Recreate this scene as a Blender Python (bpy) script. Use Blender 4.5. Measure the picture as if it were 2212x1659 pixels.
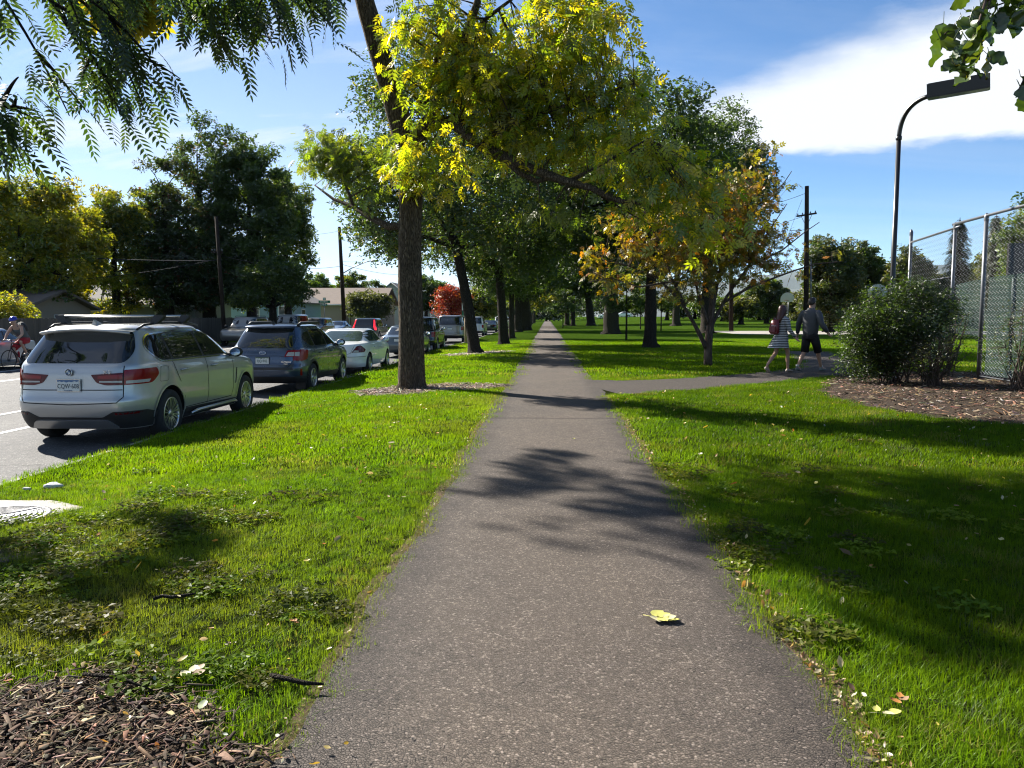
import bpy, bmesh, math, random
import numpy as np
from mathutils import Vector, Matrix, Euler
from mathutils.geometry import delaunay_2d_cdt

for o in list(bpy.data.objects): bpy.data.objects.remove(o)
SC = bpy.context.scene
COL = SC.collection
R = math.radians

# ------------------------------------------------------------------ camera
CAM_H = 1.45
cam = bpy.data.cameras.new('camera'); camo = bpy.data.objects.new('camera', cam); COL.objects.link(camo)
cam.sensor_width = 36.0
cam.lens = 1702.0 / 2212.0 * 36.0
cam.clip_start = 0.05; cam.clip_end = 30000
PITCH, YAW = math.atan(145.5 / 1702.0), math.atan(76.0 / math.hypot(1702.0, 145.5))
camo.location = (0, 0, CAM_H)
camo.rotation_euler = (R(90) - PITCH, 0, YAW)
SC.camera = camo

# ------------------------------------------------------------------ sky and sun
SUN_EL = R(34.0)
SUN_DIR2 = Vector((-0.76, 0.65)).normalized()          # towards the sun, on the ground plan
world = bpy.data.worlds.new('World'); SC.world = world; world.use_nodes = True
wn, wl = world.node_tree.nodes, world.node_tree.links
wn.clear()
def W(t, **k):
    n = wn.new(t)
    for a, v in k.items(): setattr(n, a, v)
    return n
def wmath(op, a, b=None, c=None, clamp=False):
    n = W('ShaderNodeMath', operation=op, use_clamp=clamp)
    for i, v in enumerate((a, b, c)):
        if v is None: continue
        if isinstance(v, (int, float)): n.inputs[i].default_value = v
        else: wl.new(v, n.inputs[i])
    return n.outputs[0]
def wramp(val, lo, hi, a=0.0, b=1.0):
    n = W('ShaderNodeMapRange', interpolation_type='SMOOTHSTEP')
    for s, v in (('Value', val), ('From Min', lo), ('From Max', hi), ('To Min', a), ('To Max', b)):
        if isinstance(v, (int, float)): n.inputs[s].default_value = v
        else: wl.new(v, n.inputs[s])
    return n.outputs['Result']
sky = W('ShaderNodeTexSky', sky_type='NISHITA', sun_disc=False, sun_elevation=SUN_EL,
        sun_rotation=math.atan2(SUN_DIR2.x, SUN_DIR2.y) , altitude=1600.0, air_density=0.9, dust_density=0.2, ozone_density=2.5)
tc = W('ShaderNodeTexCoord')
sep = W('ShaderNodeSeparateXYZ'); wl.new(tc.outputs['Generated'], sep.inputs[0])
dx, dy, dz = sep.outputs
az = wmath('ARCTAN2', dx, dy); el = wmath('ARCSINE', dz)          # radians; az = 0 along the path
zc = wmath('ADD', wmath('MAXIMUM', dz, 0.0), 0.10)
cmb = W('ShaderNodeCombineXYZ')                                     # the flat layer high above, seen in perspective
wl.new(wmath('DIVIDE', dx, zc), cmb.inputs[0]); wl.new(wmath('DIVIDE', dy, zc), cmb.inputs[1])
mp = W('ShaderNodeMapping'); wl.new(cmb.outputs[0], mp.inputs[0])
mp.inputs['Rotation'].default_value = (0, 0, R(18)); mp.inputs['Scale'].default_value = (0.42, 1.5, 1)
nz1 = W('ShaderNodeTexNoise'); wl.new(mp.outputs[0], nz1.inputs['Vector'])
nz1.inputs['Scale'].default_value = 0.85; nz1.inputs['Detail'].default_value = 7; nz1.inputs['Roughness'].default_value = 0.62; nz1.inputs['Distortion'].default_value = 0.6
cir = wramp(nz1.outputs['Fac'], 0.44, 0.74, 0.0, 0.8)
# the thin sheet of cirrus hangs over the street side, clear sky over the park
side = wramp(az, R(-14), R(14), 1.0, 0.15)
cir = wmath('MULTIPLY', cir, side)
veil = wmath('MULTIPLY', wramp(el, R(1), R(22), 0.50, 0.16), wramp(az, R(-16), R(6), 1.0, 0.0))
cir = wmath('MAXIMUM', cir, veil)
# the long wing-shaped cloud over the park
nz2 = W('ShaderNodeTexNoise'); cm2 = W('ShaderNodeCombineXYZ')
wl.new(wmath('MULTIPLY', az, 3.0), cm2.inputs[0]); wl.new(wmath('MULTIPLY', el, 9.0), cm2.inputs[1])
wl.new(cm2.outputs[0], nz2.inputs['Vector']); nz2.inputs['Scale'].default_value = 2.4; nz2.inputs['Detail'].default_value = 8; nz2.inputs['Roughness'].default_value = 0.6
nzc = wmath('SUBTRACT', nz2.outputs['Fac'], 0.5)
azr = wmath('SUBTRACT', az, R(8.0))
lo = wmath('ADD', wmath('ADD', R(11.1), wmath('MULTIPLY', azr, -0.03)), wmath('MULTIPLY', nzc, R(2.2)))
hi = wmath('ADD', wmath('ADD', R(13.9), wmath('MULTIPLY', wmath('MAXIMUM', azr, 0.0), 0.23)), wmath('MULTIPLY', nzc, R(3.5)))
m_lo = wramp(wmath('SUBTRACT', el, lo), R(-0.25), R(0.55))
m_hi = wramp(wmath('SUBTRACT', hi, el), R(-1.9), R(1.6))
m_az = wmath('MULTIPLY', wramp(az, R(4), R(13)), wramp(az, R(50), R(80), 1.0, 0.0))
big = wmath('MULTIPLY', wmath('MULTIPLY', m_lo, m_hi), m_az)
cov = wmath('MAXIMUM', cir, big, clamp=True)
mix = W('ShaderNodeMix', data_type='RGBA'); wl.new(cov, mix.inputs['Factor'])
hsv = W('ShaderNodeHueSaturation'); hsv.inputs['Saturation'].default_value = 1.15; hsv.inputs['Value'].default_value = 1.08
wl.new(sky.outputs[0], hsv.inputs['Color'])
wl.new(hsv.outputs[0], mix.inputs['A']); mix.inputs['B'].default_value = (6.4, 6.7, 7.0, 1)
bg = W('ShaderNodeBackground'); bg.inputs['Strength'].default_value = 0.05
wl.new(mix.outputs['Result'], bg.inputs['Color'])
wo = W('ShaderNodeOutputWorld'); wl.new(bg.outputs[0], wo.inputs['Surface'])

sun = bpy.data.lights.new('sun', 'SUN'); suno = bpy.data.objects.new('sun', sun); COL.objects.link(suno)
sun.energy = 5.0; sun.angle = R(0.55); sun.color = (1.0, 0.94, 0.84)
sdir = Vector((SUN_DIR2.x * math.cos(SUN_EL), SUN_DIR2.y * math.cos(SUN_EL), math.sin(SUN_EL)))
suno.rotation_euler = sdir.to_track_quat('Z', 'Y').to_euler(); suno.location = (-30, 30, 40)

SC.view_settings.view_transform = 'Standard'; SC.view_settings.look = 'None'
SC.view_settings.exposure = 1.65; SC.view_settings.gamma = 1.0; SC.view_settings.use_curve_mapping = False
SC.cycles.max_bounces = 6; SC.cycles.diffuse_bounces = 2; SC.cycles.glossy_bounces = 3
SC.cycles.transmission_bounces = 4; SC.cycles.transparent_max_bounces = 12; SC.cycles.volume_bounces = 0
SC.cycles.caustics_reflective = False; SC.cycles.caustics_refractive = False
SC.cycles.sample_clamp_indirect = 6.0
SC.cycles.use_denoising = True
SC.cycles.filter_width = 1.15

# ------------------------------------------------------------------ measuring: a picture point to a place on the ground / at a distance
def ray(px, py):
    x = (px - 1106.0) / 1702.0; y = -(py - 829.5) / 1702.0
    f = math.cos(PITCH) + y * math.sin(PITCH); u = -math.sin(PITCH) + y * math.cos(PITCH)
    return x * math.cos(YAW) - f * math.sin(YAW), x * math.sin(YAW) + f * math.cos(YAW), u
def gp(px, py, z=0.0):
    X, Y, u = ray(px, py); t = (z - CAM_H) / u
    return Vector((X * t, Y * t, z))
def at(px, py, D):
    X, Y, u = ray(px, py); t = D / Y
    return Vector((X * t, D, CAM_H + u * t))

# ------------------------------------------------------------------ object helpers
def link(o, parent=None):
    COL.objects.link(o)
    if parent is not None: o.parent = parent
    return o
def tag(o, label=None, cat=None, group=None, kind=None):
    if label: o['label'] = label
    if cat: o['category'] = cat
    if group: o['group'] = group
    if kind: o['kind'] = kind
    return o
def empty(name, loc=(0, 0, 0), rz=0.0):
    o = bpy.data.objects.new(name, None); o.location = loc; o.rotation_euler = (0, 0, rz); o.empty_display_size = 0.2
    return link(o)
def copy_tree(o, parent=None):
    c = o.copy(); COL.objects.link(c); c.parent = parent
    for ch in list(o.children): copy_tree(ch, c)
    return c
def np_obj(name, V, Fc, mat, parent=None, smooth=False, col=None):
    """mesh object out of an (N,3) array and one (M,k) array of faces"""
    V = np.asarray(V, np.float32); Fc = np.asarray(Fc, np.int32)
    me = bpy.data.meshes.new(name); k = Fc.shape[1]
    me.vertices.add(len(V)); me.vertices.foreach_set('co', V.ravel())
    me.loops.add(Fc.size); me.loops.foreach_set('vertex_index', Fc.ravel())
    me.polygons.add(len(Fc)); me.polygons.foreach_set('loop_start', np.arange(0, Fc.size, k, dtype=np.int32))
    me.polygons.foreach_set('loop_total', np.full(len(Fc), k, np.int32))
    if smooth: me.polygons.foreach_set('use_smooth', np.ones(len(Fc), bool))
    if col is not None:
        a = me.attributes.new('col', 'FLOAT_COLOR', 'POINT')
        a.data.foreach_set('color', np.concatenate([np.asarray(col, np.float32), np.ones((len(V), 1), np.float32)], 1).ravel())
    me.update(calc_edges=True)
    if mat: me.materials.append(mat)
    return link(bpy.data.objects.new(name, me), parent)

class MB:
    """collects simple shapes; build() makes one mesh object of them"""
    def __init__(s): s.v = []; s.f = []; s.sm = []
    def add(s, vs, fs, smooth=False):
        o = len(s.v); s.v += [tuple(v) for v in vs]
        s.f += [tuple(i + o for i in f) for f in fs]; s.sm += [smooth] * len(fs)
        return s
    def box(s, c, d, rot=None, taper=1.0):
        h = [x / 2 for x in d]; vs = []
        for z in (-1, 1):
            k = taper if z > 0 else 1.0
            for x, y in ((-1, -1), (1, -1), (1, 1), (-1, 1)): vs.append(Vector((x * h[0] * k, y * h[1] * k, z * h[2])))
        if rot is not None: vs = [rot @ v for v in vs]
        c = Vector(c)
        return s.add([v + c for v in vs], [(3, 2, 1, 0), (4, 5, 6, 7), (0, 1, 5, 4), (1, 2, 6, 5), (2, 3, 7, 6), (3, 0, 4, 7)])
    def tube(s, pts, rad, n=8, caps=True, smooth=True):
        pts = [Vector(p) for p in pts]; m = len(pts)
        if not hasattr(rad, '__len__'): rad = [rad] * m
        vs = []; up = Vector((0.31, 0.17, 0.93)); prev = None
        for i, p in enumerate(pts):
            t = (pts[min(i + 1, m - 1)] - pts[max(i - 1, 0)])
            if t.length < 1e-9: t = Vector((0, 0, 1))
            t.normalize()
            a = t.cross(up) if prev is None else (prev - t * prev.dot(t))
            if a.length < 1e-4: a = t.cross(Vector((1, 0, 0)))
            a.normalize(); prev = a; b = t.cross(a)
            for j in range(n):
                q = 2 * math.pi * j / n
                vs.append(p + (a * math.cos(q) + b * math.sin(q)) * rad[i])
        fs = [(i * n + j, i * n + (j + 1) % n, (i + 1) * n + (j + 1) % n, (i + 1) * n + j) for i in range(m - 1) for j in range(n)]
        s.add(vs, fs, smooth)
        if caps:
            o = len(s.v) - len(vs)
            s.f += [tuple(o + j for j in reversed(range(n))), tuple(o + (m - 1) * n + j for j in range(n))]; s.sm += [False, False]
        return s
    def lathe(s, prof, n=24, axis='Z', c=(0, 0, 0), smooth=True):
        """prof: (radius, height) pairs turned about an axis"""
        vs = []
        for r, h in prof:
            for j in range(n):
                q = 2 * math.pi * j / n; x, y = r * math.cos(q), r * math.sin(q)
                v = {'Z': (x, y, h), 'Y': (x, h, y), 'X': (h, x, y)}[axis]
                vs.append((v[0] + c[0], v[1] + c[1], v[2] + c[2]))
        m = len(prof)
        return s.add(vs, [(i * n + j, i * n + (j + 1) % n, (i + 1) * n + (j + 1) % n, (i + 1) * n + j) for i in range(m - 1) for j in range(n)], smooth)
    def build(s, name, mat, parent=None, fix=True):
        me = bpy.data.meshes.new(name); me.from_pydata(s.v, [], s.f)
        me.polygons.foreach_set('use_smooth', s.sm); me.materials.append(mat)
        if fix:
            bm = bmesh.new(); bm.from_mesh(me); bmesh.ops.recalc_face_normals(bm, faces=bm.faces); bm.to_mesh(me); bm.free()
        me.update()
        return link(bpy.data.objects.new(name, me), parent)

# ------------------------------------------------------------------ materials
MATS = {}
class N:
    """tiny node-graph writer"""
    def __init__(s, name):
        s.m = bpy.data.materials.new(name); s.m.use_nodes = True; s.t = s.m.node_tree; s.t.nodes.clear()
        s.out = s.t.nodes.new('ShaderNodeOutputMaterial')
    def n(s, t, ins=None, **k):
        x = s.t.nodes.new(t)
        for a, v in k.items(): setattr(x, a, v)
        for a, v in (ins or {}).items(): s.set(x, a, v)
        return x
    def set(s, x, a, v):
        i = x.inputs[a]
        if isinstance(v, bpy.types.NodeSocket): s.t.links.new(v, i)
        else: i.default_value = v
    def pos(s, kind='Object', scale=None):
        c = s.n('ShaderNodeTexCoord').outputs[kind]
        if scale is None: return c
        return s.n('ShaderNodeMapping', {0: c, 'Scale': scale}).outputs[0]
    def noise(s, v, scale, detail=4, rough=0.55, dist=0.0, out='Fac'):
        return s.n('ShaderNodeTexNoise', {'Vector': v, 'Scale': scale, 'Detail': detail, 'Roughness': rough, 'Distortion': dist}).outputs[out]
    def ramp(s, fac, stops):
        x = s.n('ShaderNodeValToRGB', {0: fac}); r = x.color_ramp
        while len(r.elements) < len(stops): r.elements.new(0.5)
        for e, (p, c) in zip(r.elements, stops): e.position = p; e.color = (*c, 1) if len(c) == 3 else c
        return x.outputs[0]
    def mix(s, fac, a, b, mode='MIX'):
        x = s.n('ShaderNodeMix', data_type='RGBA', blend_type=mode)
        for k, v in (('Factor', fac), ('A', a), ('B', b)):
            if isinstance(v, tuple) and len(v) == 3: v = (*v, 1)
            i = [q for q in x.inputs if q.name == k and q.type == ('VALUE' if k == 'Factor' else 'RGBA')][0]
            if isinstance(v, bpy.types.NodeSocket): s.t.links.new(v, i)
            else: i.default_value = v
        return [q for q in x.outputs if q.type == 'RGBA'][0]
    def math(s, op, a, b=0.0, clamp=False):
        return s.n('ShaderNodeMath', {0: a, 1: b}, operation=op, use_clamp=clamp).outputs[0]
    def bump(s, h, strength=0.5, dist=0.01):
        return s.n('ShaderNodeBump', {'Height': h, 'Strength': strength, 'Distance': dist}).outputs[0]
    def bsdf(s, col, rough=0.6, normal=None, **k):
        ins = {'Base Color': (*col, 1) if isinstance(col, tuple) and len(col) == 3 else col, 'Roughness': rough}
        ins.update(k)
        if normal is not None: ins['Normal'] = normal
        return s.n('ShaderNodeBsdfPrincipled', ins).outputs[0]
    def end(s, sh):
        s.t.links.new(sh, s.out.inputs['Surface']); MATS[s.m.name] = s.m; return s.m
def plain(name, col, rough=0.6, var=0.12, scale=6.0, bump=0.0, **k):
    """a paint-like material with a little uneven tone"""
    g = N(name); p = g.pos()
    f = g.noise(p, scale, 4)
    c = g.mix(f, tuple(x * (1 - var) for x in col), tuple(min(1, x * (1 + var)) for x in col))
    nb = g.bump(g.noise(p, scale * 8, 3), bump, 0.01) if bump else None
    return g.end(g.bsdf(c, rough, nb, **k))

def leaf_mat(name, trans=0.55, gloss=0.045, tcol=(1.45, 1.35, 0.5), attr='col', instancer=False, rough=0.45):
    g = N(name)
    a = g.n('ShaderNodeAttribute', attribute_name=attr)
    if instancer: a.attribute_type = 'INSTANCER'
    c = a.outputs['Color']
    d = g.n('ShaderNodeBsdfDiffuse', {'Color': c}).outputs[0]
    t = g.n('ShaderNodeBsdfTranslucent', {'Color': g.mix(1.0, c, tcol, 'MULTIPLY')}).outputs[0]
    m = g.n('ShaderNodeMixShader', {0: trans, 1: d, 2: t}).outputs[0]
    gl = g.n('ShaderNodeBsdfGlossy', {'Color': (1, 1, 1, 1), 'Roughness': rough}).outputs[0]
    return g.end(g.n('ShaderNodeMixShader', {0: gloss, 1: m, 2: gl}).outputs[0])
LEAF = leaf_mat('leaf')
GRASS = leaf_mat('grass_blade', 0.55, 0.007, (1.25, 1.15, 0.5), 'tint', True, 0.4)
DRY = leaf_mat('dry_leaf', 0.35, 0.05, (1.2, 1.0, 0.6))

def bark(name, dark, light, vs=6.0, depth=0.03):
    g = N(name); p = g.pos('Object', (1, 1, 0.14))
    w = g.n('ShaderNodeTexVoronoi', {'Vector': g.n('ShaderNodeVectorMath', {0: p, 1: g.noise(p, vs * 0.8, 3, out='Color')}, operation='ADD').outputs[0], 'Scale': vs * 2.2}, feature='DISTANCE_TO_EDGE').outputs['Distance']
    f = g.math('ADD', g.math('MULTIPLY', w, 1.6), g.math('MULTIPLY', g.noise(p, vs * 5, 5), 0.45))
    c = g.ramp(f, [(0.2, tuple(x * .8 for x in dark)), (0.55, tuple((a + b) / 2 for a, b in zip(dark, light))), (0.9, light)])
    return g.end(g.bsdf(c, 0.95, g.bump(f, 1.0, depth), **{'Specular IOR Level': 0.1}))
BARK = bark('bark_ash', (0.045, 0.033, 0.024), (0.30, 0.235, 0.165), 7, 0.06)
BARK2 = bark('bark_grey', (0.020, 0.017, 0.014), (0.085, 0.073, 0.06), 9, 0.03)
BARK3 = bark('bark_smooth', (0.06, 0.045, 0.038), (0.16, 0.12, 0.10), 5, 0.008)
# =================================================================== ground, street, paths
rng = np.random.default_rng(7); random.seed(7)
KERB_X, FAR_KERB_X, ROAD_Z = -5.45, -20.2, -0.36
def smooth(a, b, x):
    t = np.clip((x - a) / (b - a), 0, 1); return t * t * (3 - 2 * t)
def gz(x, y):
    x = np.asarray(x, float)
    z = -0.20 * smooth(-1.3, -5.4, x) + 0.06 * smooth(3.0, 9.0, x) + 1.35 * smooth(60, 230, np.asarray(y, float)) * smooth(5.0, 22.0, x)
    return z
_ph = rng.uniform(0, 6.28, 40)
def wob(y, k, amp):
    """a wandering line: sum of a few sines"""
    y = np.asarray(y, float); s = 0
    for i, (f, a) in enumerate(((0.55, .5), (1.3, .3), (3.1, .28), (7.3, .2), (17.0, .12))):
        s = s + a * np.sin(f * y + _ph[(k * 5 + i) % 40])
    return s * amp
def path_l(y): return -0.86 + wob(y, 0, 0.05)
def path_r(y): return 1.06 + wob(y, 1, 0.05)
# the side path: centre line runs off to the right, behind the shrub
SIDE = np.array([(0.9, 16.35), (2.3, 16.75), (4.2, 18.1), (6.0, 19.6), (7.6, 21.4), (8.7, 24.0), (9.4, 27.5), (10.2, 32.0)])
SIDE_W = np.array([1.75, 1.2, 0.98, 0.95, 0.95, 0.95, 0.95, 0.95])
def poly_dist(P, L, Wd=None):
    """distance from points P (N,2) to polyline L; with Wd also minus the local half width"""
    best = np.full(len(P), 1e9)
    for i in range(len(L) - 1):
        a, b = L[i], L[i + 1]; d = b - a
        t = np.clip(((P - a) @ d) / (d @ d), 0, 1)
        q = a + t[:, None] * d
        e = np.hypot(*(P - q).T)
        if Wd is not None: e = e - (Wd[i] + t * (Wd[i + 1] - Wd[i]))
        best = np.minimum(best, e)
    return best
def side_dist(P): return poly_dist(P, SIDE, SIDE_W)
# bare and mulched places: centre, radii
MULCH = dict(near=((-2.35, 1.55), (1.75, 1.55)), tree=((-2.55, 16.1), (1.45, 0.95)), tree2=((-2.9, 32.3), (1.3, 1.0)))
BED = np.array([(5.6, 16.4), (5.0, 14.2), (5.25, 12.2), (5.9, 10.7), (9.0, 9.0), (15, 8.0), (15, 19.5), (9.3, 20.3), (7.6, 20.2), (6.7, 18.6)])
PAD = np.array([(-5.3, 6.75), (-4.35, 6.62), (-3.82, 6.25), (-4.15, 5.75), (-4.4, 5.45), (-5.3, 5.3)])
COURT = np.array([(15.2, 63.0), (44.0, 63.0), (44.0, 76.0), (15.2, 76.0)])
def in_poly(P, Q):
    x, y = P[:, 0], P[:, 1]; r = np.zeros(len(P), bool); n = len(Q)
    for i in range(n):
        (x1, y1), (x2, y2) = Q[i], Q[(i + 1) % n]
        c = ((y1 > y) != (y2 > y)) & (x < (x2 - x1) * (y - y1) / (y2 - y1 + 1e-12) + x1); r ^= c
    return r
def ell(P, key, k=1.0):
    (cx, cy), (a, b) = MULCH[key]
    an = np.arctan2(P[:, 1] - cy, P[:, 0] - cx)
    return np.hypot((P[:, 0] - cx) / a, (P[:, 1] - cy) / b) / (1 + 0.10 * np.sin(3 * an + 1) + 0.07 * np.sin(7 * an) + 0.04 * np.sin(17 * an))
def lawn_ok(P, edge=0.0):
    x, y = P[:, 0], P[:, 1]
    ok = ((x < path_l(y) + edge) | (x > path_r(y) - edge)) & (x > KERB_X + 0.07)
    ok &= side_dist(P) > -edge + 0.03 * np.sin(9 * x + 5 * y)
    for k in ('near', 'tree', 'tree2'): ok &= ell(P, k) > 1.0
    ok &= ~in_poly(P, BED) & ~in_poly(P, PAD) & ~in_poly(P, COURT)
    return ok

# ---- materials
def mat_asphalt(name, base, light, stones, scale, bumpd, wear=False):
    g = N(name); p = g.pos()
    big = g.noise(p, 0.7, 5, 0.6); v = g.n('ShaderNodeTexVoronoi', {'Vector': p, 'Scale': scale, 'Randomness': 1.0})
    ve = g.n('ShaderNodeTexVoronoi', {'Vector': p, 'Scale': scale}, feature='DISTANCE_TO_EDGE').outputs['Distance']
    stone = g.n('ShaderNodeSeparateColor', {0: v.outputs['Color']})
    tone = g.mix(g.math('POWER', stone.outputs[0], 2.2), base, light)
    tone = g.mix(g.math('MULTIPLY', g.math('GREATER_THAN', stone.outputs[1], 0.93), 0.75), tone, stones)
    dark = g.ramp(ve, [(0.0, (0.45, 0.44, 0.44)), (0.08, (0.92, 0.92, 0.92)), (0.2, (1, 1, 1))])
    c = g.mix(1.0, tone, dark, 'MULTIPLY')
    c = g.mix(1.0, c, g.ramp(big, [(0.3, (0.80, 0.80, 0.82)), (0.7, (1.12, 1.1, 1.07))]), 'MULTIPLY')
    c = g.mix(1.0, c, g.ramp(g.noise(p, 9, 3), [(0.3, (0.86, 0.86, 0.86)), (0.7, (1.1, 1.1, 1.1))]), 'MULTIPLY')
    if wear:       # cracks, a paler trodden middle, crumbling darker edges, old stains
        x_ = g.n('ShaderNodeSeparateXYZ', {0: p}).outputs[0]; ex = g.math('ABSOLUTE', g.math('SUBTRACT', g.math('ADD', x_, g.math('MULTIPLY', g.noise(p, 2.5, 4), .5)), .34))
        c = g.mix(1.0, c, g.ramp(ex, [(0.35, (1.06, 1.05, 1.03)), (0.62, (1, 1, 1)), (0.86, (.62, .61, .62))]), 'MULTIPLY')
        wp_ = g.n('ShaderNodeVectorMath', {0: p, 1: g.n('ShaderNodeVectorMath', {0: g.noise(p, 1.7, 5, .65, out='Color'), 1: (.12, .12, 0)}, operation='MULTIPLY').outputs[0]}, operation='ADD').outputs[0]
        yj = g.n('ShaderNodeSeparateXYZ', {0: wp_}).outputs[1]; ck = g.math('ABSOLUTE', g.math('SUBTRACT', g.math('FRACT', g.math('DIVIDE', yj, 25.0)), .447))
        c = g.mix(1.0, c, g.ramp(ck, [(0.0, (.50, .49, .48)), (0.0003, (.62, .61, .60)), (0.0006, (1, 1, 1))]), 'MULTIPLY')     # a tight joint every few metres
        st = g.noise(p, 1.4, 3, .5); c = g.mix(1.0, c, g.ramp(st, [(.60, (1, 1, 1)), (.70, (.84, .83, .83))]), 'MULTIPLY')
    else:          # oil drips and tar-filled cracks in the street
        q_ = g.n('ShaderNodeVectorMath', {0: p, 1: g.n('ShaderNodeVectorMath', {0: g.noise(p, .8, 5, .65, out='Color'), 1: (1.4, 1.4, 0)}, operation='MULTIPLY').outputs[0]}, operation='ADD').outputs[0]
        ck = g.n('ShaderNodeTexVoronoi', {'Vector': q_, 'Scale': .16}, feature='DISTANCE_TO_EDGE').outputs['Distance']
        c = g.mix(1.0, c, g.ramp(ck, [(0.0, (.45, .45, .46)), (0.003, (.6, .6, .6)), (0.005, (1, 1, 1))]), 'MULTIPLY')
        c = g.mix(1.0, c, g.ramp(g.noise(g.n('ShaderNodeMapping', {0: p, 'Scale': (1, .25, 1)}).outputs[0], 1.1, 4), [(.35, (.82, .82, .83)), (.65, (1.08, 1.07, 1.06))]), 'MULTIPLY')
    h = g.math('ADD', g.math('MINIMUM', g.math('MULTIPLY', ve, 4.0), 0.6), g.math('MULTIPLY', stone.outputs[2], 0.45))
    return g.end(g.bsdf(c, 0.82, g.bump(h, 1.0, bumpd), **{'Specular IOR Level': 0.35}))
PATHM = mat_asphalt('path_asphalt', (0.088, 0.071, 0.057), (0.165, 0.134, 0.108), (0.26, 0.215, 0.18), 95, 0.012, True)
ROADM = mat_asphalt('road_asphalt', (0.080, 0.081, 0.083), (0.135, 0.135, 0.135), (0.26, 0.26, 0.26), 60, 0.006, False)
def mat_lawn():
    g = N('lawn_soil'); p = g.pos()
    a = g.noise(p, 0.45, 5, 0.6); b = g.noise(p, 9, 5, 0.65); far = g.n('ShaderNodeSeparateXYZ', {0: p}).outputs[1]
    c = g.mix(b, (0.050, 0.105, 0.010), (0.105, 0.185, 0.020))
    c = g.mix(g.math('MULTIPLY', g.ramp(a, [(0.5, (0, 0, 0)), (0.72, (1, 1, 1))]), 0.35), c, (0.12, 0.14, 0.03))
    soil = g.mix(b, (0.030, 0.030, 0.012), (0.050, 0.065, 0.018))
    f = g.n('ShaderNodeMapRange', {'Value': far, 'From Min': 14.0, 'From Max': 34.0}).outputs[0]
    c = g.mix(f, soil, c)
    d = g.n('ShaderNodeBsdfDiffuse', {'Color': c, 'Roughness': 1.0, 'Normal': g.bump(g.noise(p, 30, 4, 0.7), 0.9, 0.06)}).outputs[0]
    return g.end(d)
LAWNM = mat_lawn()
def mat_soil(name, a, b, sc=25):
    g = N(name); p = g.pos(); f = g.noise(p, sc, 6, 0.7)
    return g.end(g.bsdf(g.ramp(f, [(0.3, a), (0.7, b)]), 0.95, g.bump(f, 1.0, 0.03), **{'Specular IOR Level': 0.1}))
SOIL = mat_soil('dark_soil', (0.020, 0.015, 0.011), (0.075, 0.055, 0.04))
DIRT = mat_soil('pale_dirt', (0.07, 0.055, 0.045), (0.22, 0.18, 0.15), 18)
CONC = plain('concrete', (0.27, 0.25, 0.225), 0.9, 0.2, 9, 0.4)
KERBM = plain('kerb_concrete', (0.22, 0.21, 0.195), 0.9, 0.25, 5, 0.4)
WHITEP = plain('road_paint', (0.62, 0.62, 0.60), 0.8, 0.2, 14, 0.2)

# ---- the ground: one sheet to the horizon, stepped down under the street
xs = np.unique(np.concatenate([np.linspace(-1.0, -5.33, 16), [-5.35, -5.50, -6.2, -20.0, -20.3, -20.35, -22, -30, -60, -150, -500, -1500, -5000],
                               np.linspace(-1.0, 12, 27), [14, 16, 18, 20, 22, 26, 30, 44, 60, 120, 300, 800, 2000, 6000]]))
ys = np.unique(np.concatenate([[-3000, -600, -100, -20, -5], np.linspace(-1, 60, 90), np.linspace(64, 240, 34), [300, 500, 900, 2000, 6000]]))
X, Y = np.meshgrid(xs, ys)
Z = gz(X, Y)
Z = np.where((X <= -5.50 + 1e-6) & (X >= -20.3 - 1e-6), -0.52, Z); Z = np.where(X < -20.32, -0.22, Z)
nx, ny = len(xs), len(ys)
q = (np.arange(ny - 1)[:, None] * nx + np.arange(nx - 1)).ravel()
ground = np_obj('ground', np.stack([X, Y, Z], -1).reshape(-1, 3), np.stack([q, q + 1, q + 1 + nx, q + nx], 1), LAWNM, smooth=True)
tag(ground, 'green lawn ground sheet of the park and verge', None, kind='structure')

def sheet(name, L, Rr, z, mat, label=None, kind='structure', thick=0.05, parent=None):
    """a strip between two edge lines, with its sides turned down into the ground"""
    n = len(L); vs = []; fs = []
    for (a, b) in zip(L, Rr):
        k = 5
        row = [Vector((a[0], a[1], z(a) - thick))] + [Vector((a[0] + (b[0] - a[0]) * i / k, a[1] + (b[1] - a[1]) * i / k, 0)) for i in range(k + 1)] + [Vector((b[0], b[1], z(b) - thick))]
        for r in row[1:-1]: r.z = z(r)
        vs += row
    m = 8
    fs = [(i * m + j, i * m + j + 1, (i + 1) * m + j + 1, (i + 1) * m + j) for i in range(n - 1) for j in range(m - 1)]
    o = MB().add(vs, fs).build(name, mat, parent); tag(o, label, None, kind=kind); return o
yy = np.concatenate([np.arange(-2, 14.85, 0.07), np.arange(14.9, 18.0, 0.1), np.arange(18.0, 60, 0.35), np.arange(60, 330, 4.0)])
for nm_, fn_, s_ in (('path_edge_soil', path_r, 1), ('path_edge_soil', path_l, -1)):
    yy2 = np.arange(1.8, 14.6, 0.09); ow = .05 + .04 * np.abs(wob(yy2, 5 + s_, 1.2))
    Lq = [(float(fn_(y)) - s_ * .03, y) for y in yy2]; Rq = [(float(fn_(y)) + s_ * w_, y) for y, w_ in zip(yy2, ow)]
    sheet(nm_, Lq if s_ > 0 else Rq, Rq if s_ > 0 else Lq, lambda p: 0.007, mat_soil('edge_soil_%d' % (s_ + 1), (.05, .036, .024), (.19, .135, .08), 60), 'thin strip of brown soil along the %s path edge' % ('right' if s_ > 0 else 'left'), thick=.02)
sheet('path', [(path_l(y), y) for y in yy], [(path_r(y), y) for y in yy], lambda p: 0.012, PATHM, 'long straight asphalt footpath running away between the lawns')
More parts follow.
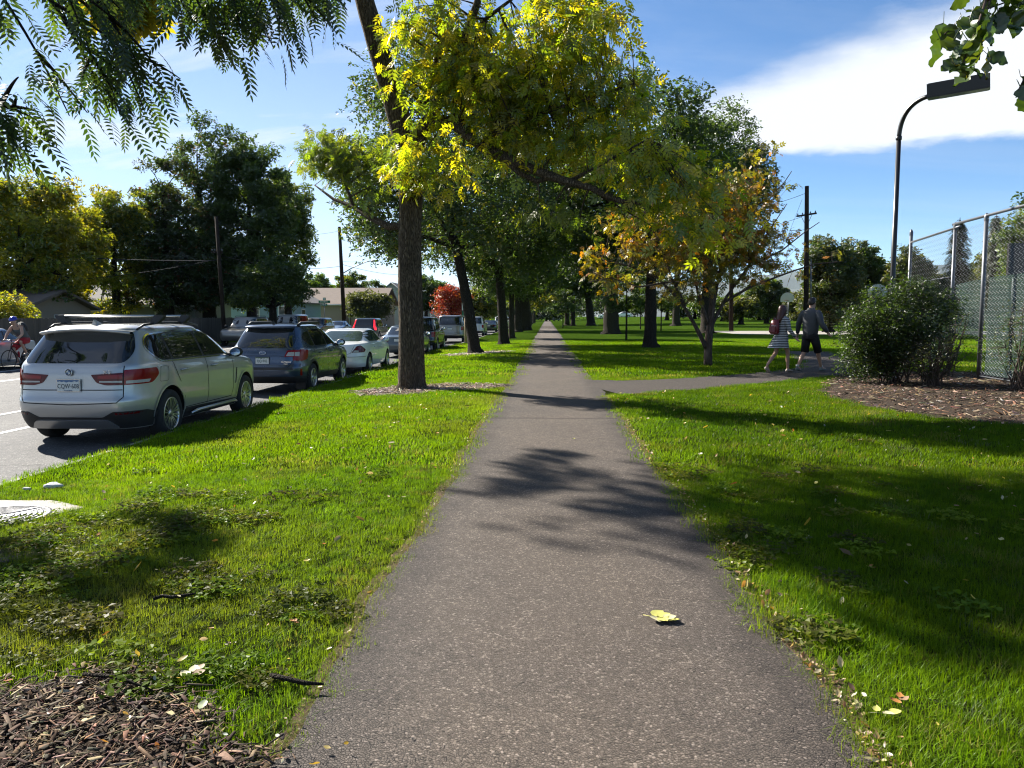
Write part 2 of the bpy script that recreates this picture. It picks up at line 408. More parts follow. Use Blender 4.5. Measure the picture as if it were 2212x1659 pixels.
# side path edges
T = np.linspace(0, 1, 140); seg = np.cumsum([0] + [np.hypot(*(SIDE[i + 1] - SIDE[i])) for i in range(len(SIDE) - 1)])
def side_at(s): return np.array([np.interp(s, seg, SIDE[:, 0]), np.interp(s, seg, SIDE[:, 1])]), np.interp(s, seg, SIDE_W)
Ls, Rs = [], []
for s in np.linspace(0, seg[-1], 150):
    c, w = side_at(s); d = side_at(min(s + .6, seg[-1]))[0] - side_at(max(s - .6, 0))[0]; d /= np.hypot(*d); nrm = np.array([-d[1], d[0]])
    Ls.append(c + nrm * (w + 0.03 + float(wob(s, 2, 0.03)))); Rs.append(c - nrm * (w + 0.03 + float(wob(s, 3, 0.03))))
sheet('side_path', Ls, Rs, lambda p: float(gz(p[0], p[1])) + 0.008, PATHM, 'asphalt side path curving right towards the fence')
# street
ry = np.concatenate([np.arange(-30, 60, 6.0), np.arange(60, 420, 20)])
sheet('road', [(FAR_KERB_X, y) for y in ry], [(KERB_X, y) for y in ry], lambda p: ROAD_Z, ROADM, 'wide grey asphalt street left of the park', thick=0.1)
def kerb(name, x0, x1, label):
    MB_ = MB(); y = -30.0
    while y < 300:
        MB_.box(((x0 + x1) / 2, y + 1.495, -0.345), (abs(x1 - x0), 2.985, 0.27)); y += 3.0
    o = MB_.build(name, KERBM); tag(o, label, None, kind='structure')
kerb('kerb', KERB_X, KERB_X + 0.15, 'low concrete kerb between street and park verge')
kerb('far_kerb', FAR_KERB_X - 0.15, FAR_KERB_X, 'concrete kerb along the far side of the street')
sheet('gutter', [(KERB_X - 0.42, y) for y in ry], [(KERB_X - 0.004, y) for y in ry], lambda p: ROAD_Z + 0.004, plain('gutter_concrete', (0.24, 0.235, 0.225), .9, .2, 6, .3), 'concrete gutter along the near kerb', thick=0.02)
def mark(x, w, y0, y1, label):
    o = sheet('lane_marking', [(x - w / 2, y) for y in np.arange(y0, y1 + .01, (y1 - y0) / 8)], [(x + w / 2, y) for y in np.arange(y0, y1 + .01, (y1 - y0) / 8)], lambda p: ROAD_Z + 0.005, WHITEP, label, thick=0.004)
mark(-8.5, 0.13, -20, 300, 'white painted line beside the parked cars')
mark(-10.1, 0.13, -20, 300, 'white painted bike lane line in the street')
mark(-15.3, 0.22, -20, 300, 'white painted line past the middle of the street')
mark(-18.0, 0.13, -20, 300, 'white painted line by the far parking lane')
# bare places
def blob(name, Q, z, mat, label, kind='structure', thick=0.03):
    c = Q.mean(0); n = len(Q); vs = []; fs = []
    for k, f in enumerate((1.0, 1.0, 0.66, 0.33)):
        for p in Q:
            r = c + (p - c) * f; zz = float(gz(*r)) + z - (thick if k == 0 else 0) + (0.012 * (1 - f))
            vs.append((r[0], r[1], zz))
    vs.append((c[0], c[1], float(gz(*c)) + z + 0.012))
    for k in range(3):
        for i in range(n): j = (i + 1) % n; fs.append((k * n + i, k * n + j, (k + 1) * n + j, (k + 1) * n + i))
    fs += [(3 * n + i, 3 * n + (i + 1) % n, 4 * n) for i in range(n)]
    o = MB().add(vs, fs).build(name, mat); tag(o, label, None, kind=kind); return o
def ell_poly(key, k=1.06, n=90):
    (cx, cy), (a, b) = MULCH[key]; out = []
    for t in np.linspace(0, 2 * np.pi, n, endpoint=False):
        an = math.atan2(b * math.sin(t), a * math.cos(t)); f = k * (1 + 0.10 * math.sin(3 * an + 1) + 0.07 * math.sin(7 * an) + 0.04 * math.sin(17 * an))
        out.append((cx + a * math.cos(t) * f, cy + b * math.sin(t) * f))
    Q = np.array(out)
    if key == 'near': Q[:, 0] = np.minimum(Q[:, 0], path_l(Q[:, 1]) - 0.01)
    return Q
blob('mulch_bed', ell_poly('near'), 0.006, SOIL, 'mulched bed at the corner beside the path')
blob('mulch_ring', ell_poly('tree'), 0.006, DIRT, 'mulch ring around the big ash trunk')
blob('mulch_ring', ell_poly('tree2'), 0.006, DIRT, 'mulch ring around the leaning second trunk')
def densify(Q, step=0.25, amp=0.05):
    out = []; n = len(Q)
    for i in range(n):
        a, b = Q[i], Q[(i + 1) % n]; k = max(1, int(np.hypot(*(b - a)) / step))
        for j in range(k): out.append(a + (b - a) * j / k + rng.normal(0, amp, 2) * (j > 0))
    return np.array(out)
blob('mulch_border', densify(BED, 0.3, 0.07), 0.008, SOIL, 'dark mulched border under the shrubs by the fence')
blob('concrete_pad', densify(PAD, 0.2, 0.012), 0.012, CONC, 'broken concrete pad round the manhole cover')
blob('dirt_patch', densify(np.array([(-5.2, 4.75), (-3.6, 4.62), (-3.25, 4.85), (-3.4, 5.1), (-4.2, 5.2), (-5.2, 5.25)]), 0.15, 0.03), 0.010, DIRT, 'bare stony dirt patch near the manhole')
blob('sports_court', densify(COURT, 1.0, 0.0), 0.01, CONC, 'pale concrete basketball court across the lawn')

# ---- mulch chips: nobody could count them
def stamp(TV, TF, P, M, S, C=None):
    """place a small template at many points; P (N,3), M (N,3,3), S (N,) -> V, F, colour per vertex"""
    n, k = len(P), len(TV)
    V = np.einsum('nij,kj->nki', M, TV) * np.asarray(S)[:, None, None] + P[:, None, :]
    Fc = (TF[None] + (np.arange(n) * k)[:, None, None]).reshape(-1, TF.shape[1])
    return V.reshape(-1, 3), Fc, (None if C is None else np.repeat(C, k, 0))
def rot_mats(yaw, pitch, roll):
    cy, sy, cp, sp, cr, sr = np.cos(yaw), np.sin(yaw), np.cos(pitch), np.sin(pitch), np.cos(roll), np.sin(roll)
    M = np.empty((len(yaw), 3, 3))
    M[:, 0, 0] = cy * cp; M[:, 0, 1] = cy * sp * sr - sy * cr; M[:, 0, 2] = cy * sp * cr + sy * sr
    M[:, 1, 0] = sy * cp; M[:, 1, 1] = sy * sp * sr + cy * cr; M[:, 1, 2] = sy * sp * cr - cy * sr
    M[:, 2, 0] = -sp; M[:, 2, 1] = cp * sr; M[:, 2, 2] = cp * cr
    return M
def pick(pal, n, jit=0.25):
    pal = np.array(pal, float); c = pal[rng.integers(0, len(pal), n)]
    return np.clip(c * (1 + rng.normal(0, jit, (n, 1))) * (1 + rng.normal(0, jit * .3, (n, 3))), 0.004, 0.9)
CHIP_V = np.array([(-.5, -.11, 0), (.5, -.06, .03), (.46, .08, .02), (-.44, .12, .0), (-.45, -.07, .06), (.4, -.03, .09), (.38, .05, .08), (-.38, .08, .07)])
CHIP_F = np.array([(3, 2, 1, 0), (4, 5, 6, 7), (0, 1, 5, 4), (1, 2, 6, 5), (2, 3, 7, 6), (3, 0, 4, 7)])
def mat_chip():
    g = N('wood_chip'); a = g.n('ShaderNodeAttribute', attribute_name='col').outputs['Color']; p = g.pos()
    c = g.mix(1.0, a, g.ramp(g.noise(g.n('ShaderNodeMapping', {0: p, 'Scale': (60, 60, 60)}).outputs[0], 2, 4), [(0.3, (0.6, 0.6, 0.6)), (0.7, (1.2, 1.2, 1.2))]), 'MULTIPLY')
    return g.end(g.bsdf(c, 0.85, **{'Specular IOR Level': 0.2}))
CHIPM = mat_chip()
WOODS = [(0.13, 0.080, 0.045), (0.08, 0.050, 0.030), (0.20, 0.135, 0.08), (0.28, 0.21, 0.135), (0.05, 0.034, 0.023), (0.15, 0.105, 0.07), (0.10, 0.065, 0.04), (0.04, 0.028, 0.020)]
def chips(name, P, size, label, lift=0.02, pal=WOODS, spread=0.35):
    n = len(P); Pz = np.concatenate([P, (gz(P[:, 0], P[:, 1]) + lift + rng.uniform(-.004, .02, n))[:, None]], 1)
    M = rot_mats(rng.uniform(0, 6.28, n), rng.normal(0, spread * .6, n), rng.normal(0, spread * .8, n))
    S = rng.gamma(5, size / 5, n)
    # splinters, flakes and crumbs
    parts_ = []; kind_ = rng.random(n); o_ = 0; Vs, Fs, Cs = [], [], []
    for lo_, hi_, sc in ((0, .55, (1.15, .62, .55)), (.55, .85, (.8, 1.5, .4)), (.85, 1.01, (1.7, .42, .6))):
        q = (kind_ >= lo_) & (kind_ < hi_)
        for tw_ in (0, 1):
            qq = q & ((np.arange(n) % 2) == tw_)
            if not qq.any(): continue
            TV = CHIP_V * np.array(sc); TV = TV + np.array([(0, .10 * (1 if tw_ else -1) * math.sin(3 * v[0] + tw_), .05 * math.cos(4 * v[0])) for v in CHIP_V]) * np.array((1, sc[1], 1))
            v_, f_, c_ = stamp(TV, CHIP_F, Pz[qq], M[qq], S[qq], pick(pal, int(qq.sum()), 0.38)); Vs.append(v_); Fs.append(f_ + o_); Cs.append(c_); o_ += len(v_)
    V, Fc, C = np.concatenate(Vs), np.concatenate(Fs), np.concatenate(Cs)
    o = np_obj(name, V, Fc, CHIPM, col=C); tag(o, label, None, kind='stuff'); return o
P = np.stack([rng.uniform(-4.0, -0.6, 25000), rng.uniform(1.5, 3.6, 25000)], 1)
P = P[(ell(P, 'near') < 1.10 - 0.12 * rng.random(len(P))) & (P[:, 0] < path_l(P[:, 1]) - 0.02 + 0.05 * rng.normal(size=len(P)))]
chips('wood_chips', P, 0.038, 'shredded brown wood chips covering the corner bed')
P = np.stack([rng.uniform(-4.4, -0.7, 5200), rng.uniform(14.6, 17.6, 5200)], 1); P = P[ell(P, 'tree') < 1.12]
chips('wood_chips', P, 0.07, 'pale wood chips around the big ash trunk', pal=WOODS[2:4] + [(0.42, 0.34, 0.28), (0.36, 0.30, 0.26), (0.16, 0.12, 0.09)])
P = np.stack([rng.uniform(-4.5, -1.3, 2400), rng.uniform(31, 34, 2400)], 1); P = P[ell(P, 'tree2') < 1.12]
chips('wood_chips', P, 0.10, 'pale wood chips around the leaning second trunk', pal=[(0.42, 0.36, 0.30), (0.28, 0.22, 0.17), (0.5, 0.44, 0.36)])
P = np.stack([rng.uniform(4.7, 13, 30000), rng.uniform(8.8, 20.3, 30000)], 1); P = P[in_poly(P, densify(BED, 0.4, 0.08))]
chips('wood_chips', P[:9500], 0.075, 'brown wood chips under the shrubs by the fence', pal=WOODS + [(0.30, 0.24, 0.2), (0.20, 0.10, 0.06)])
# =================================================================== grass
def blade_tuft(name, n, rad, h, w, bend, segs, seed):
    r = np.random.default_rng(seed); V = []; Fc = []
    for i in range(n):
        a = r.uniform(0, 6.28); d = rad * math.sqrt(r.random()); bx, by = d * math.cos(a), d * math.sin(a)
        hh = h * r.uniform(0.45, 1.2); yaw = r.uniform(0, 6.28); lean = r.normal(0, bend); ww = w * r.uniform(.7, 1.25)
        ux, uy = math.cos(yaw), math.sin(yaw); px, py = -uy, ux; o = len(V)
        for k in range(segs + 1):
            t = k / segs; zz = hh * t * (1 - 0.22 * abs(lean) * t); off = hh * lean * t * t
            wd = ww * (1 - t) ** 0.7 / 2 if k < segs else 0
            x, y = bx + px * off, by + py * off
            if k < segs: V += [(x - ux * wd, y - uy * wd, zz - .004), (x + ux * wd, y + uy * wd, zz - .004)]
            else: V.append((x, y, zz))
        for k in range(segs):
            if k < segs - 1:
                q = o + 2 * k; Fc += [(q, q + 1, q + 3), (q, q + 3, q + 2)]
            else: Fc.append((o + 2 * k, o + 2 * k + 1, o + 2 * k + 2))
    me = bpy.data.meshes.new(name); me.from_pydata(V, [], Fc); me.materials.append(GRASS)
    me.polygons.foreach_set('use_smooth', [True] * len(Fc))
    return bpy.data.objects.new(name, me)
def clover_tuft(name, n, rad, seed):
    r = np.random.default_rng(seed); V = []; Fc = []
    for i in range(n):
        a = r.uniform(0, 6.28); d = rad * math.sqrt(r.random()); bx, by, h = d * math.cos(a), d * math.sin(a), r.uniform(.015, .05)
        for k in range(3):
            q = a + k * 2.09 + r.normal(0, .2); o = len(V); s = r.uniform(.010, .018)
            c, sn = math.cos(q), math.sin(q)
            V += [(bx, by, h), (bx + c * s - sn * s * .6, by + sn * s + c * s * .6, h + r.normal(0, .004)), (bx + c * s * 1.7, by + sn * s * 1.7, h + r.normal(0, .005)), (bx + c * s + sn * s * .6, by + sn * s - c * s * .6, h + r.normal(0, .004))]
            Fc.append((o, o + 1, o + 2, o + 3))
    me = bpy.data.meshes.new(name); me.from_pydata(V, [], Fc); me.materials.append(GRASS)
    return bpy.data.objects.new(name, me)
def scatter(name, protos, P, S, tint, label):
    """grass as one object: points that carry tufts"""
    n = len(P); me = bpy.data.meshes.new(name)
    z = gz(P[:, 0], P[:, 1]); me.vertices.add(n); me.vertices.foreach_set('co', np.stack([P[:, 0], P[:, 1], z], 1).astype(np.float32).ravel())
    for nm, ty, arr in (('rotz', 'FLOAT', rng.uniform(0, 6.28, n)), ('size', 'FLOAT', S), ('which', 'INT', rng.integers(0, len(protos), n))):
        a = me.attributes.new(nm, ty, 'POINT'); a.data.foreach_set('value', np.asarray(arr, np.int32 if ty == 'INT' else np.float32))
    a = me.attributes.new('tint', 'FLOAT_COLOR', 'POINT'); a.data.foreach_set('color', np.concatenate([tint, np.ones((n, 1))], 1).astype(np.float32).ravel())
    o = link(bpy.data.objects.new(name, me)); me.materials.append(GRASS)
    ng = bpy.data.node_groups.new(name, 'GeometryNodeTree')
    ng.interface.new_socket('Geometry', in_out='INPUT', socket_type='NodeSocketGeometry'); ng.interface.new_socket('Geometry', in_out='OUTPUT', socket_type='NodeSocketGeometry')
    nn, nl = ng.nodes, ng.links
    gi, go = nn.new('NodeGroupInput'), nn.new('NodeGroupOutput')
    g2 = nn.new('GeometryNodeGeometryToInstance')
    for p in reversed(protos):
        oi = nn.new('GeometryNodeObjectInfo'); oi.inputs['Object'].default_value = p; nl.new(oi.outputs['Geometry'], g2.inputs[0])
    ip = nn.new('GeometryNodeInstanceOnPoints'); ip.inputs['Pick Instance'].default_value = True
    def att(nm, ty):
        x = nn.new('GeometryNodeInputNamedAttribute'); x.data_type = ty; x.inputs[0].default_value = nm; return x.outputs[0]
    cx = nn.new('ShaderNodeCombineXYZ'); nl.new(att('rotz', 'FLOAT'), cx.inputs[2])
    e2r = nn.new('FunctionNodeEulerToRotation'); nl.new(cx.outputs[0], e2r.inputs[0])
    nl.new(gi.outputs[0], ip.inputs['Points']); nl.new(g2.outputs[0], ip.inputs['Instance'])
    nl.new(att('which', 'INT'), ip.inputs['Instance Index']); nl.new(e2r.outputs[0], ip.inputs['Rotation']); nl.new(att('size', 'FLOAT'), ip.inputs['Scale'])
    nl.new(ip.outputs[0], go.inputs[0])
    m = o.modifiers.new('tufts', 'NODES'); m.node_group = ng
    tag(o, label, 'grass', kind='stuff'); return o
def vnoise(P, f, seed):
    """smooth value noise on the plan"""
    r = np.random.default_rng(seed); G = r.random((64, 64)); x = P[:, 0] * f + 100; y = P[:, 1] * f + 100
    i, j = np.floor(x).astype(int), np.floor(y).astype(int); u, v = x - i, y - j; u = u * u * (3 - 2 * u); v = v * v * (3 - 2 * v)
    g = lambda a, b: G[a % 64, b % 64]
    return (g(i, j) * (1 - u) + g(i + 1, j) * u) * (1 - v) + (g(i, j + 1) * (1 - u) + g(i + 1, j + 1) * u) * v
def tint_of(P):
    n = len(P); t = 0.6 * vnoise(P, 0.5, 1) + 0.4 * vnoise(P, 2.1, 2)
    lush, warm, dry = np.array((0.095, 0.215, 0.005)), np.array((0.175, 0.285, 0.006)), np.array((0.17, 0.175, 0.035))
    c = lush + (warm - lush) * t[:, None]
    c = c * (1 - 0.36 * smooth(0.9, 2.2, P[:, 0]) * (1 - .5 * smooth(14, 22, P[:, 1])))[:, None]      # lusher, darker turf right of the path, with tree shade also put into the tint
    # tired, weedy turf near the mulch and the manhole, and along the path edge
    w = 0.6 * np.exp(-(((P[:, 0] + 3.1) / 1.6) ** 2 + ((P[:, 1] - 4.6) / 1.5) ** 2)) * (0.4 + vnoise(P, 1.6, 3))
    w += 0.35 * smooth(0.62, 0.8, vnoise(P, 0.8, 4)) * (P[:, 0] < 0)
    ed = np.minimum(np.abs(P[:, 0] - path_l(P[:, 1])), np.abs(P[:, 0] - path_r(P[:, 1])))
    w += 0.45 * np.exp(-ed / 0.12)
    c = c + (dry - c) * np.clip(w, 0, 0.65)[:, None]
    sm = rng.random(n) < 0.05 + 0.10 * smooth(.55, .8, vnoise(P, 1.1, 12)); c[sm] = .45 * c[sm] + .55 * np.array((0.27, 0.23, 0.08))     # straw among the green
    bl = rng.random(n) < 0.12; c[bl] = c[bl] * np.array((.62, .74, 1.6))
    return c * (1 + rng.normal(0, 0.17, (n, 1)))
def field(x0, x1, y0, y1, step, edge=0.03):
    gx, gy = np.meshgrid(np.arange(x0, x1, step), np.arange(y0, y1, step))
    P = np.stack([gx.ravel(), gy.ravel()], 1) + rng.uniform(-step * .6, step * .6, (gx.size, 2))
    # only the wedge of lawn the picture can see, with a margin
    v = (np.abs(P[:, 0] + 0.045 * P[:, 1]) < 0.72 * P[:, 1] + 1.2)
    P = P[v]; return P[lawn_ok(P, edge)]
near = [blade_tuft('t', 78, 0.085, 0.043, 0.0036, 1.05, 3, s) for s in range(5)]
weed = [clover_tuft('t', 38, 0.11, 40), clover_tuft('t', 26, 0.12, 41)]
mid = [blade_tuft('t', 80, 0.17, 0.048, 0.0075, 0.8, 2, s) for s in (10, 11, 12, 13)]
far = [blade_tuft('t', 90, 0.40, 0.062, 0.020, 0.5, 1, s) for s in (20, 21, 22)]
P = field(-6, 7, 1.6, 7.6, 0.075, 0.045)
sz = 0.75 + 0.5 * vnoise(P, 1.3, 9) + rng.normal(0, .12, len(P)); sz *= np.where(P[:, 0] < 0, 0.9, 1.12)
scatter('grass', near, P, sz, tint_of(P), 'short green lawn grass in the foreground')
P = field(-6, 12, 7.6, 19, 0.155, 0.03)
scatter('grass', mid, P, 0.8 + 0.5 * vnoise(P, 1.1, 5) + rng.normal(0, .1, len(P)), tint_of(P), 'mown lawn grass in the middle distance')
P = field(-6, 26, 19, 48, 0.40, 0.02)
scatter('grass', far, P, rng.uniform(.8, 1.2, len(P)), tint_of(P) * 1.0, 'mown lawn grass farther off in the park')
# clover and flat weeds among the grass
P = field(-5.6, 5, 1.6, 8, 0.10, 0.0); wv = 0.9 * np.exp(-(((P[:, 0] + 3.1) / 1.5) ** 2 + ((P[:, 1] - 4.6) / 1.3) ** 2)) + 0.10 + 0.5 * np.exp(-np.abs(P[:, 0] - 1.2) / .16)
P = P[(rng.random(len(P)) < .5 * wv * smooth(.35, .7, vnoise(P, 1.7, 6)))]
tw = pick([(0.10, 0.165, 0.015), (0.12, 0.14, 0.022), (0.14, 0.20, 0.015), (0.09, 0.10, 0.03)], len(P), 0.15)
scatter('weeds', weed, P, rng.uniform(.8, 1.5, len(P)), tw, 'low clover and weeds in the tired turf')
# =================================================================== trees
# leaf templates lie along +x from the stalk
LEAF1_V = np.array([(0, 0, 0), (.45, .20, .05), (1, 0, -.06), (.45, -.20, .05)]); LEAF1_F = np.array([(0, 3, 2), (0, 2, 1)])
def pinnate(pairs, ll, lw, droop=0.25, tip=True, lite=False):
    V = []; Fc = []
    def leaflet(x, z, ang, s):
        o = len(V); c, sn = math.cos(ang), math.sin(ang)
        if lite:
            for a, b, d in ((0, 0, 0), (.42 * ll, .5 * lw, .0), (ll, 0, -.2 * ll), (.42 * ll, -.5 * lw, .0)): V.append((x + (a * c - b * sn) * s, (a * sn + b * c) * s, z + d * s))
            Fc.extend([(o, o + 3, o + 2), (o, o + 2, o + 1)]); return
        for a, b, d in ((0, 0, 0), (.30 * ll, .5 * lw, -.01), (.62 * ll, .36 * lw, -.02), (ll, 0, -.07 * ll * 3), (.62 * ll, -.36 * lw, -.02), (.30 * ll, -.5 * lw, -.01)):
            V.append((x + (a * c - b * sn) * s, (a * sn + b * c) * s, z + d * s))
        Fc.extend([(o, o + 5, o + 1), (o + 1, o + 5, o + 4), (o + 1, o + 4, o + 2), (o + 2, o + 4, o + 3)])
    for i in range(pairs):
        t = (i + .8) / (pairs + .5); s = 0.75 + 0.5 * math.sin(math.pi * min(1, t * .9))
        for sg in (1, -1): leaflet(t, -droop * t * t, sg * R(62 - 18 * t), s)
    if tip: leaflet(1.0, -droop, 0.0, 0.9)
    o = len(V); V += [(0, -.006, 0), (0, .006, 0), (1, .003, -droop), (1, -.003, -droop), (.5, .005, -droop * .25), (.5, -.005, -droop * .25)]
    Fc += [(o, o + 5, o + 4), (o, o + 4, o + 1), (o + 5, o + 3, o + 2), (o + 5, o + 2, o + 4)]
    return np.array(V), np.array(Fc)
ASH_V, ASH_F = pinnate(3, 0.52, 0.23, 0.22, lite=True); SPC_V, SPC_F = pinnate(5, 0.3, 0.11, 0.2, lite=True)
LOC_V, LOC_F = pinnate(7, 0.26, 0.085, 0.35)
SPR_V, SPR_F = pinnate(2, 0.6, 0.34, 0.15)
def spray(n):
    V = []; Fc = []
    for i in range(n):
        q = Matrix.Rotation(i * 2.2 - 1.1, 3, 'Z') @ Matrix.Rotation(.5 * (i - 1), 3, 'X'); o = len(V)
        V += [tuple(q @ Vector(v) * .62 + Vector((.18 * i, .1 * (i % 2), .12 * i - .1))) for v in ((0, 0, 0), (.45, .27, .06), (1, 0, -.1), (.45, -.27, .06))]; Fc += [(o, o + 3, o + 2), (o, o + 2, o + 1)]
    return np.array(V), np.array(Fc)
FAR_V, FAR_F = spray(3)          # a small spray of plain leaves for trees farther off

def bez(a, b, n=6, sag=0.0, wig=0.0, r=random, up=0.0):
    a, b = Vector(a), Vector(b); d = (b - a).length; m = (a + b) / 2 + Vector((r.uniform(-1, 1), r.uniform(-1, 1), r.uniform(-.4, .8))) * d * wig + Vector((0, 0, up * d - sag * d))
    return [a * (1 - t) ** 2 + m * 2 * t * (1 - t) + b * t * t for t in [i / n for i in range(n + 1)]]
def limb_nodes(limbs):
    P = []; Rr = []
    for pts, rad in limbs:
        pts = [Vector(p) for p in pts]
        for i in range(len(pts) - 1):
            for t in (0, .33, .66): P.append(pts[i].lerp(pts[i + 1], t)); Rr.append(rad[i] + (rad[i + 1] - rad[i]) * t)
        P.append(pts[-1]); Rr.append(rad[-1])
    return np.array([tuple(p) for p in P]), np.array(Rr)
def flare(pts, rad, base=1.7, h=0.5):
    """root flare: extra rings at the foot"""
    p0, p1 = Vector(pts[0]), Vector(pts[1]); out = []; ro = []
    L = (p1 - p0).length
    for t, k in ((-0.15, base * 1.12), (0.0, base), (0.12, 1 + (base - 1) * .55), (0.3, 1 + (base - 1) * .25), (0.6, 1 + (base - 1) * .08), (1.0, 1.0)):
        out.append(p0 + (p1 - p0).normalized() * (t * h)); ro.append(rad[0] * k)
    return out + [Vector(p) for p in pts[1:]], ro + list(rad[1:])
def trunk_mesh(name, limbs, mat, parent, sides=14, twigs=(), rough=0.05, seed=1):
    m = MB(); r = random.Random(seed)
    for k, (pts, rad) in enumerate(limbs):
        # finer rings with a bumpy outline
        P2, R2 = [], []
        for i in range(len(pts) - 1):
            L = (Vector(pts[i + 1]) - Vector(pts[i])).length; n = max(1, int(L / max(.18, rad[i] * 1.2)))
            n = min(n, 14)
            for j in range(n):
                t = j / n; P2.append(Vector(pts[i]).lerp(Vector(pts[i + 1]), t)); R2.append(rad[i] + (rad[i + 1] - rad[i]) * t)
        P2.append(Vector(pts[-1])); R2.append(rad[-1])
        R2 = [q * (1 + r.uniform(-rough, rough)) for q in R2]
        P2 = [p + Vector((r.uniform(-1, 1), r.uniform(-1, 1), 0)) * q * rough for p, q in zip(P2, R2)]
        ns = sides if rad[0] > .08 else 7
        i0 = len(m.v); m.tube(P2, R2, ns)
        if rad[0] > .12:     # ridged, not round
            ph = [r.uniform(0, 6.28) for _ in range(3)]
            for i, p in enumerate(P2):
                for j in range(ns):
                    v = Vector(m.v[i0 + i * ns + j]); a = 2 * math.pi * j / ns
                    f = 1 + .05 * math.sin(3 * a + ph[0] + i * .1) + .035 * math.sin(5 * a + ph[1] - i * .13) + (0.10 * math.sin(5 * a + ph[2]) if i < 3 else 0)
                    m.v[i0 + i * ns + j] = tuple(p + (v - p) * f)
    for pts, r0, r1 in twigs:
        n = len(pts); m.tube(pts, [r0 + (r1 - r0) * i / (n - 1) for i in range(n)], 4, caps=False)
    return m.build(name, mat, parent, fix=False)
def crown_arrays(clumps, n_per, spread, tmpl, size, pal, seed, flat=0.75, droop=0.35, jit=0.2, yellow=None):
    """leaves round each clump centre"""
    r = np.random.default_rng(seed); C = np.asarray(clumps, float); n = len(C) * n_per
    ci = np.repeat(np.arange(len(C)), n_per)
    d = r.normal(0, 1, (n, 3)); d /= np.linalg.norm(d, axis=1)[:, None]; d *= (r.random(n) ** 0.45)[:, None]
    off = d * spread * (0.7 + 0.6 * r.random((len(C), 1))[ci]); off[:, 2] *= flat
    P = C[ci] + off
    yaw = np.arctan2(off[:, 1], off[:, 0]) + r.normal(0, 0.9, n)
    M = rot_mats(yaw, droop + r.normal(0, .45, n), r.normal(0, .7, n))
    S = size * r.uniform(.65, 1.25, n)
    pal = np.array(pal, float); base = pal[r.integers(0, len(pal), len(C))][ci]; own = pal[r.integers(0, len(pal), n)]
    col = (0.6 * base + 0.4 * own) * (1 + r.normal(0, jit, (n, 1)))
    if yellow is not None:
        ym = r.random(n) < yellow[0]; col[ym] = np.array(yellow[1]) * (1 + r.normal(0, jit, (ym.sum(), 1)))
    return stamp(tmpl[0], tmpl[1], P, M, S, np.clip(col, .003, .9))
def sample_ell(ells, n, r, shell=0.55):
    """points in a set of ellipsoids, pushed towards their skins"""
    vol = np.array([e[1][0] * e[1][1] * e[1][2] for e in ells]); ne = np.maximum(1, (n * vol / vol.sum())).astype(int); out = []
    for (c, a), k in zip(ells, ne):
        d = r.normal(0, 1, (k, 3)); d /= np.linalg.norm(d, axis=1)[:, None]
        out.append(np.array(c) + d * (shell + (1 - shell) * r.random(k))[:, None] ** 0.8 * np.array(a))
    return np.concatenate(out)
def make_tree(name, label, loc, trunk, ells, n_cl, n_per, tmpl, size, pal, seed, spread=0.7, bark=BARK2, limbs_n=7, group=None, yellow=None, base=1.6,
              crown_bottom=None, extra=(), clumps=None, shell=0.55, sides=12, jit=0.2, droop=0.35, cat='tree', flat=0.75):
    """trunk: [(x,y,z),...],[r,...] relative to loc; ells: ellipsoids (centre, radii) relative to loc"""
    r = np.random.default_rng(seed); rr = random.Random(seed)
    root = empty(name, loc); tag(root, label, cat, group)
    tp, tr = flare(*trunk, base=base, h=max(.5, trunk[1][0] * 2.0)) if base else trunk
    limbs = [(tp, tr)] + [(list(p), list(q)) for p, q in extra]
    C = sample_ell(ells, n_cl, r, shell) if clumps is None else np.asarray(clumps, float)
    if crown_bottom is not None: C = C[C[:, 2] > crown_bottom]
    # main limbs reach out to well spread clumps
    idx = [int(r.integers(len(C)))]; dist = np.linalg.norm(C - C[idx[0]], axis=1)
    for _ in range(min(limbs_n, len(C)) - 1):
        k = int(np.argmax(dist)); idx.append(k); dist = np.minimum(dist, np.linalg.norm(C - C[k], axis=1))
    tpn, trn = limb_nodes([(tp, tr)])
    zs = np.array([p[2] for p in tpn])
    for k in idx:
        zt = zs.max(); lo = zt * 0.55
        want = np.clip(C[k][2] - np.hypot(C[k][0], C[k][1]) * 0.9, lo, zt)
        j = int(np.argmin(np.abs(zs - want) - 0.0)); a = tpn[j]; r0 = trn[j] * 0.55
        pts = bez(a, C[k] * 1.0, 5, sag=-.05, wig=.12, r=rr, up=0.06)
        limbs.append((pts, [r0 + (0.018 - r0) * (t / 5) ** .7 for t in range(6)]))
    Pn, Rn = limb_nodes(limbs)
    ok = Pn[:, 2] > zs.max() * 0.45; Pn, Rn = Pn[ok], Rn[ok]
    tw = []
    for c in C:
        d = np.linalg.norm(Pn - c, axis=1) + np.maximum(0, Pn[:, 2] - c[2]) * .6; j = int(np.argmin(d))
        tw.append((bez(Pn[j], c, 3, wig=.15, r=rr, up=.05), min(.028, max(.012, Rn[j] * .5)), .006))
    trunk_mesh('trunk', limbs, bark, root, sides, tw, seed=seed)
    V, Fc, col = crown_arrays(C, n_per, spread, tmpl, size, pal, seed + 1, yellow=yellow, jit=jit, droop=droop, flat=flat)
    np_obj('crown', V, Fc, LEAF, root, col=col)
    return root

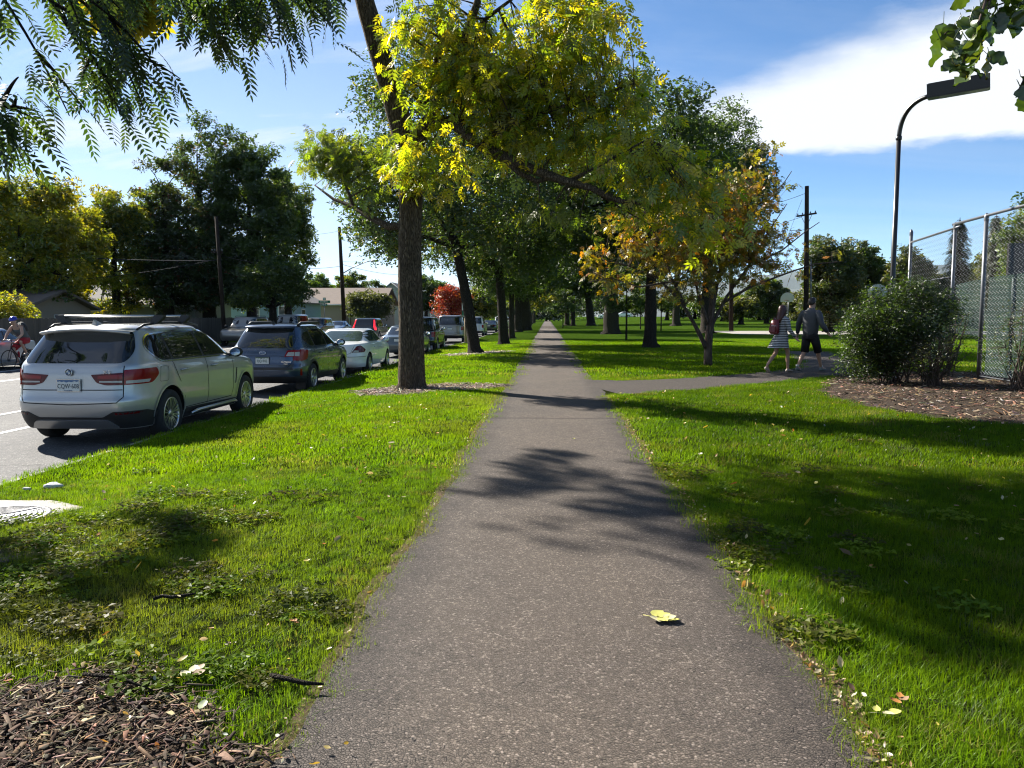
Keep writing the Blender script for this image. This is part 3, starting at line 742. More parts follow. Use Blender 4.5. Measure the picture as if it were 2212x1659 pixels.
GREEN = [(0.045, 0.086, 0.013), (0.058, 0.103, 0.014), (0.036, 0.070, 0.014), (0.078, 0.12, 0.016)]
DARKG = [(0.036, 0.066, 0.018), (0.046, 0.080, 0.020), (0.058, 0.096, 0.020)]
YELG = [(0.20, 0.23, 0.018), (0.27, 0.25, 0.015), (0.13, 0.18, 0.018), (0.32, 0.26, 0.012)]
ASHC = [(0.17, 0.245, 0.014), (0.25, 0.295, 0.014), (0.10, 0.17, 0.014), (0.33, 0.325, 0.014), (0.13, 0.20, 0.014)]

ASHLEAF = leaf_mat('ash_leaf', .68, .05, (1.75, 1.6, .45))
# ---------------------------------------------------------------- the big ash by the path
def PX(L): return [at(*p) for p in L]
D0 = 16.3
b0 = gp(889, 834); A0 = Vector((b0.x, b0.y, float(gz(b0.x, b0.y)) - 0.03))
t_pts = [A0] + PX([(887, 740, D0), (884, 600, D0), (884, 480, D0), (886, 400, D0), (880, 320, D0), (858, 245, D0), (835, 170, D0), (812, 90, D0), (790, 10, D0), (768, -80, D0)]) + [Vector((-5.0, 16.8, 11.2)), Vector((-5.6, 17.3, 13.0))]
t_rad = [.27, .262, .245, .232, .235, .25, .235, .215, .205, .19, .17, .12, .07]
extra = [
    (PX([(884, 330, 16.2), (925, 262, 15.9), (985, 268, 15.2), (1050, 322, 14.6), (1140, 362, 14.1), (1210, 388, 13.7), (1275, 405, 13.3), (1330, 432, 13.0), (1385, 440, 12.7)]), [.17, .15, .125, .105, .085, .07, .055, .04, .022]),
    (PX([(1085, 340, 14.4), (1120, 372, 14.2), (1160, 392, 14.0), (1195, 384, 13.8)]), [.06, .05, .045, .03]),
    (PX([(1230, 392, 13.6), (1290, 360, 13.4), (1400, 300, 13.2)]), [.04, .028, .012]),
    (PX([(935, 255, 15.8), (960, 170, 15.6), (1000, 95, 15.4), (1030, 10, 15.2), (1050, -70, 15.2)]), [.11, .10, .085, .07, .04]),
    (PX([(985, 110, 15.5), (1050, 40, 15.0), (1130, -20, 14.6)]), [.05, .04, .02]),
    (PX([(905, 250, 16.0), (935, 180, 15.9), (950, 80, 15.8), (955, -20, 15.8)]), [.07, .055, .045, .025]),
    (PX([(1040, 300, 14.8), (1150, 250, 14.3), (1270, 215, 14.0), (1370, 180, 13.8)]), [.05, .04, .028, .012]),
    (PX([(878, 488, 16.4), (840, 490, 16.7), (800, 470, 17.2), (765, 448, 17.6), (720, 430, 18.0), (680, 400, 18.4)]), [.085, .075, .06, .05, .035, .015]),
    (PX([(765, 448, 17.6), (740, 380, 17.8), (715, 320, 18.0)]), [.04, .03, .012]),
    ([Vector((-4.3, 16.6, 9.3)), Vector((-6.2, 15.6, 9.7)), Vector((-8.4, 15.0, 10.2))], [.10, .07, .03]), ([Vector((-4.2, 16.5, 9.0)), Vector((-4.9, 14.4, 9.3)), Vector((-5.2, 12.4, 9.3))], [.09, .06, .03]),
    ([Vector((-2.3, 15.2, 7.8)), Vector((-1.2, 14.8, 9.8)), Vector((-0.2, 14.2, 11.5))], [.08, .06, .03]),
]
def pe(px, py, d, rx, ry, rd):       # an ellipsoid of foliage seen at a picture point
    c = at(px, py, d); return (tuple(c), (rx * d / 1702, rd * .65, ry * d / 1702))
r_ = np.random.default_rng(5)
ash = [pe(935, 330, 15.6, 105, 85, 1.0), pe(1000, 120, 15.4, 165, 130, 1.8), pe(1190, 170, 14.5, 170, 160, 1.8), pe(1260, 40, 14.8, 110, 80, 1.6),
       pe(1330, 250, 14.0, 105, 110, 1.3), pe(1120, 285, 14.6, 150, 70, 1.3), pe(1420, 370, 13.2, 140, 90, 1.3), pe(1520, 455, 12.7, 85, 85, 1.0), pe(1380, 470, 12.9, 60, 40, .7), pe(905, 395, 15.8, 60, 45, .7), pe(1230, 330, 14, 120, 60, 1.0), pe(1060, 210, 15, 120, 80, 1.2)]
cl = [sample_ell(ash, 380, r_, 0.25), sample_ell([pe(870, 60, 16.0, 45, 60, .5), pe(1210, 470, 13.6, 60, 40, .5), pe(1130, 440, 14, 40, 25, .4), pe(770, 350, 17.6, 110, 60, 1.0), pe(700, 330, 18, 55, 60, .9), pe(800, 420, 17.2, 40, 25, .5)], 75, r_, .3),
      sample_ell([((-6.0, 13.4, 9.4), (3.0, 2.4, 1.1)), ((-8.6, 15.6, 10.0), (2.5, 2.4, 1.1)), ((-4.4, 12.3, 9.0), (2.4, 2.0, .9)), ((-3, 15.8, 12), (2.6, 2.2, 1.0))], 330, r_, .3)]  # unseen upper crown, clumps placed so their shadow reaches the right lawn
ncl = [len(c) for c in cl]; cl = np.concatenate(cl)
ashT = empty('ash_tree', A0); tag(ashT, 'big ash tree with yellow-green leaves and furrowed trunk beside the path', 'tree')
toL = lambda L: [Vector(p) - A0 for p in L]
limbs = [flare(toL(t_pts), t_rad, 1.42, .55)] + [(toL(p), r) for p, r in extra]
Pn, Rn = limb_nodes(limbs); cl = cl - np.array(A0)
tw = []; rr = random.Random(3)
for c in cl:
    d = np.linalg.norm(Pn - c, axis=1) + (Pn[:, 2] < 3.6) * 5; j = int(np.argmin(d))
    tw.append((bez(Pn[j], c, 4, wig=.18, r=rr, up=.04), min(.022, max(.009, Rn[j] * .5)), .004))
def furrowed():
    """trunk with real plated furrows: a fine skin pushed in and out"""
    m = MB()
    return m
trunk_mesh('trunk', limbs, BARK, ashT, 28, tw, rough=0.03, seed=2)
left_ = slice(ncl[0], ncl[0] + ncl[1]); main_ = np.r_[0:ncl[0], ncl[0] + ncl[1]:len(cl)]
V, Fc, col = crown_arrays(cl[main_], 15, 0.46, (ASH_V, ASH_F), 0.185, ASHC, 21, droop=0.55, yellow=(.20, (.42, .36, .016)))
V2, F2, c2 = crown_arrays(cl[left_], 15, 0.42, (ASH_V, ASH_F), 0.16, [(.075, .125, .014), (.10, .155, .014), (.16, .19, .014)], 22, droop=0.5)
Fc = np.concatenate([Fc, F2 + len(V)]); V = np.concatenate([V, V2]); col = np.concatenate([col, c2])
np_obj('crown', V, Fc, ASHLEAF, ashT, col=col)

# ---------------------------------------------------------------- locust whose branches hang in from the corner
L0 = Vector((-3.3, 1.2, 0.0))
loc = empty('locust_tree', L0); tag(loc, 'locust tree with feathery leaves hanging in at the upper corner', 'tree')
sprays = []      # hanging shoots: start, end
def shoot(a, b): sprays.append((at(a[0], a[1] - 30, a[2] * .76), at(b[0], b[1] - (80 if b[1] > 310 else 48), b[2] * .76)))
for a, b in (((-60, -60, 5.6), (150, 330, 5.6)), ((40, -60, 5.4), (290, 300, 5.7)), ((140, -60, 5.5), (330, 240, 5.8)), ((-60, 20, 5.6), (60, 250, 5.5)), ((-80, 100, 5.2), (110, 260, 5.4)),
             ((100, 20, 5.7), (240, 300, 5.9)), ((200, 60, 5.8), (310, 280, 6.0)), ((-40, 250, 4.6), (80, 340, 4.7)), ((-60, 230, 4.6), (40, 380, 4.6)), ((-70, 300, 4.6), (30, 330, 4.7)),
             ((20, 60, 5.2), (200, 200, 5.3)), ((-40, -40, 5.2), (150, 120, 5.3)), ((60, -60, 6), (240, 90, 6)), ((160, -80, 6), (260, 60, 6)),
             ((330, -60, 6.4), (400, 70, 6.4)), ((380, -60, 6.3), (470, 150, 6.3)), ((430, -80, 6.2), (560, 170, 6.2)), ((480, -60, 6.5), (590, 150, 6.4)), ((540, -60, 6.3), (640, 150, 6.3)),
             ((590, -70, 6.5), (690, 100, 6.4)), ((640, -60, 6.6), (750, 70, 6.6)), ((420, -60, 6.8), (530, 60, 6.8)), ((520, -60, 6.9), (620, 60, 6.9)), ((350, -60, 6.9), (450, 50, 7)), ((600, -80, 7), (700, 30, 7)), ((470, -90, 6.0), (520, 110, 6.0)), ((660, -90, 6.3), (740, 20, 6.2)), ((560, -90, 6.1), (600, 90, 6.0)),
             ((-60, -80, 6.2), (60, 100, 6.2)), ((0, -80, 6.0), (110, 110, 6.0)), ((80, -90, 5.3), (170, 100, 5.3)), ((190, -80, 5.6), (300, 40, 5.6))): shoot(a, b)
r_ = np.random.default_rng(11); rr = random.Random(11)
TP, TY, TS = [], [], []; tw = []
def dress(a, b, per_m=12, size=0.178, sub=True):
    pts = bez(a - L0, b - L0, 9, sag=-.10, wig=.06, r=rr); tw.append((pts, .012, .003))
    L = (b - a).length; n = max(6, int(per_m * L))
    for i in range(n):
        t = 0.12 + 0.88 * (i + .5) / n; k = min(int(t * 9), 8); p = pts[k].lerp(pts[k + 1], t * 9 - k); d = (pts[k + 1] - pts[k]).normalized()
        yaw = math.atan2(d.y, d.x) + rr.choice((-1, 1)) * rr.uniform(.4, 1.4)
        TP.append(tuple(p + Vector((rr.uniform(-1, 1), rr.uniform(-1, 1), rr.uniform(-1, 1))) * 0.07)); TY.append((yaw, rr.uniform(.25, 1.25), rr.uniform(-.7, .7))); TS.append(size * rr.uniform(.6, 1.2))
    if sub:
        for q in range(3):
            t = rr.uniform(.2, .85); k = min(int(t * 9), 8); p = pts[k] + L0
            dress(p, p + (b - a) * rr.uniform(.15, .33) + Vector((rr.uniform(-.2, .2), rr.uniform(-.3, .3), rr.uniform(-.12, .1))), per_m, size, False)
for k_, (a, b) in enumerate(sprays):
    if k_ not in (3, 4, 9, 10, 11, 28, 29): dress(a, b)
# unseen sprays added to its crown, kept only where they shade lawn and path
for _ in range(1300):
    c = Vector((rr.uniform(-13.5, -2.0), rr.uniform(0.0, 15.0), rr.uniform(5.6, 9.0)))
    q = c - sdir * (c.z / sdir.z)        # where its shadow falls
    if not ((-4.6 < q.x < -1.9 and 3.7 < q.y < 4.9 and rr.random() < .6) or (-.4 < q.x < 1.3 and 6.5 < q.y < 8.6) or (1.5 < q.x < 7.5 and 3.3 < q.y < 9.0)): continue
    if c.x > -8 and c.z < 2.3 + 0.41 * c.y: continue      # keep it above the view
    if (c.x + 6) ** 2 / 60 + (c.y - 7) ** 2 / 75 > 1: continue
    dress(c, c + Vector((rr.uniform(-1.1, 1.1), rr.uniform(-1.1, 1.1), rr.uniform(-.5, .1))), 40, 0.36, False)
TY = np.array(TY); M = rot_mats(TY[:, 0], TY[:, 1], TY[:, 2])
col = pick([(0.035, 0.070, 0.016), (0.045, 0.085, 0.018), (0.03, 0.06, 0.018), (0.06, 0.10, 0.018)], len(TP), .2)
V, Fc, col = stamp(LOC_V, LOC_F, np.array(TP), M, np.array(TS), col)
np_obj('crown', V, Fc, LEAF, loc, col=col)
limbs = [flare([Vector((0, 0, 0)), Vector((-.05, .05, 2.2)), Vector((-.3, .4, 4.2)), Vector((-.9, 1.2, 6.5)), Vector((-1.6, 2.0, 8.6))], [.26, .22, .2, .14, .06], 1.5, .5)]
for q in ([(-.2, .3, 3.9), (.1, 2.2, 4.9), (.3, 3.8, 5.2), (.5, 5.3, 5.0)], [(-.2, .3, 3.6), (-.9, 2.2, 4.5), (-1.2, 3.6, 4.4), (-1.1, 4.3, 3.9)], [(-.6, .8, 5.4), (-3, 3, 6.6), (-5.6, 5.6, 6.8), (-7.0, 9, 6.7)], [(-.8, 1, 6), (-1.0, 5, 7.5), (-1.5, 9, 8.0), (-2.2, 12, 8.2)], [(-1.5, 9, 8.0), (-3.2, 11.4, 8.3), (-4.6, 12.4, 8.3)], [(-.6, .8, 5.4), (-4, 1.5, 6.6), (-7, 3, 7.0)]):
    limbs.append(([Vector(p) for p in q], [.11, .08, .05, .02][:len(q)]))
Pn, Rn = limb_nodes(limbs)
for pts, a, b in list(tw):
    if (Pn[np.argmin(np.linalg.norm(Pn - np.array(pts[0]), axis=1))] - np.array(pts[0])).dot((1, 1, 1)) is not None and a > .011 and rr.random() < .5:
        j = int(np.argmin(np.linalg.norm(Pn - np.array(pts[0]), axis=1))); tw.append((bez(Pn[j], pts[0], 4, wig=.1, r=rr), .006, .003))
trunk_mesh('trunk', limbs, BARK2, loc, 12, tw, seed=5)
# yellow spray hanging between
yl = sample_ell([pe(268, 15, 5.2, 38, 55, .3), pe(245, -40, 5.2, 50, 40, .3)], 26, np.random.default_rng(8), .2) - np.array(L0)
V, Fc, col = crown_arrays(yl, 16, .14, (SPR_V, SPR_F), .105, [(.36, .30, .02), (.30, .28, .02), (.42, .33, .02)], 31, droop=.7)
np_obj('yellow_spray', V, Fc, LEAF, loc, col=col)

# ---------------------------------------------------------------- rows of trees along the path and across the park
def row_tree(px, py, h, r0, cr, pal, seed, label, lean=0.0, crown_z=0.62, bark=BARK2, group='trees in rows along the path', n_cl=110, n_per=26, size=0.30, low=None, yellow=None, x=None, y=None, wide=1.0, off=(0, 0), base=1.6, name='shade_tree'):
    p = gp(px, py) if x is None else Vector((x, y, 0)); p.z = float(gz(p.x, p.y))
    th = h * 0.62; tr = ([(0, 0, 0), (lean * .3, 0, th * .3), (lean * .75, .1, th * .65), (lean, .2, th)], [r0, r0 * .86, r0 * .66, r0 * .3])
    ox, oy = off
    ells = [((lean + ox, oy, h * crown_z), (cr * wide, cr, h * (1 - crown_z) * .98)), ((lean + ox - cr * .45 * wide, oy + .3, h * crown_z * .86), (cr * .6 * wide, cr * .7, h * .22)), ((lean + ox + cr * .5 * wide, oy - .3, h * crown_z * .9), (cr * .6 * wide, cr * .7, h * .24))]
    return make_tree(name, label, p, tr, ells, n_cl, int(n_per * 2.0), (FAR_V, FAR_F), size * .95, pal, seed, spread=cr * .23, bark=bark, group=group, crown_bottom=low, yellow=yellow, base=base)
row_tree(1027, 760, 13.0, .25, 4.2, DARKG + GREEN[:1], 101, 'leaning grey tree in a mulch ring, second along the path', lean=-1.3, crown_z=.56, low=4.2, n_cl=270, n_per=34, size=.27, yellow=(.06, (.2, .19, .015)))
row_tree(1089, 743, 12.5, .27, 4.4, DARKG + GREEN[:1], 102, 'dark forked tree, third along the left of the path', lean=-.5, low=3.0, n_cl=260, n_per=30, size=.30)
row_tree(1105, 730, 9.5, .22, 3.0, GREEN, 103, 'slim dark tree behind the forked one', low=2.8, n_cl=150)
row_tree(1119, 716, 12, .38, 4.6, DARKG, 104, 'stout dark tree before the broad double trunk', low=3.4, n_cl=190, n_per=26, size=.40)
row_tree(1131, 713.5, 14, .75, 5.6, GREEN[:3], 105, 'broad old trunk, widest in the left row', low=3.8, n_cl=190, n_per=28, size=.46, base=1.3)
for k, (x, y, h) in enumerate(((-2.6, 104, 8), (-2.7, 114, 9), (-2.8, 125, 10), (-3.0, 141, 13), (-3.1, 158, 9), (-3.0, 178, 12), (-3.2, 205, 13))):
    row_tree(0, 0, h, .22 + .02 * (k % 3), 3.6 + .3 * (k % 3), [YELG + GREEN, GREEN, DARKG][k % 3], 110 + k, ['small yellowing tree', 'green tree', 'dark tree', 'tall dark tree', 'slim green tree', 'shady green tree', 'last tree'][k] + ' far down the left row, %s from the camera' % ['sixth', 'seventh', 'eighth', 'ninth', 'tenth', 'eleventh', 'twelfth'][k], x=x, y=y, n_cl=60, n_per=16, size=.6, low=2.6)
G2 = 'trees standing on the park lawn'
row_tree(1405, 752, 12.5, .29, 4.2, DARKG, 130, 'dark straight trunk behind the orange ornamental tree', low=3.9, n_cl=240, n_per=30, size=.32, group=G2, off=(-.8, 0))
row_tree(1320, 722, 16, .62, 6.6, DARKG + GREEN[:1], 131, 'massive flared trunk right of the path', low=3.8, n_cl=220, n_per=30, size=.48, group=G2, base=1.5)
row_tree(1277, 704, 18, .62, 7.5, DARKG, 132, 'leaning thick forked trunk far right of the path', low=3.6, n_cl=190, n_per=28, size=.62, group=G2, lean=-1.2, base=1.4)
row_tree(1238, 704, 15, .34, 5.5, GREEN, 133, 'pale straight trunk close right of the distant path', low=3.4, n_cl=170, n_per=26, size=.58, group=G2)
row_tree(1475, 702, 16.5, .5, 6.5, DARKG + GREEN[1:2], 135, 'pale trunk with tall crown rising behind the orange tree', low=6.0, n_cl=130, n_per=26, size=.58, group=G2, x=17.0, y=105)
row_tree(0, 0, 19, .5, 4.6, DARKG + GREEN[:2], 136, 'tall dark crown standing above the orange tree', x=13.2, y=66, low=4.5, n_cl=300, n_per=30, size=.40, group=G2)
row_tree(0, 0, 14, .4, 5.0, GREEN, 138, 'green crown hanging over the end of the path', x=3.2, y=128, low=3.4, n_cl=90, n_per=22, size=.6, group=G2)
# young planted trees with thin stems
for k, (px, py, h, cr) in enumerate(((1353, 736, 5.4, 1.5), (1428, 716, 5.6, 1.7), (1383.5, 713, 5.2, 1.5), (1216, 709, 5, 1.4))):
    row_tree(px, py, h, .07, cr, GREEN, 150 + k, 'young thin-stemmed tree ' + ['with low green leaves before the massive trunk', 'with slim pale stem left of the orange tree', 'between dark trunk and massive trunk', 'beside the distant path edge'][k], low=2.0, n_cl=46, n_per=26, size=.24, group='young planted trees on the lawn', base=0, name='young_tree')

# small ornamental tree with orange leaves: many low limbs, few leaves
o0 = gp(1530, 792); o0.z = float(gz(o0.x, o0.y))
ot = [at(*p) - o0 for p in ((1520, 700, 23.1), (1480, 620, 22.6), (1420, 585, 22), (1350, 560, 21.5), (1310, 560, 21.3))]
limbsO = [([Vector((0, 0, 0)), Vector((-.01, 0, .45)), Vector((.0, 0, .9)), Vector((.06, .02, 1.5)), Vector((.1, 0, 2.2))], [.13, .12, .12, .10, .08])]
def olimb(pts, r0):
    pts = [at(a, b, d) - o0 for a, b, d in pts]; n = len(pts); limbsO.append((pts, [r0 + (.010 - r0) * (i / (n - 1)) ** .8 for i in range(n)]))
olimb([(1526, 752, 23.1), (1500, 700, 23.0), (1470, 650, 22.7), (1420, 600, 22.3), (1360, 575, 22.0), (1300, 560, 21.8)], .075)
olimb([(1480, 660, 22.8), (1450, 600, 22.6), (1430, 530, 22.5), (1400, 480, 22.5)], .05)
olimb([(1530, 700, 23.1), (1510, 640, 23.0), (1490, 560, 22.9), (1470, 470, 22.8), (1480, 420, 22.8)], .06)
olimb([(1534, 700, 23.1), (1545, 640, 23.3), (1560, 560, 23.4), (1590, 470, 23.5), (1620, 400, 23.5), (1640, 350, 23.5)], .06)
olimb([(1534, 710, 23.1), (1570, 640, 23.2), (1620, 570, 23.3), (1660, 500, 23.4), (1700, 440, 23.5)], .055)
olimb([(1560, 655, 23.2), (1620, 620, 23.0), (1700, 590, 22.8), (1760, 570, 22.7), (1820, 565, 22.6)], .045)
olimb([(1620, 575, 23.3), (1690, 540, 23.2), (1740, 500, 23.2), (1770, 480, 23.2)], .03)
olimb([(1500, 590, 23.2), (1520, 500, 23.4), (1540, 420, 23.6), (1570, 360, 23.7)], .04)
olimb([(1440, 610, 22.4), (1380, 620, 22.0), (1320, 600, 21.8), (1270, 610, 21.6)], .03)
olimb([(1590, 470, 23.5), (1640, 440, 23.5), (1690, 400, 23.5), (1710, 370, 23.5)], .025)
Pn, Rn = limb_nodes(limbsO); r_ = np.random.default_rng(77); rr = random.Random(77)
E_ = [pe(1330, 560, 21.8, 70, 90, .9), pe(1420, 520, 22.4, 100, 100, 1.3), pe(1520, 470, 23, 120, 120, 1.5), pe(1620, 440, 23.4, 80, 110, 1.2), pe(1680, 540, 23.1, 70, 70, .9), pe(1580, 570, 23.2, 100, 60, 1.2), pe(1480, 610, 22.6, 130, 40, 1.0), pe(1780, 560, 22.7, 40, 25, .4), pe(1620, 350, 23.5, 45, 45, .6)]
cl = sample_ell(E_, 310, r_, .3) - np.array(o0)
orn = empty('ornamental_tree', o0); tag(orn, 'small low-branched tree with sparse orange and green autumn leaves', 'tree')
tw = []
for c in cl:
    d = np.linalg.norm(Pn - c, axis=1) + (Pn[:, 2] < 1.6) * 4; j = int(np.argmin(d)); tw.append((bez(Pn[j], c, 4, wig=.2, r=rr, up=.06), min(.02, max(.008, Rn[j] * .6)), .004))
    for _ in range(2): e = c + r_.normal(0, .35, 3); tw.append((bez(c, e, 2, wig=.2, r=rr), .006, .003))
trunk_mesh('trunk', limbsO, BARK3, orn, 10, tw, seed=9)
V, Fc, col = crown_arrays(cl, 11, .38, (SPR_V, SPR_F), .145, [(.20, .19, .016), (.27, .19, .014), (.13, .14, .016), (.31, .16, .012), (.23, .22, .016), (.10, .12, .016)], 78, droop=.5, yellow=(.10, (.38, .15, .012)))
np_obj('crown', V, Fc, LEAF, orn, col=col)

# ---------------------------------------------------------------- trees behind the street
G3 = 'trees in the gardens across the street'
def garden_tree(px, D, top, halfw, pal, seed, label, n_cl=150, n_per=28, size=.42, trunk_r=.35, low=2.0, yellow=None, bark=BARK2, wide=1.0, extra=None, narrow_top=False, cz=.5, name='garden_tree'):
    p = at(px, 720, D); p.z = float(gz(p.x, D)) if p.x > -5 else -.22; h = at(px, top, D).z - p.z; cr = halfw * D / 1702
    ells = [((0, 0, h * cz), (cr, cr * .85, h * .40)), ((-cr * .25, 0, h * .74), (cr * .62, cr * .6, h * .24)), ((cr * .3, .4, h * .68), (cr * .6, cr * .6, h * .26))]
    if narrow_top: ells = [((k * cr, q * cr * .3, h * (t - e)), (cr * w, cr * w * 1.1, h * e)) for k, q, t, e, w in ((0, 0, 1.0, .34, .24), (-.42, .5, .90, .33, .24), (.40, -.5, .93, .34, .25), (-.75, 0, .72, .27, .24), (.74, .3, .78, .28, .24), (.1, -.8, .62, .26, .4), (-.3, .9, .55, .24, .4), (.35, .8, .5, .22, .4), (-.65, -.4, .44, .2, .3), (.65, -.5, .46, .2, .32))]
    th = h * .7; lean = random.Random(seed).uniform(-.6, .6)
    return make_tree(name, label, p, ([(0, 0, 0), (lean * .2, 0, th * .35), (lean * .6, 0, th * .7), (lean, 0, th)], [trunk_r, trunk_r * .8, trunk_r * .55, trunk_r * .2]), ells, n_cl, int(n_per * 2.0), (FAR_V, FAR_F), size * .95, pal, seed, spread=max(.7, cr * .2), bark=bark, group=G3, crown_bottom=low, yellow=yellow, limbs_n=9, shell=.35)
garden_tree(60, 44, 345, 140, YELG + GREEN[1:2], 201, 'yellow-green tree at the far left behind the fence', low=2.6, n_cl=190, size=.38)
garden_tree(-40, 50, 330, 130, GREEN + YELG[:1], 202, 'green tree at the left edge behind the yellow one', low=3, n_cl=120)
garden_tree(150, 50, 400, 90, YELG, 203, 'golden tree leaning behind the street wires', low=2.4, n_cl=130, size=.40)
garden_tree(255, 56, 380, 85, YELG + GREEN[:2], 204, 'pale yellow-green tree beside the dark tall ones', low=2.2, n_cl=150, size=.42)
garden_tree(365, 58, 285, 105, DARKG + [(.05, .05, .02)], 205, 'tall dark tree with rusty twigs, left of the pair', low=2.4, n_cl=230, n_per=28, size=.42, narrow_top=True, yellow=(.05, (.13, .055, .02)), trunk_r=.45)
garden_tree(455, 60, 235, 130, DARKG, 206, 'tallest dark tree, pointed, behind the utility pole', low=2.6, n_cl=280, n_per=30, size=.42, narrow_top=True, yellow=(.03, (.14, .06, .02)), trunk_r=.55)
garden_tree(545, 60, 270, 110, DARKG + GREEN[:2], 207, 'tall leafy green tree right of the pointed dark one', low=2.8, n_cl=230, n_per=28, size=.42, trunk_r=.4)
garden_tree(625, 66, 345, 62, GREEN + YELG[:1], 208, 'lighter green tree hanging before the blue house', low=3.2, n_cl=130, size=.42)
garden_tree(590, 54, 560, 80, GREEN + YELG[2:3], 209, 'low yellow-green boughs in front of the blue house', low=2.3, n_cl=90, n_per=24, size=.36, cz=.62)
garden_tree(690, 120, 592, 46, [(.07, .13, .015), (.09, .15, .016)], 210, 'round bright green tree behind the tan house', low=3, n_cl=90, size=.6, cz=.6)
garden_tree(762, 128, 588, 40, GREEN + YELG[1:2], 211, 'yellowish tree behind the street lamp', low=3, n_cl=70, size=.65, cz=.6)
garden_tree(815, 115, 588, 34, DARKG, 212, 'dark conical tree at the end of the gardens', low=3, n_cl=80, size=.55, narrow_top=True)
garden_tree(797, 92, 628, 52, [(.07, .085, .025), (.06, .075, .02)], 213, 'dusty green round tree beside the utility pole', low=1.8, n_cl=120, size=.42, cz=.58)
garden_tree(975, 84, 612, 38, [(.24, .022, .018), (.30, .03, .02), (.19, .03, .018)], 214, 'small crimson maple across the street', low=1.3, n_cl=90, n_per=18, size=.34, cz=.55, yellow=(.22, (.26, .09, .015)), name='maple_tree')
garden_tree(1040, 96, 618, 46, YELG + GREEN, 215, 'yellow and green tree right of the crimson maple', low=1.6, n_cl=110, size=.46, cz=.55)
garden_tree(920, 120, 590, 60, GREEN, 216, 'green tree behind the crimson maple', low=3, n_cl=100, size=.6, cz=.6)
garden_tree(860, 150, 640, 40, DARKG, 217, 'dark low tree at the end of the street', low=2, n_cl=70, size=.7, cz=.6)
garden_tree(20, 34, 640, 40, YELG, 218, 'small yellow bush tree leaning over the plank fence', low=.9, n_cl=40, size=.24, cz=.6, trunk_r=.08)
# far trees across the park and behind the fence
G4 = 'trees at the far edge of the park'
def far_tree(px, D, top, halfw, pal, seed, label, **k):
    t = garden_tree(px, D, top, halfw, pal, seed, label, **k); t['group'] = G4; return t
OLIVE = [(.07, .085, .025), (.085, .09, .025), (.05, .07, .025)]
far_tree(1790, 72, 500, 70, OLIVE + DARKG, 231, 'broad olive-green tree behind the walking couple', low=.8, n_cl=230, cz=.45, n_per=28, size=.42, yellow=(.03, (.3, .2, .02)))
far_tree(1852, 78, 515, 62, GREEN + OLIVE, 232, 'green tree left of the lamp post', low=.8, cz=.42, n_cl=130, size=.48)
far_tree(1960, 74, 530, 48, OLIVE, 233, 'rounded tree behind the near fence corner', low=1, n_cl=150, size=.45, cz=.5)
far_tree(1905, 95, 560, 50, GREEN, 234, 'low green tree behind the lamp post', low=2, n_cl=90, size=.6)
far_tree(1655, 118, 600, 50, GREEN + OLIVE, 235, 'bushy green tree at the lawn end left of the couple', low=1, n_cl=90, size=.6, cz=.5)
far_tree(1600, 112, 640, 45, OLIVE + YELG[:1], 236, 'low olive bush tree by the garden wall', low=.5, n_cl=80, size=.5, cz=.5)
far_tree(1730, 112, 625, 40, OLIVE, 237, 'low bush tree behind the hoop', low=.5, n_cl=70, size=.55, cz=.5)
far_tree(2215, 46, 420, 60, GREEN + YELG[2:3], 238, 'leafy green tree above the fence at the right edge', low=3.4, n_cl=130, size=.36)
far_tree(2150, 60, 520, 45, [(.10, .12, .02), (.08, .1, .02)], 239, 'yellow-green tree behind the windscreen', low=2, n_cl=100, size=.42)
far_tree(1640, 150, 628, 75, OLIVE + GREEN, 251, 'wide bushy tree closing the lawn left of the couple', low=.5, n_cl=120, size=.8, cz=.45)
far_tree(1500, 165, 640, 75, DARKG + OLIVE, 252, 'dark bushy tree closing the lawn behind the orange tree', low=1, n_cl=110, size=.85, cz=.45)
far_tree(1770, 130, 620, 60, GREEN + YELG[:1], 253, 'green bushy tree behind the crossarm pole', low=.5, n_cl=110, size=.7, cz=.45)
far_tree(1920, 120, 575, 60, DARKG + OLIVE, 254, 'dark tree in the gap right of the lamp post', low=.5, n_cl=110, size=.65, cz=.45)
far_tree(2010, 110, 590, 60, OLIVE, 255, 'olive tree far behind the fence posts', low=.5, n_cl=100, size=.6, cz=.45)
far_tree(2110, 90, 570, 60, GREEN + OLIVE, 256, 'green tree behind the windscreen cloth', low=.5, n_cl=100, size=.5, cz=.45)
far_tree(1560, 140, 640, 70, GREEN, 240, 'distant green tree between lawn trunks', low=2, n_cl=80, size=.8)
far_tree(1440, 150, 645, 80, DARKG + YELG[:1], 241, 'distant tree over the parked cars', low=3, n_cl=80, size=.8)
far_tree(1300, 230, 640, 120, DARKG, 242, 'distant dark grove tree right of the path end', low=2, n_cl=100, size=1.1)
far_tree(1180, 260, 640, 90, DARKG, 243, 'distant dark tree closing the path', low=1, n_cl=100, size=1.2)
far_tree(1080, 240, 640, 80, GREEN + YELG[:1], 244, 'distant tree closing the street', low=2, n_cl=80, size=1.1)
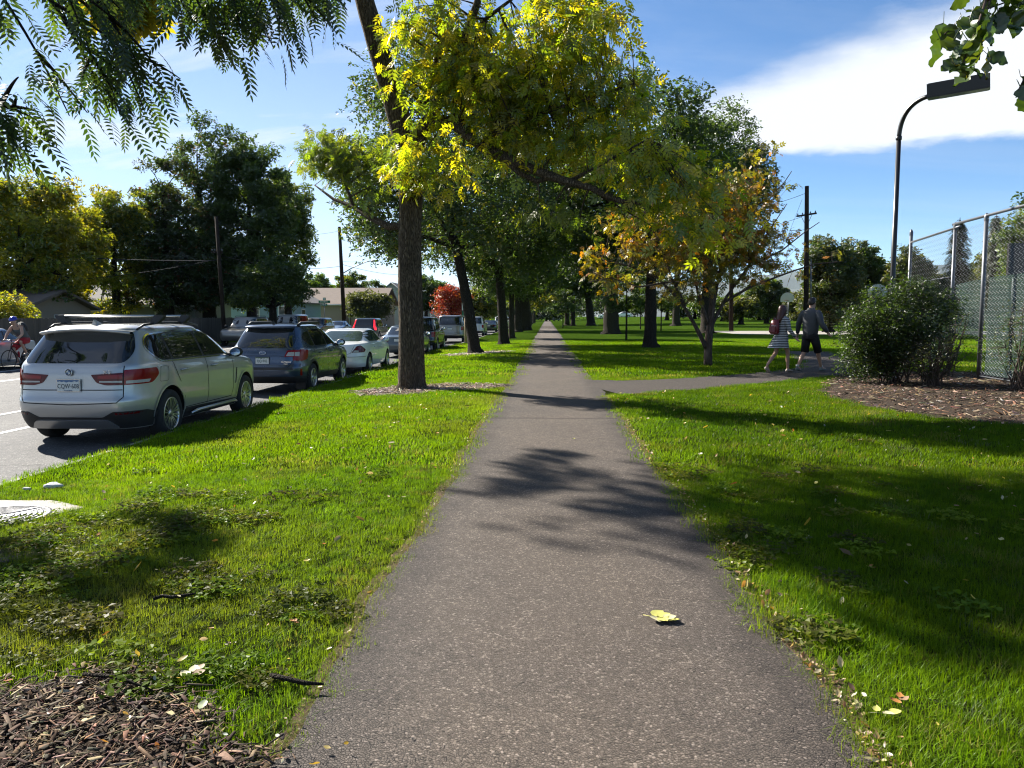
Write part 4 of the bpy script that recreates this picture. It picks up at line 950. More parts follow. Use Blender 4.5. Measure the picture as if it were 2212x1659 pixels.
# spruces behind the fence
def spruce(px, D, top, halfw, seed, label):
    p = at(px, 720, D); p.z = 0; h = at(px, top, D).z; cr = halfw * D / 1702; r = np.random.default_rng(seed)
    root = empty('spruce_tree', p); tag(root, label, 'tree', G4); m = MB(); m.tube([(0, 0, 0), (0, 0, h * .5), (0, 0, h)], [.22, .13, .02], 8); P, Yw, S = [], [], []
    for i in range(62):
        z = h * (.16 + .83 * (i / 62) ** .9); L = cr * (1 - z / h) ** .75 * r.uniform(.65, 1.1) + .12
        for q in range(5):
            a = r.uniform(0, 6.28); e = Vector((math.cos(a) * L, math.sin(a) * L, z - L * .28)); m.tube([(0, 0, z), Vector((0, 0, z)).lerp(e, .6) + Vector((0, 0, .05)), e], [.03, .02, .008], 4, caps=False)
            for t in np.linspace(.25, 1, 7):
                c = Vector((0, 0, z)).lerp(e, t); P.append((c.x, c.y, c.z - .05)); Yw.append((a + r.normal(0, .5), r.uniform(.3, 1.2), r.normal(0, .5))); S.append(.30 * r.uniform(.6, 1.2))
    m.build('trunk', BARK2, root, fix=False); Yw = np.array(Yw)
    V, Fc, col = stamp(SPC_V, SPC_F, np.array(P), rot_mats(Yw[:, 0], Yw[:, 1], Yw[:, 2]), np.array(S), pick([(.03, .045, .022), (.04, .055, .03)], len(P), .2)); np_obj('crown', V, Fc, LEAF, root, col=col)
spruce(2062, 55, 470, 52, 301, 'thin spruce seen through the fence by the corner post')
spruce(2140, 58, 462, 50, 302, 'second thin spruce behind the fence, nearer the edge')
# =================================================================== cars
def paint(name, col, metal=0.5, rough=0.32):
    g = N(name); p = g.pos(); f = g.noise(p, 220, 2)
    c = g.mix(f, tuple(x * .93 for x in col), tuple(min(1, x * 1.07) for x in col))
    dust = g.noise(p, 3, 5); r = g.math('ADD', g.math('MULTIPLY', dust, .10), rough - .05)
    return g.end(g.bsdf(c, r, Metallic=metal, **{'Coat Weight': 0.9, 'Coat Roughness': 0.015}))
SILVER = paint('silver_paint', (0.45, 0.452, 0.445), 0.65, .40); BLUEP = paint('blue_grey_paint', (0.045, 0.070, 0.115), 0.5, .28)
WHITEC = paint('white_paint', (0.72, 0.73, 0.73), 0.0, .35); GREYB = paint('slate_paint', (0.10, 0.125, 0.14), .5)
BLACKC = paint('black_paint', (0.008, 0.008, 0.009), .2, .25); CHAMP = paint('champagne_paint', (0.24, 0.235, 0.21), .6)
DGREY = paint('dark_grey_paint', (0.07, 0.068, 0.066), .5); DGREEN = paint('dark_green_paint', (0.012, 0.03, 0.025), .4); STEEL = paint('steel_blue_paint', (0.20, 0.27, 0.36), .6)
g = N('car_glass'); p = g.pos()
GLASS = g.end(g.bsdf((0.010, 0.012, 0.013), 0.03, **{'Specular IOR Level': 0.75, 'Coat Weight': 0.4, 'Coat Roughness': 0.02}))
g = N('green_car_glass'); GLASS2 = g.end(g.bsdf((0.035, 0.055, 0.05), 0.04, **{'Specular IOR Level': 0.8}))
TRIM = plain('black_trim', (0.016, 0.016, 0.017), 0.55, .2, 20); RUBBER = plain('tyre_rubber', (0.018, 0.018, 0.018), 0.85, .25, 20, .2)
ALLOY = plain('alloy_wheel', (0.55, 0.55, 0.55), 0.28, .08, 10, Metallic=0.9); DARKM = plain('dark_metal', (0.03, 0.03, 0.032), 0.5, .2, 10, Metallic=.6)
CHROME = plain('chrome', (0.75, 0.76, 0.78), 0.12, .05, 10, Metallic=1.0); REDL = plain('red_lamp', (0.24, 0.004, 0.007), 0.12, .3, 9, **{'Specular IOR Level': .35})
REDD = plain('dark_red_lamp', (0.10, 0.004, 0.006), 0.12, .3, 9, **{'Specular IOR Level': .3}); CLEARL = plain('clear_lamp', (0.42, 0.40, 0.38), 0.15, .2, 30)
PLATE = plain('plate_white', (0.60, 0.62, 0.60), 0.4, .06, 12); PLATEG = plain('plate_green', (0.02, 0.075, 0.05), 0.4, .1, 12); INK = plain('dark_lettering', (0.02, 0.03, 0.045), .5, .1, 5)
PLATEB = plain('plate_blue', (0.06, 0.13, 0.26), 0.4, .1, 12); SEAM = plain('panel_gap', (0.006, 0.006, 0.006), .8, .1, 5)

def pchip(xk, yk, x):
    """monotone cubic through the knots"""
    xk, yk = np.asarray(xk, float), np.asarray(yk, float); h = np.diff(xk); d = np.diff(yk) / h; m = np.zeros(len(xk))
    for i in range(1, len(xk) - 1):
        if d[i - 1] * d[i] > 0: w1, w2 = 2 * h[i] + h[i - 1], h[i] + 2 * h[i - 1]; m[i] = (w1 + w2) / (w1 / d[i - 1] + w2 / d[i])
    m[0], m[-1] = d[0], d[-1]
    i = np.clip(np.searchsorted(xk, x) - 1, 0, len(h) - 1); t = (x - xk[i]) / h[i]
    return (1 + 2 * t) * (1 - t) ** 2 * yk[i] + t * (1 - t) ** 2 * h[i] * m[i] + t * t * (3 - 2 * t) * yk[i + 1] + t * t * (t - 1) * h[i] * m[i + 1]
class Shell:
    """a car body as plan outlines stacked by height: rows of (z, rear x, front x, half width, squareness)"""
    def __init__(s, rows, roof): s.k = np.array(rows, float); s.roof = roof
    def par(s, z):
        if '_t' not in s.__dict__:
            s._z = np.linspace(s.k[0, 0], s.k[-1, 0], 1500); s._t = np.stack([pchip(s.k[:, 0], s.k[:, i], s._z) for i in range(1, 5)], 1).tolist(); s._d = s._z[1] - s._z[0]
        q = (z - s._z[0]) / s._d; i = min(max(int(q), 0), 1498); f = q - i; a, b = s._t[i], s._t[i + 1]
        return [u + (v - u) * f for u, v in zip(a, b)]
    def side(s, x, z, sg=-1):
        xr, xf, w, n = s.par(z); c, a = (xr + xf) / 2, (xf - xr) / 2; q = min(.9999, abs((x - c) / a))
        return Vector((x, sg * w * (1 - q ** n) ** (1 / n), z))
    def half(s, z):
        xr, xf, w, n = s.par(z); c, a = (xr + xf) / 2, (xf - xr) / 2; k = 2 ** (-1 / n)
        Yv = np.linspace(0, k, 26); q = np.linspace(-k, k, 60)[1:]; f = lambda t: (1 - np.abs(t) ** n) ** (1 / n)
        P = np.concatenate([np.stack([c - a * f(Yv), Yv * w], 1), np.stack([c + a * q, w * f(q)], 1)])
        d = np.concatenate([[0], np.cumsum(np.hypot(*np.diff(P, axis=0).T))]); return P, d
    def wrap(s, u, z):
        """u metres round from the middle of the tail; negative u is the right-hand side"""
        key = round(z, 4); C = s.__dict__.setdefault('_c', {})
        if key not in C: C[key] = s.half(z)
        P, d = C[key]; a = abs(u)
        return Vector((float(np.interp(a, d, P[:, 0])), math.copysign(float(np.interp(a, d, P[:, 1])), u), z))
    def body(s, mat, parent, arches=(), R_=0.4, name='body', zw=0.36):
        zs = []
        for a, b in zip(s.k[:-1, 0], s.k[1:, 0]): zs += list(np.linspace(a, b, 4)[:-1])
        zs.append(s.k[-1, 0]); rings = []
        for z in zs:
            xr, xf, w, n = s.par(z); rings.append(s.ring(xr, xf, w, n, z))
        xr, xf, w, n = s.par(zs[-1]); c, a = (xr + xf) / 2, (xf - xr) / 2
        for f, dz in s.roof: rings.append(s.ring(c - a * (1 - (1 - f) * .55), c + a * (1 - (1 - f) * .55), w * f, n, zs[-1] + dz))
        m = len(rings[0]); V = [list(v) for r in rings for v in r]; Fs = []
        for i in range(len(rings) - 1):
            for j in range(m): Fs.append((i * m + j, i * m + (j + 1) % m, (i + 1) * m + (j + 1) % m, (i + 1) * m + j))
        ins = np.zeros(len(V), bool); Va = np.array(V)
        for xa in arches:
            d = np.hypot(Va[:, 0] - xa, Va[:, 2] - zw); side = np.abs(Va[:, 1]) > .55
            ins |= (d < R_) & side
        keep = [f for f in Fs if not all(ins[list(f)])]
        for xa in arches:
            d = np.hypot(Va[:, 0] - xa, Va[:, 2] - zw)
            for i in np.where((d < R_) & ins)[0]:
                k = R_ / max(d[i], 1e-3); V[i][0] = xa + (Va[i, 0] - xa) * k; V[i][2] = max(zw + (Va[i, 2] - zw) * k, Va[:, 2].min())
        mb = MB(); mb.add(V, keep, True); top = len(rings) - 1; mb.f.append(tuple(top * m + j for j in range(m))); mb.sm.append(True)
        o = mb.build(name, mat, parent)
        return o
    def ring(s, xr, xf, w, n, z):
        c, a = (xr + xf) / 2, (xf - xr) / 2; k = 2 ** (-1 / n); f = lambda t: (1 - np.abs(t) ** n) ** (1 / n)
        q = np.linspace(-k, k, 72); y = np.linspace(k, -k, 26)[1:-1]
        P = [(c + a * t, -w * f(t), z) for t in q] + [(c + a * f(t), -w * t, z) for t in y] + [(c - a * t, w * f(t), z) for t in q] + [(c - a * f(t), w * t, z) for t in y]
        return P
def rpoly(P, r=0.04, n=4):
    """polygon with rounded corners; r may be a list"""
    out = []; m = len(P)
    for i in range(m):
        a, b, c = Vector(P[i - 1]), Vector(P[i]), Vector(P[(i + 1) % m]); rr = r[i] if hasattr(r, '__len__') else r
        rr = min(rr, (a - b).length * .45, (c - b).length * .45)
        if rr < 1e-4: out.append(b); continue
        p, q = b + (a - b).normalized() * rr, b + (c - b).normalized() * rr
        for j in range(n + 1): t = j / n; out.append(p * (1 - t) ** 2 + b * 2 * t * (1 - t) + q * t * t)
    return out
def patch(name, P, fn, mat, parent, off=0.004, step=0.05, thick=0.012):
    """a piece that lies on a curved body: outline in two body coordinates, fn maps them to space"""
    B = []; m = len(P)
    for i in range(m):
        a, b = Vector(P[i]), Vector(P[(i + 1) % m]); k = max(1, int((b - a).length / step))
        for j in range(k): B.append(a.lerp(b, j / k))
    n = len(B); Q = np.array([tuple(b) for b in B]); lo, hi = Q.min(0), Q.max(0)
    gx, gy = np.meshgrid(np.arange(lo[0] + step / 2, hi[0], step), np.arange(lo[1] + step / 2, hi[1], step)); I = np.stack([gx.ravel(), gy.ravel()], 1)
    if len(I):
        I = I[in_poly(I, Q)]
        if len(I): I = I[poly_dist(I, np.concatenate([Q, Q[:1]])) > step * .3]
    vc, _, fc, *_ = delaunay_2d_cdt(B + [Vector(i) for i in I], [(i, (i + 1) % n) for i in range(n)], [], 1, 1e-6)
    e = 0.004; top = []; bot = []
    for v in vc:
        p = fn(v[0], v[1]); du = fn(v[0] + e, v[1]) - fn(v[0] - e, v[1]); dv = fn(v[0], v[1] + e) - fn(v[0], v[1] - e); nn = du.cross(dv)
        if nn.length < 1e-12: nn = Vector((p.x, p.y, 0))
        nn.normalize()
        if nn.dot(Vector((p.x * .25, p.y, .02))) < 0: nn = -nn
        top.append(p + nn * off); bot.append(p - nn * thick)
    mb = MB(); mb.add(top, [tuple(f) for f in fc], True)
    mb.add([top[i] for i in range(n)] + [bot[i] for i in range(n)], [(i, (i + 1) % n, n + (i + 1) % n, n + i) for i in range(n)])
    return mb.build(name, mat, parent)
def strip(name, P, w, fn, mat, parent, off=0.003, closed=False, step=.05):
    """a thin line drawn on a body: seams, chrome edges"""
    B = []; m = len(P)
    for i in range(m if closed else m - 1):
        a, b = Vector(P[i]), Vector(P[(i + 1) % m]); k = max(1, int((b - a).length / step))
        for j in range(k): B.append(a.lerp(b, j / k))
    if not closed: B.append(Vector(P[-1]))
    n = len(B); L, Rr = [], []
    for i in range(n):
        t = (B[(i + 1) % n] if closed else B[min(i + 1, n - 1)]) - (B[i - 1] if closed else B[max(i - 1, 0)]); t.normalize(); q = Vector((-t.y, t.x)) * w / 2
        for S, c in ((L, B[i] + q), (Rr, B[i] - q)):
            p = fn(c.x, c.y); e = .004; nn = (fn(c.x + e, c.y) - fn(c.x - e, c.y)).cross(fn(c.x, c.y + e) - fn(c.x, c.y - e))
            if nn.length < 1e-12: nn = Vector((0, p.y, 0))
            nn.normalize()
            if nn.dot(Vector((p.x * .25, p.y, .02))) < 0: nn = -nn
            S.append(p + nn * off)
    k = n if closed else n - 1
    mb = MB(); mb.add(L + Rr, [(i, (i + 1) % n, n + (i + 1) % n, n + i) for i in range(k)], True); return mb.build(name, mat, parent)
WHEELS = {}
def wheel(style, r=.365, w=.24, rr=.235):
    """tyre with its rim; centre at origin, outer face towards -y"""
    if (style, r) in WHEELS: return WHEELS[(style, r)]
    t = MB(); h = w / 2
    t.lathe([(rr - .01, -h + .03), (rr + .01, -h + .012), (r - .05, -h), (r - .015, -h + .02), (r, -h + .05), (r, h - .05), (r - .015, h - .02), (r - .05, h), (rr, h - .02)], 40, 'Y')
    tm = t.build('wheel', RUBBER)
    m = MB(); m.lathe([(rr + .002, -h + .014), (rr - .012, -h + .006), (rr - .022, -h + .03), (rr - .03, h - .05)], 40, 'Y')
    m.lathe([(.0, -h + .03), (.055, -h + .028), (.062, -h + .045)], 20, 'Y')
    ns = {'multi': 20, 'five': 5, 'ten': 10, 'cover': 7}[style]
    for i in range(ns):
        a = 2 * math.pi * (i + (.22 if style == 'multi' and i % 2 else 0)) / ns; c, sn = math.cos(a), math.sin(a); w0, w1 = {'multi': (.017, .022), 'five': (.05, .075), 'ten': (.028, .04), 'cover': (.045, .085)}[style]
        q = []
        for rad, ww, yy in ((.05, w0, -h + .034), (rr * .55, (w0 + w1) / 2 * .85, -h + .022), (rr - .012, w1, -h + .014)):
            for sg in (-1, 1): q.append((rad * c - sg * ww / 2 * sn, yy, rad * sn + sg * ww / 2 * c))
            for sg in (-1, 1): q.append((rad * c - sg * ww / 2 * sn, yy + .03, rad * sn + sg * ww / 2 * c))
        m.add(q, [(0, 1, 5, 4), (4, 5, 9, 8), (0, 4, 6, 2), (4, 8, 10, 6), (1, 3, 7, 5), (5, 7, 11, 9)])
    rm = m.build('rim', ALLOY, tm); b = MB(); b.lathe([(0, -h + .09), (rr - .02, -h + .09), (rr - .02, h - .02)], 24, 'Y'); b.build('brake', DARKM, tm)
    for o in [tm] + list(tm.children): COL.objects.unlink(o)
    WHEELS[(style, r)] = tm; return tm
def put_wheel(proto, car, loc, right):
    def cp(o, parent):
        c = o.copy(); COL.objects.link(c); c.parent = parent
        for ch in o.children: cp(ch, c)
        return c
    c = cp(proto, car); c.location = loc
    c.rotation_euler = (0, 0.35 + loc[0], 0 if right else math.pi); c.name = 'wheel'
def text(name, body, size, mat, parent, loc, rot, extrude=.001, align='CENTER', sx=1.0):
    cu = bpy.data.curves.new(name, 'FONT'); cu.body = body; cu.size = size; cu.align_x = align; cu.align_y = 'CENTER'; cu.extrude = extrude; cu.materials.append(mat); cu.resolution_u = 3
    t = bpy.data.objects.new(name, cu); COL.objects.link(t); dg = bpy.context.evaluated_depsgraph_get(); me = bpy.data.meshes.new_from_object(t.evaluated_get(dg)); bpy.data.objects.remove(t)
    o = link(bpy.data.objects.new(name, me), parent); o.location = loc; o.rotation_euler = rot; o.scale = (sx, 1, 1); return o
REAR = (R(90), 0, R(-90))             # letters read from behind the car
def plate(car, x, z, word, frame=TRIM, base=PLATE, ink=INK, tilt=0.0, w=.31, h=.155, hills=PLATEB, sub=None, y=0.0):
    p = MB().box((0, 0, 0), (.012, w + .02, h + .02)).build('license_plate', frame, car); p.location = (x, y, z); p.rotation_euler = (0, tilt, 0)
    MB().box((-.0075, 0, 0), (.006, w, h)).build('plate_face', base, p)
    if hills:        # the mountain band along the top of the plate
        pts = [(-.5, .0), (-.5, .55), (-.38, .35), (-.3, .6), (-.18, .42), (-.08, .75), (.05, .45), (.16, .6), (.3, .3), (.4, .5), (.5, .35), (.5, 0)]
        m = MB(); n = len(pts)
        m.add([(-.0118, -a * w * .98, h * .49 - b * h * .30 if 0 < i < n - 1 else h * .49) for i, (a, b) in enumerate(pts)], [tuple(range(n))]); m.build('plate_mountains', hills, p, fix=False)
    if word: text('plate_letters', word, .088, ink, p, (-.0125, 0, -.012), REAR, sx=.80)
    if sub: text('plate_dealer', sub, .026, hills, p, (-.0145, 0, -h * .5 + .006), REAR, sx=1.1)
    return p
def car(name, label, cat, rows, roof, mat, loc, ang=90, axles=(-1.4, 1.4), wr=.34, style='five', rim=.22, arch=.40, track=None, glass=GLASS, rearwin=None, dlo=None, pillars=(), tails=(), seams=True, group='cars parked along the street', mirrors=None, handles=(), clad=None, deck=None, detail=True, wz=None):
    root = empty(name, loc, R(ang)); tag(root, label, cat, group); S = Shell(rows, roof); zw = wr
    S.body(mat, root, axles, arch, zw=zw)
    W_ = max(r[3] for r in rows); tk = track or W_ - .115
    for xa in axles:
        for sg in (-1, 1): put_wheel(wheel(style, wr, .235, rim), root, (xa, sg * tk, wr), sg < 0)
        n = 16
        for sg in (-1, 1):
            m = MB(); vs = []; R2 = arch + .012
            for i in range(n + 1):
                a = math.pi * i / n - 0.0; x, z = xa + R2 * math.cos(a), zw + R2 * math.sin(a)
                vs += [(x, sg * (W_ - .03), z), (x, sg * (W_ - .42), z)]
            m.add(vs, [(2 * i, 2 * i + 1, 2 * i + 3, 2 * i + 2) for i in range(n)], True)
            c = (xa, sg * (W_ - .42), zw); m.add([c] + vs[1::2], [(0, i + 1, i + 2) for i in range(n)])
            m.build('wheel_well', SEAM, root)
    z0 = rows[0][0]; xr, xf = rows[0][1], rows[0][2]
    MB().box(((xr + xf) / 2, 0, z0 + .06), (xf - xr - .3, 1.0, .16)).build('underbody', SEAM, root)
    wr_ = S.wrap; sd = lambda x, z: S.side(x, z, -1); sl = lambda x, z: S.side(x, z, 1)
    if rearwin: patch('rear_window', rpoly(*rearwin), wr_, glass, root, .004)
    if dlo:
        for f in (sd, sl):
            patch('window_surround', rpoly(*dlo), f, TRIM, root, .002, .07)
        lo = min(p[1] for p in dlo[0]) + .018; hi = max(p[1] for p in dlo[0])
        Q = np.array([tuple(p) for p in rpoly(*dlo)]); c = Q.mean(0)
        # panes between the pillars
        ed = [-9] + sorted(pillars) + [9]
        for f in (sd, sl):
            for a, b in zip(ed[:-1], ed[1:]):
                # clip the opening by two leaning pillar lines
                pane = [tuple(c + (q - c) * np.array((.985, .94))) for q in Q]
                for x0, keep in ((a + .035, 1), (b - .035, -1)):
                    out = []
                    for i in range(len(pane)):
                        p, q = pane[i], pane[(i + 1) % len(pane)]; g_ = lambda t: keep * (t[0] - (x0 - (t[1] - lo) * .18))
                        if g_(p) >= 0: out.append(p)
                        if g_(p) * g_(q) < 0: t = g_(p) / (g_(p) - g_(q)); out.append((p[0] + (q[0] - p[0]) * t, p[1] + (q[1] - p[1]) * t))
                    pane = out
                    if len(pane) < 3: break
                if len(pane) >= 3:
                    cl = [pane[0]]
                    for p in pane[1:]:
                        if math.dist(p, cl[-1]) > .012: cl.append(p)
                    if len(cl) >= 3: patch('side_window', cl, f, glass, root, .005, .08)
    for nm, P, mt, rr in tails:
        for sg in (1, -1): patch(nm, rpoly([(sg * a, b) for a, b in P], rr), wr_, mt, root, .007, .05)
    if mirrors:
        x, z = mirrors
        for sg in (-1, 1):
            y = abs(S.side(x, z).y); m = MB(); m.box((x, sg * (y + .03), z - .02), (.06, .12, .05)); m.lathe([(0, -.055), (.07, -.05), (.10, -.03), (.105, .0), (.09, .05), (.05, .085), (0, .095)], 14, 'X', (0, 0, 0))
            i0 = 8
            for i in range(i0, len(m.v)): v = m.v[i]; m.v[i] = (x + v[0] * 1.0, sg * (y + .17) + v[1] * 1.15, z + .03 + v[2] * .85)
            mo = m.build('wing_mirror', TRIM if mat is not WHITEC else mat, root)
            g2 = MB(); g2.lathe([(0, -.058), (.082, -.054)], 14, 'X')
            for i in range(len(g2.v)): v = g2.v[i]; g2.v[i] = (x + v[0] - .001, sg * (y + .17) + v[1] * 1.12, z + .03 + v[2] * .8)
            g2.build('mirror_glass', CHROME, mo)
    for hx, hz in handles:
        for f, sg in ((sd, -1), (sl, 1)):
            p = f(hx, hz); m = MB(); m.tube([p + Vector((-.11, sg * .002, 0)), p + Vector((-.08, sg * .035, .004)), p + Vector((.08, sg * .035, .004)), p + Vector((.11, sg * .002, 0))], [.012, .016, .016, .012], 8); m.build('door_handle', mat, root)
    return root, S, wr_, sd, sl

# ---------------------------------------------------------------- silver SUV in front
rows = [(.24, -2.24, 2.22, .90, 7), (.34, -2.33, 2.33, .935, 6.5), (.46, -2.40, 2.40, .955, 6), (.58, -2.43, 2.43, .967, 6), (.64, -2.432, 2.44, .969, 6), (.70, -2.405, 2.44, .969, 6), (.80, -2.385, 2.43, .967, 6),
        (.90, -2.375, 2.40, .965, 6), (1.00, -2.368, 2.28, .962, 6), (1.06, -2.355, 2.05, .955, 6), (1.11, -2.34, 1.62, .945, 6), (1.15, -2.315, 1.28, .93, 6), (1.20, -2.27, 1.12, .905, 6), (1.32, -2.165, .93, .86, 6), (1.46, -2.035, .66, .805, 6), (1.56, -1.95, .42, .76, 6), (1.61, -1.93, .26, .725, 6)]
roof = [(.965, .028), (.90, .05), (.78, .068), (.55, .082), (.28, .09), (.05, .092)]
suv, S, wr_, sd, sl = car('suv', 'silver SUV with roof bars, nearest parked car', 'car', rows, roof, SILVER, (-6.58, 12.93, ROAD_Z), axles=(-1.42, 1.51), wr=.365, style='multi', rim=.245, arch=.425,
    rearwin=([(-.72, 1.165), (.72, 1.165), (.80, 1.33), (.655, 1.60), (-.655, 1.60), (-.80, 1.33)], [.10, .10, .16, .05, .05, .16]),
    dlo=([(-1.62, 1.17), (1.02, 1.16), (.62, 1.42), (.12, 1.575), (-.9, 1.585), (-1.72, 1.535), (-1.86, 1.36)], [.12, .03, .3, .2, .2, .16, .12]), pillars=(-1.25, -.18), mirrors=(.86, 1.16), handles=((-.98, 1.0), (.12, 1.0)))
# lamps: wide L shapes that turn the corner
for sg in (1, -1):
    L = patch('taillight', rpoly([(sg * .735, .865), (sg * .735, 1.075), (sg * 1.30, 1.085), (sg * 1.36, .99), (sg * 1.20, .87)], [.01, .02, .08, .08, .08]), wr_, REDL, suv, .010, .04)
    patch('lamp_strip', rpoly([(sg * .76, .885), (sg * .76, .925), (sg * 1.16, .93), (sg * 1.12, .888)], .01), wr_, CLEARL, L, .013, .04)
    L = patch('taillight', rpoly([(sg * .725, .865), (sg * .725, 1.035), (sg * .30, 1.01), (sg * .38, .90), (sg * .50, .865)], [.01, .01, .02, .03, .03]), wr_, REDD, suv, .009, .04)
    patch('lamp_strip', [(sg * .715, .90), (sg * .715, .925), (sg * .42, .925), (sg * .42, .905)], wr_, CLEARL, L, .012, .05)
    patch('lamp_bar', [(sg * .715, .955), (sg * .715, 1.012), (sg * .40, .995), (sg * .40, .955)], wr_, REDL, L, .012, .05)
    patch('bumper_reflector', rpoly([(sg * .62, .455), (sg * .62, .485), (sg * 1.02, .49), (sg * 1.0, .46)], .008), wr_, REDD, suv, .006)
# tailgate lines
for P in ([(-.73, 1.13), (-.73, .86), (-.735, .70), (-.66, .625), (0, .60), (.66, .625), (.735, .70), (.73, .86), (.73, 1.13)], [(-.72, .80), (.72, .80)]):
    strip('panel_gap', P, .013, wr_, SEAM, suv, .003)
strip('tailgate_crease', [(-.7, 1.045), (-.3, 1.03), (.3, 1.03), (.7, 1.045)], .012, wr_, SILVER, suv, .006)
# lower black apron, steel skid bar, tailpipes
patch('bumper_apron', rpoly([(-1.42, .255), (1.42, .255), (1.42, .43), (1.10, .50), (.60, .50), (.45, .42), (-.45, .42), (-.60, .50), (-1.10, .50), (-1.42, .43)], .02), wr_, TRIM, suv, .006, .06)
patch('skid_bar', rpoly([(-.62, .27), (.62, .27), (.52, .385), (-.52, .385)], [.02, .02, .06, .06]), wr_, ALLOY, suv, .025, .05)
for sg in (1, -1):
    m = MB(); m.lathe([(.048, -.06), (.056, -.06), (.056, .10), (.046, .10), (.046, -.02), (0, -.02)], 20, 'X'); o = m.build('tailpipe', DARKM, suv); o.location = (-2.20, sg * .66, .395)
# chrome line round the glass, door seams, sill, side vent
DL = rpoly([(-1.62, 1.155), (1.02, 1.145), (.62, 1.43), (.12, 1.588), (-.9, 1.598), (-1.73, 1.548), (-1.875, 1.36)], [.12, .03, .3, .2, .2, .16, .12])
for f in (sd, sl):
    strip('window_chrome', DL, .020, f, CHROME, suv, .007, True)
    for P in ([(-1.30, 1.15), (-1.24, 1.02), (-1.10, .82)], [(-.18, 1.15), (-.13, .95), (-.13, .60), (-.16, .42)], [(.90, 1.14), (.93, .9), (.90, .55), (.84, .42)], [(-.99, .60), (-.97, .42)], [(-.97, .41), (.84, .41)]): strip('panel_gap', P, .012, f, SEAM, suv, .003)
    strip('panel_gap', rpoly([(-1.72, .87), (-1.48, .87), (-1.45, 1.08), (-1.66, 1.09)], .04), .005, f, SEAM, suv, .003, True)
    patch('side_vent', rpoly([(.985, .62), (1.03, .64), (1.10, .90), (1.07, .90)], .01), f, TRIM, suv, .005)
    patch('sill_cladding', [(-.96, .25), (1.06, .25), (1.06, .36), (-.96, .40)], f, TRIM, suv, .006, .08)
    for xa in (-1.42, 1.51):   # lip round the wheel opening
        strip('arch_lip', [(xa + .445 * math.cos(a), .365 + .445 * math.sin(a)) for a in np.linspace(.02, math.pi - .02, 22)], .035, f, SILVER, suv, .010)
for sg in (-1, 1):
    MB().tube([(-.85, sg * .99, .30), (-.7, sg * 1.03, .335), (.8, sg * 1.03, .335), (.95, sg * .99, .30)], [.02, .028, .028, .02], 8).build('side_step', ALLOY, suv)
# roof: rails, two cross bars on feet, shark fin, rear spoiler
for sg in (-1, 1):
    MB().tube([(-1.78, sg * .66, 1.625), (-1.6, sg * .675, 1.69), (-1.2, sg * .68, 1.715), (-.2, sg * .675, 1.715), (.2, sg * .66, 1.67)], [.014, .018, .018, .018, .012], 8).build('roof_rail', DARKM, suv)
for x in (-1.28, -.42):
    m = MB(); c = 14
    vs = []
    for y in (-.80, .80):
        for i in range(c): a = 2 * math.pi * i / c; vs.append((x + .045 * math.cos(a), y, 1.82 + .016 * math.sin(a)))
    m.add(vs, [(i, (i + 1) % c, c + (i + 1) % c, c + i) for i in range(c)] + [tuple(range(c)), tuple(range(2 * c - 1, c - 1, -1))], True)
    bar = m.build('crossbar', ALLOY, suv)
    for sg in (-1, 1):
        f = MB(); f.add([(x - .06, sg * .63, 1.70), (x + .06, sg * .63, 1.70), (x + .06, sg * .72, 1.70), (x - .06, sg * .72, 1.70), (x - .05, sg * .70, 1.835), (x + .05, sg * .70, 1.835), (x + .05, sg * .83, 1.835), (x - .05, sg * .83, 1.835), (x - .05, sg * .83, 1.80), (x + .05, sg * .83, 1.80)], [(0, 1, 2, 3), (4, 5, 6, 7), (0, 1, 5, 4), (2, 3, 8, 9), (6, 7, 8, 9), (1, 2, 9, 6, 5), (0, 3, 8, 7, 4)]); f.build('bar_foot', TRIM, bar)
MB().add([(-1.72, -.04, 1.69), (-1.72, .04, 1.69), (-1.52, .02, 1.70), (-1.52, -.02, 1.70), (-1.74, 0, 1.765), (-1.68, 0, 1.765)], [(0, 3, 5, 4), (1, 4, 5, 2), (0, 4, 1), (3, 2, 5)]).build('antenna_fin', SILVER, suv)
m = MB(); ysp = np.linspace(-.66, .66, 17); vs = []
for y in ysp:
    k = 1 - (abs(y) / .66) ** 4 * .25; z = 1.665 - .05 * (y / .66) ** 2
    vs += [(-1.70, y, z + .005), (-2.06 * k - (1 - k) * 1.7, y, z - .025), (-2.07 * k - (1 - k) * 1.7, y, z - .05), (-1.75, y, z - .09)]
m.add(vs, [(i * 4 + j, i * 4 + j + 1, i * 4 + 5 + j, i * 4 + 4 + j) for i in range(16) for j in range(3)], True); m.build('roof_spoiler', SILVER, suv)
# plate in its recess, badge, model letters, wiper
plate(suv, -2.405, .865, 'CQW·608', frame=CHROME, sub='SCHOMP')
em = MB().lathe([(.048, .004), (.046, -.006), (.034, -.008), (0, -.008)], 28, 'X').build('emblem', TRIM, suv); em.location = (-2.388, 0, 1.045)
MB().lathe([(.049, .0), (.050, -.009), (.045, -.010), (.045, 0)], 28, 'X').build('emblem_ring', CHROME, em)
for k in range(4):
    vs = [(-.0095, 0, 0)] + [(-.0095, .030 * math.cos(a), .030 * math.sin(a)) for a in np.linspace(k * math.pi / 2, (k + 1) * math.pi / 2, 8)]
    MB().add(vs, [(0, i, i + 1) for i in range(1, 8)]).build('emblem_quarter', PLATEB if k % 2 else PLATE, em)
text('model_letters', 'X5', .075, CHROME, suv, (-2.372, -.53, 1.045), REAR, .004, sx=1.3)
MB().tube([(-2.28, -.02, 1.19), (-2.24, .30, 1.215), (-2.22, .5, 1.205)], [.012, .01, .006], 6).build('wiper', TRIM, suv)

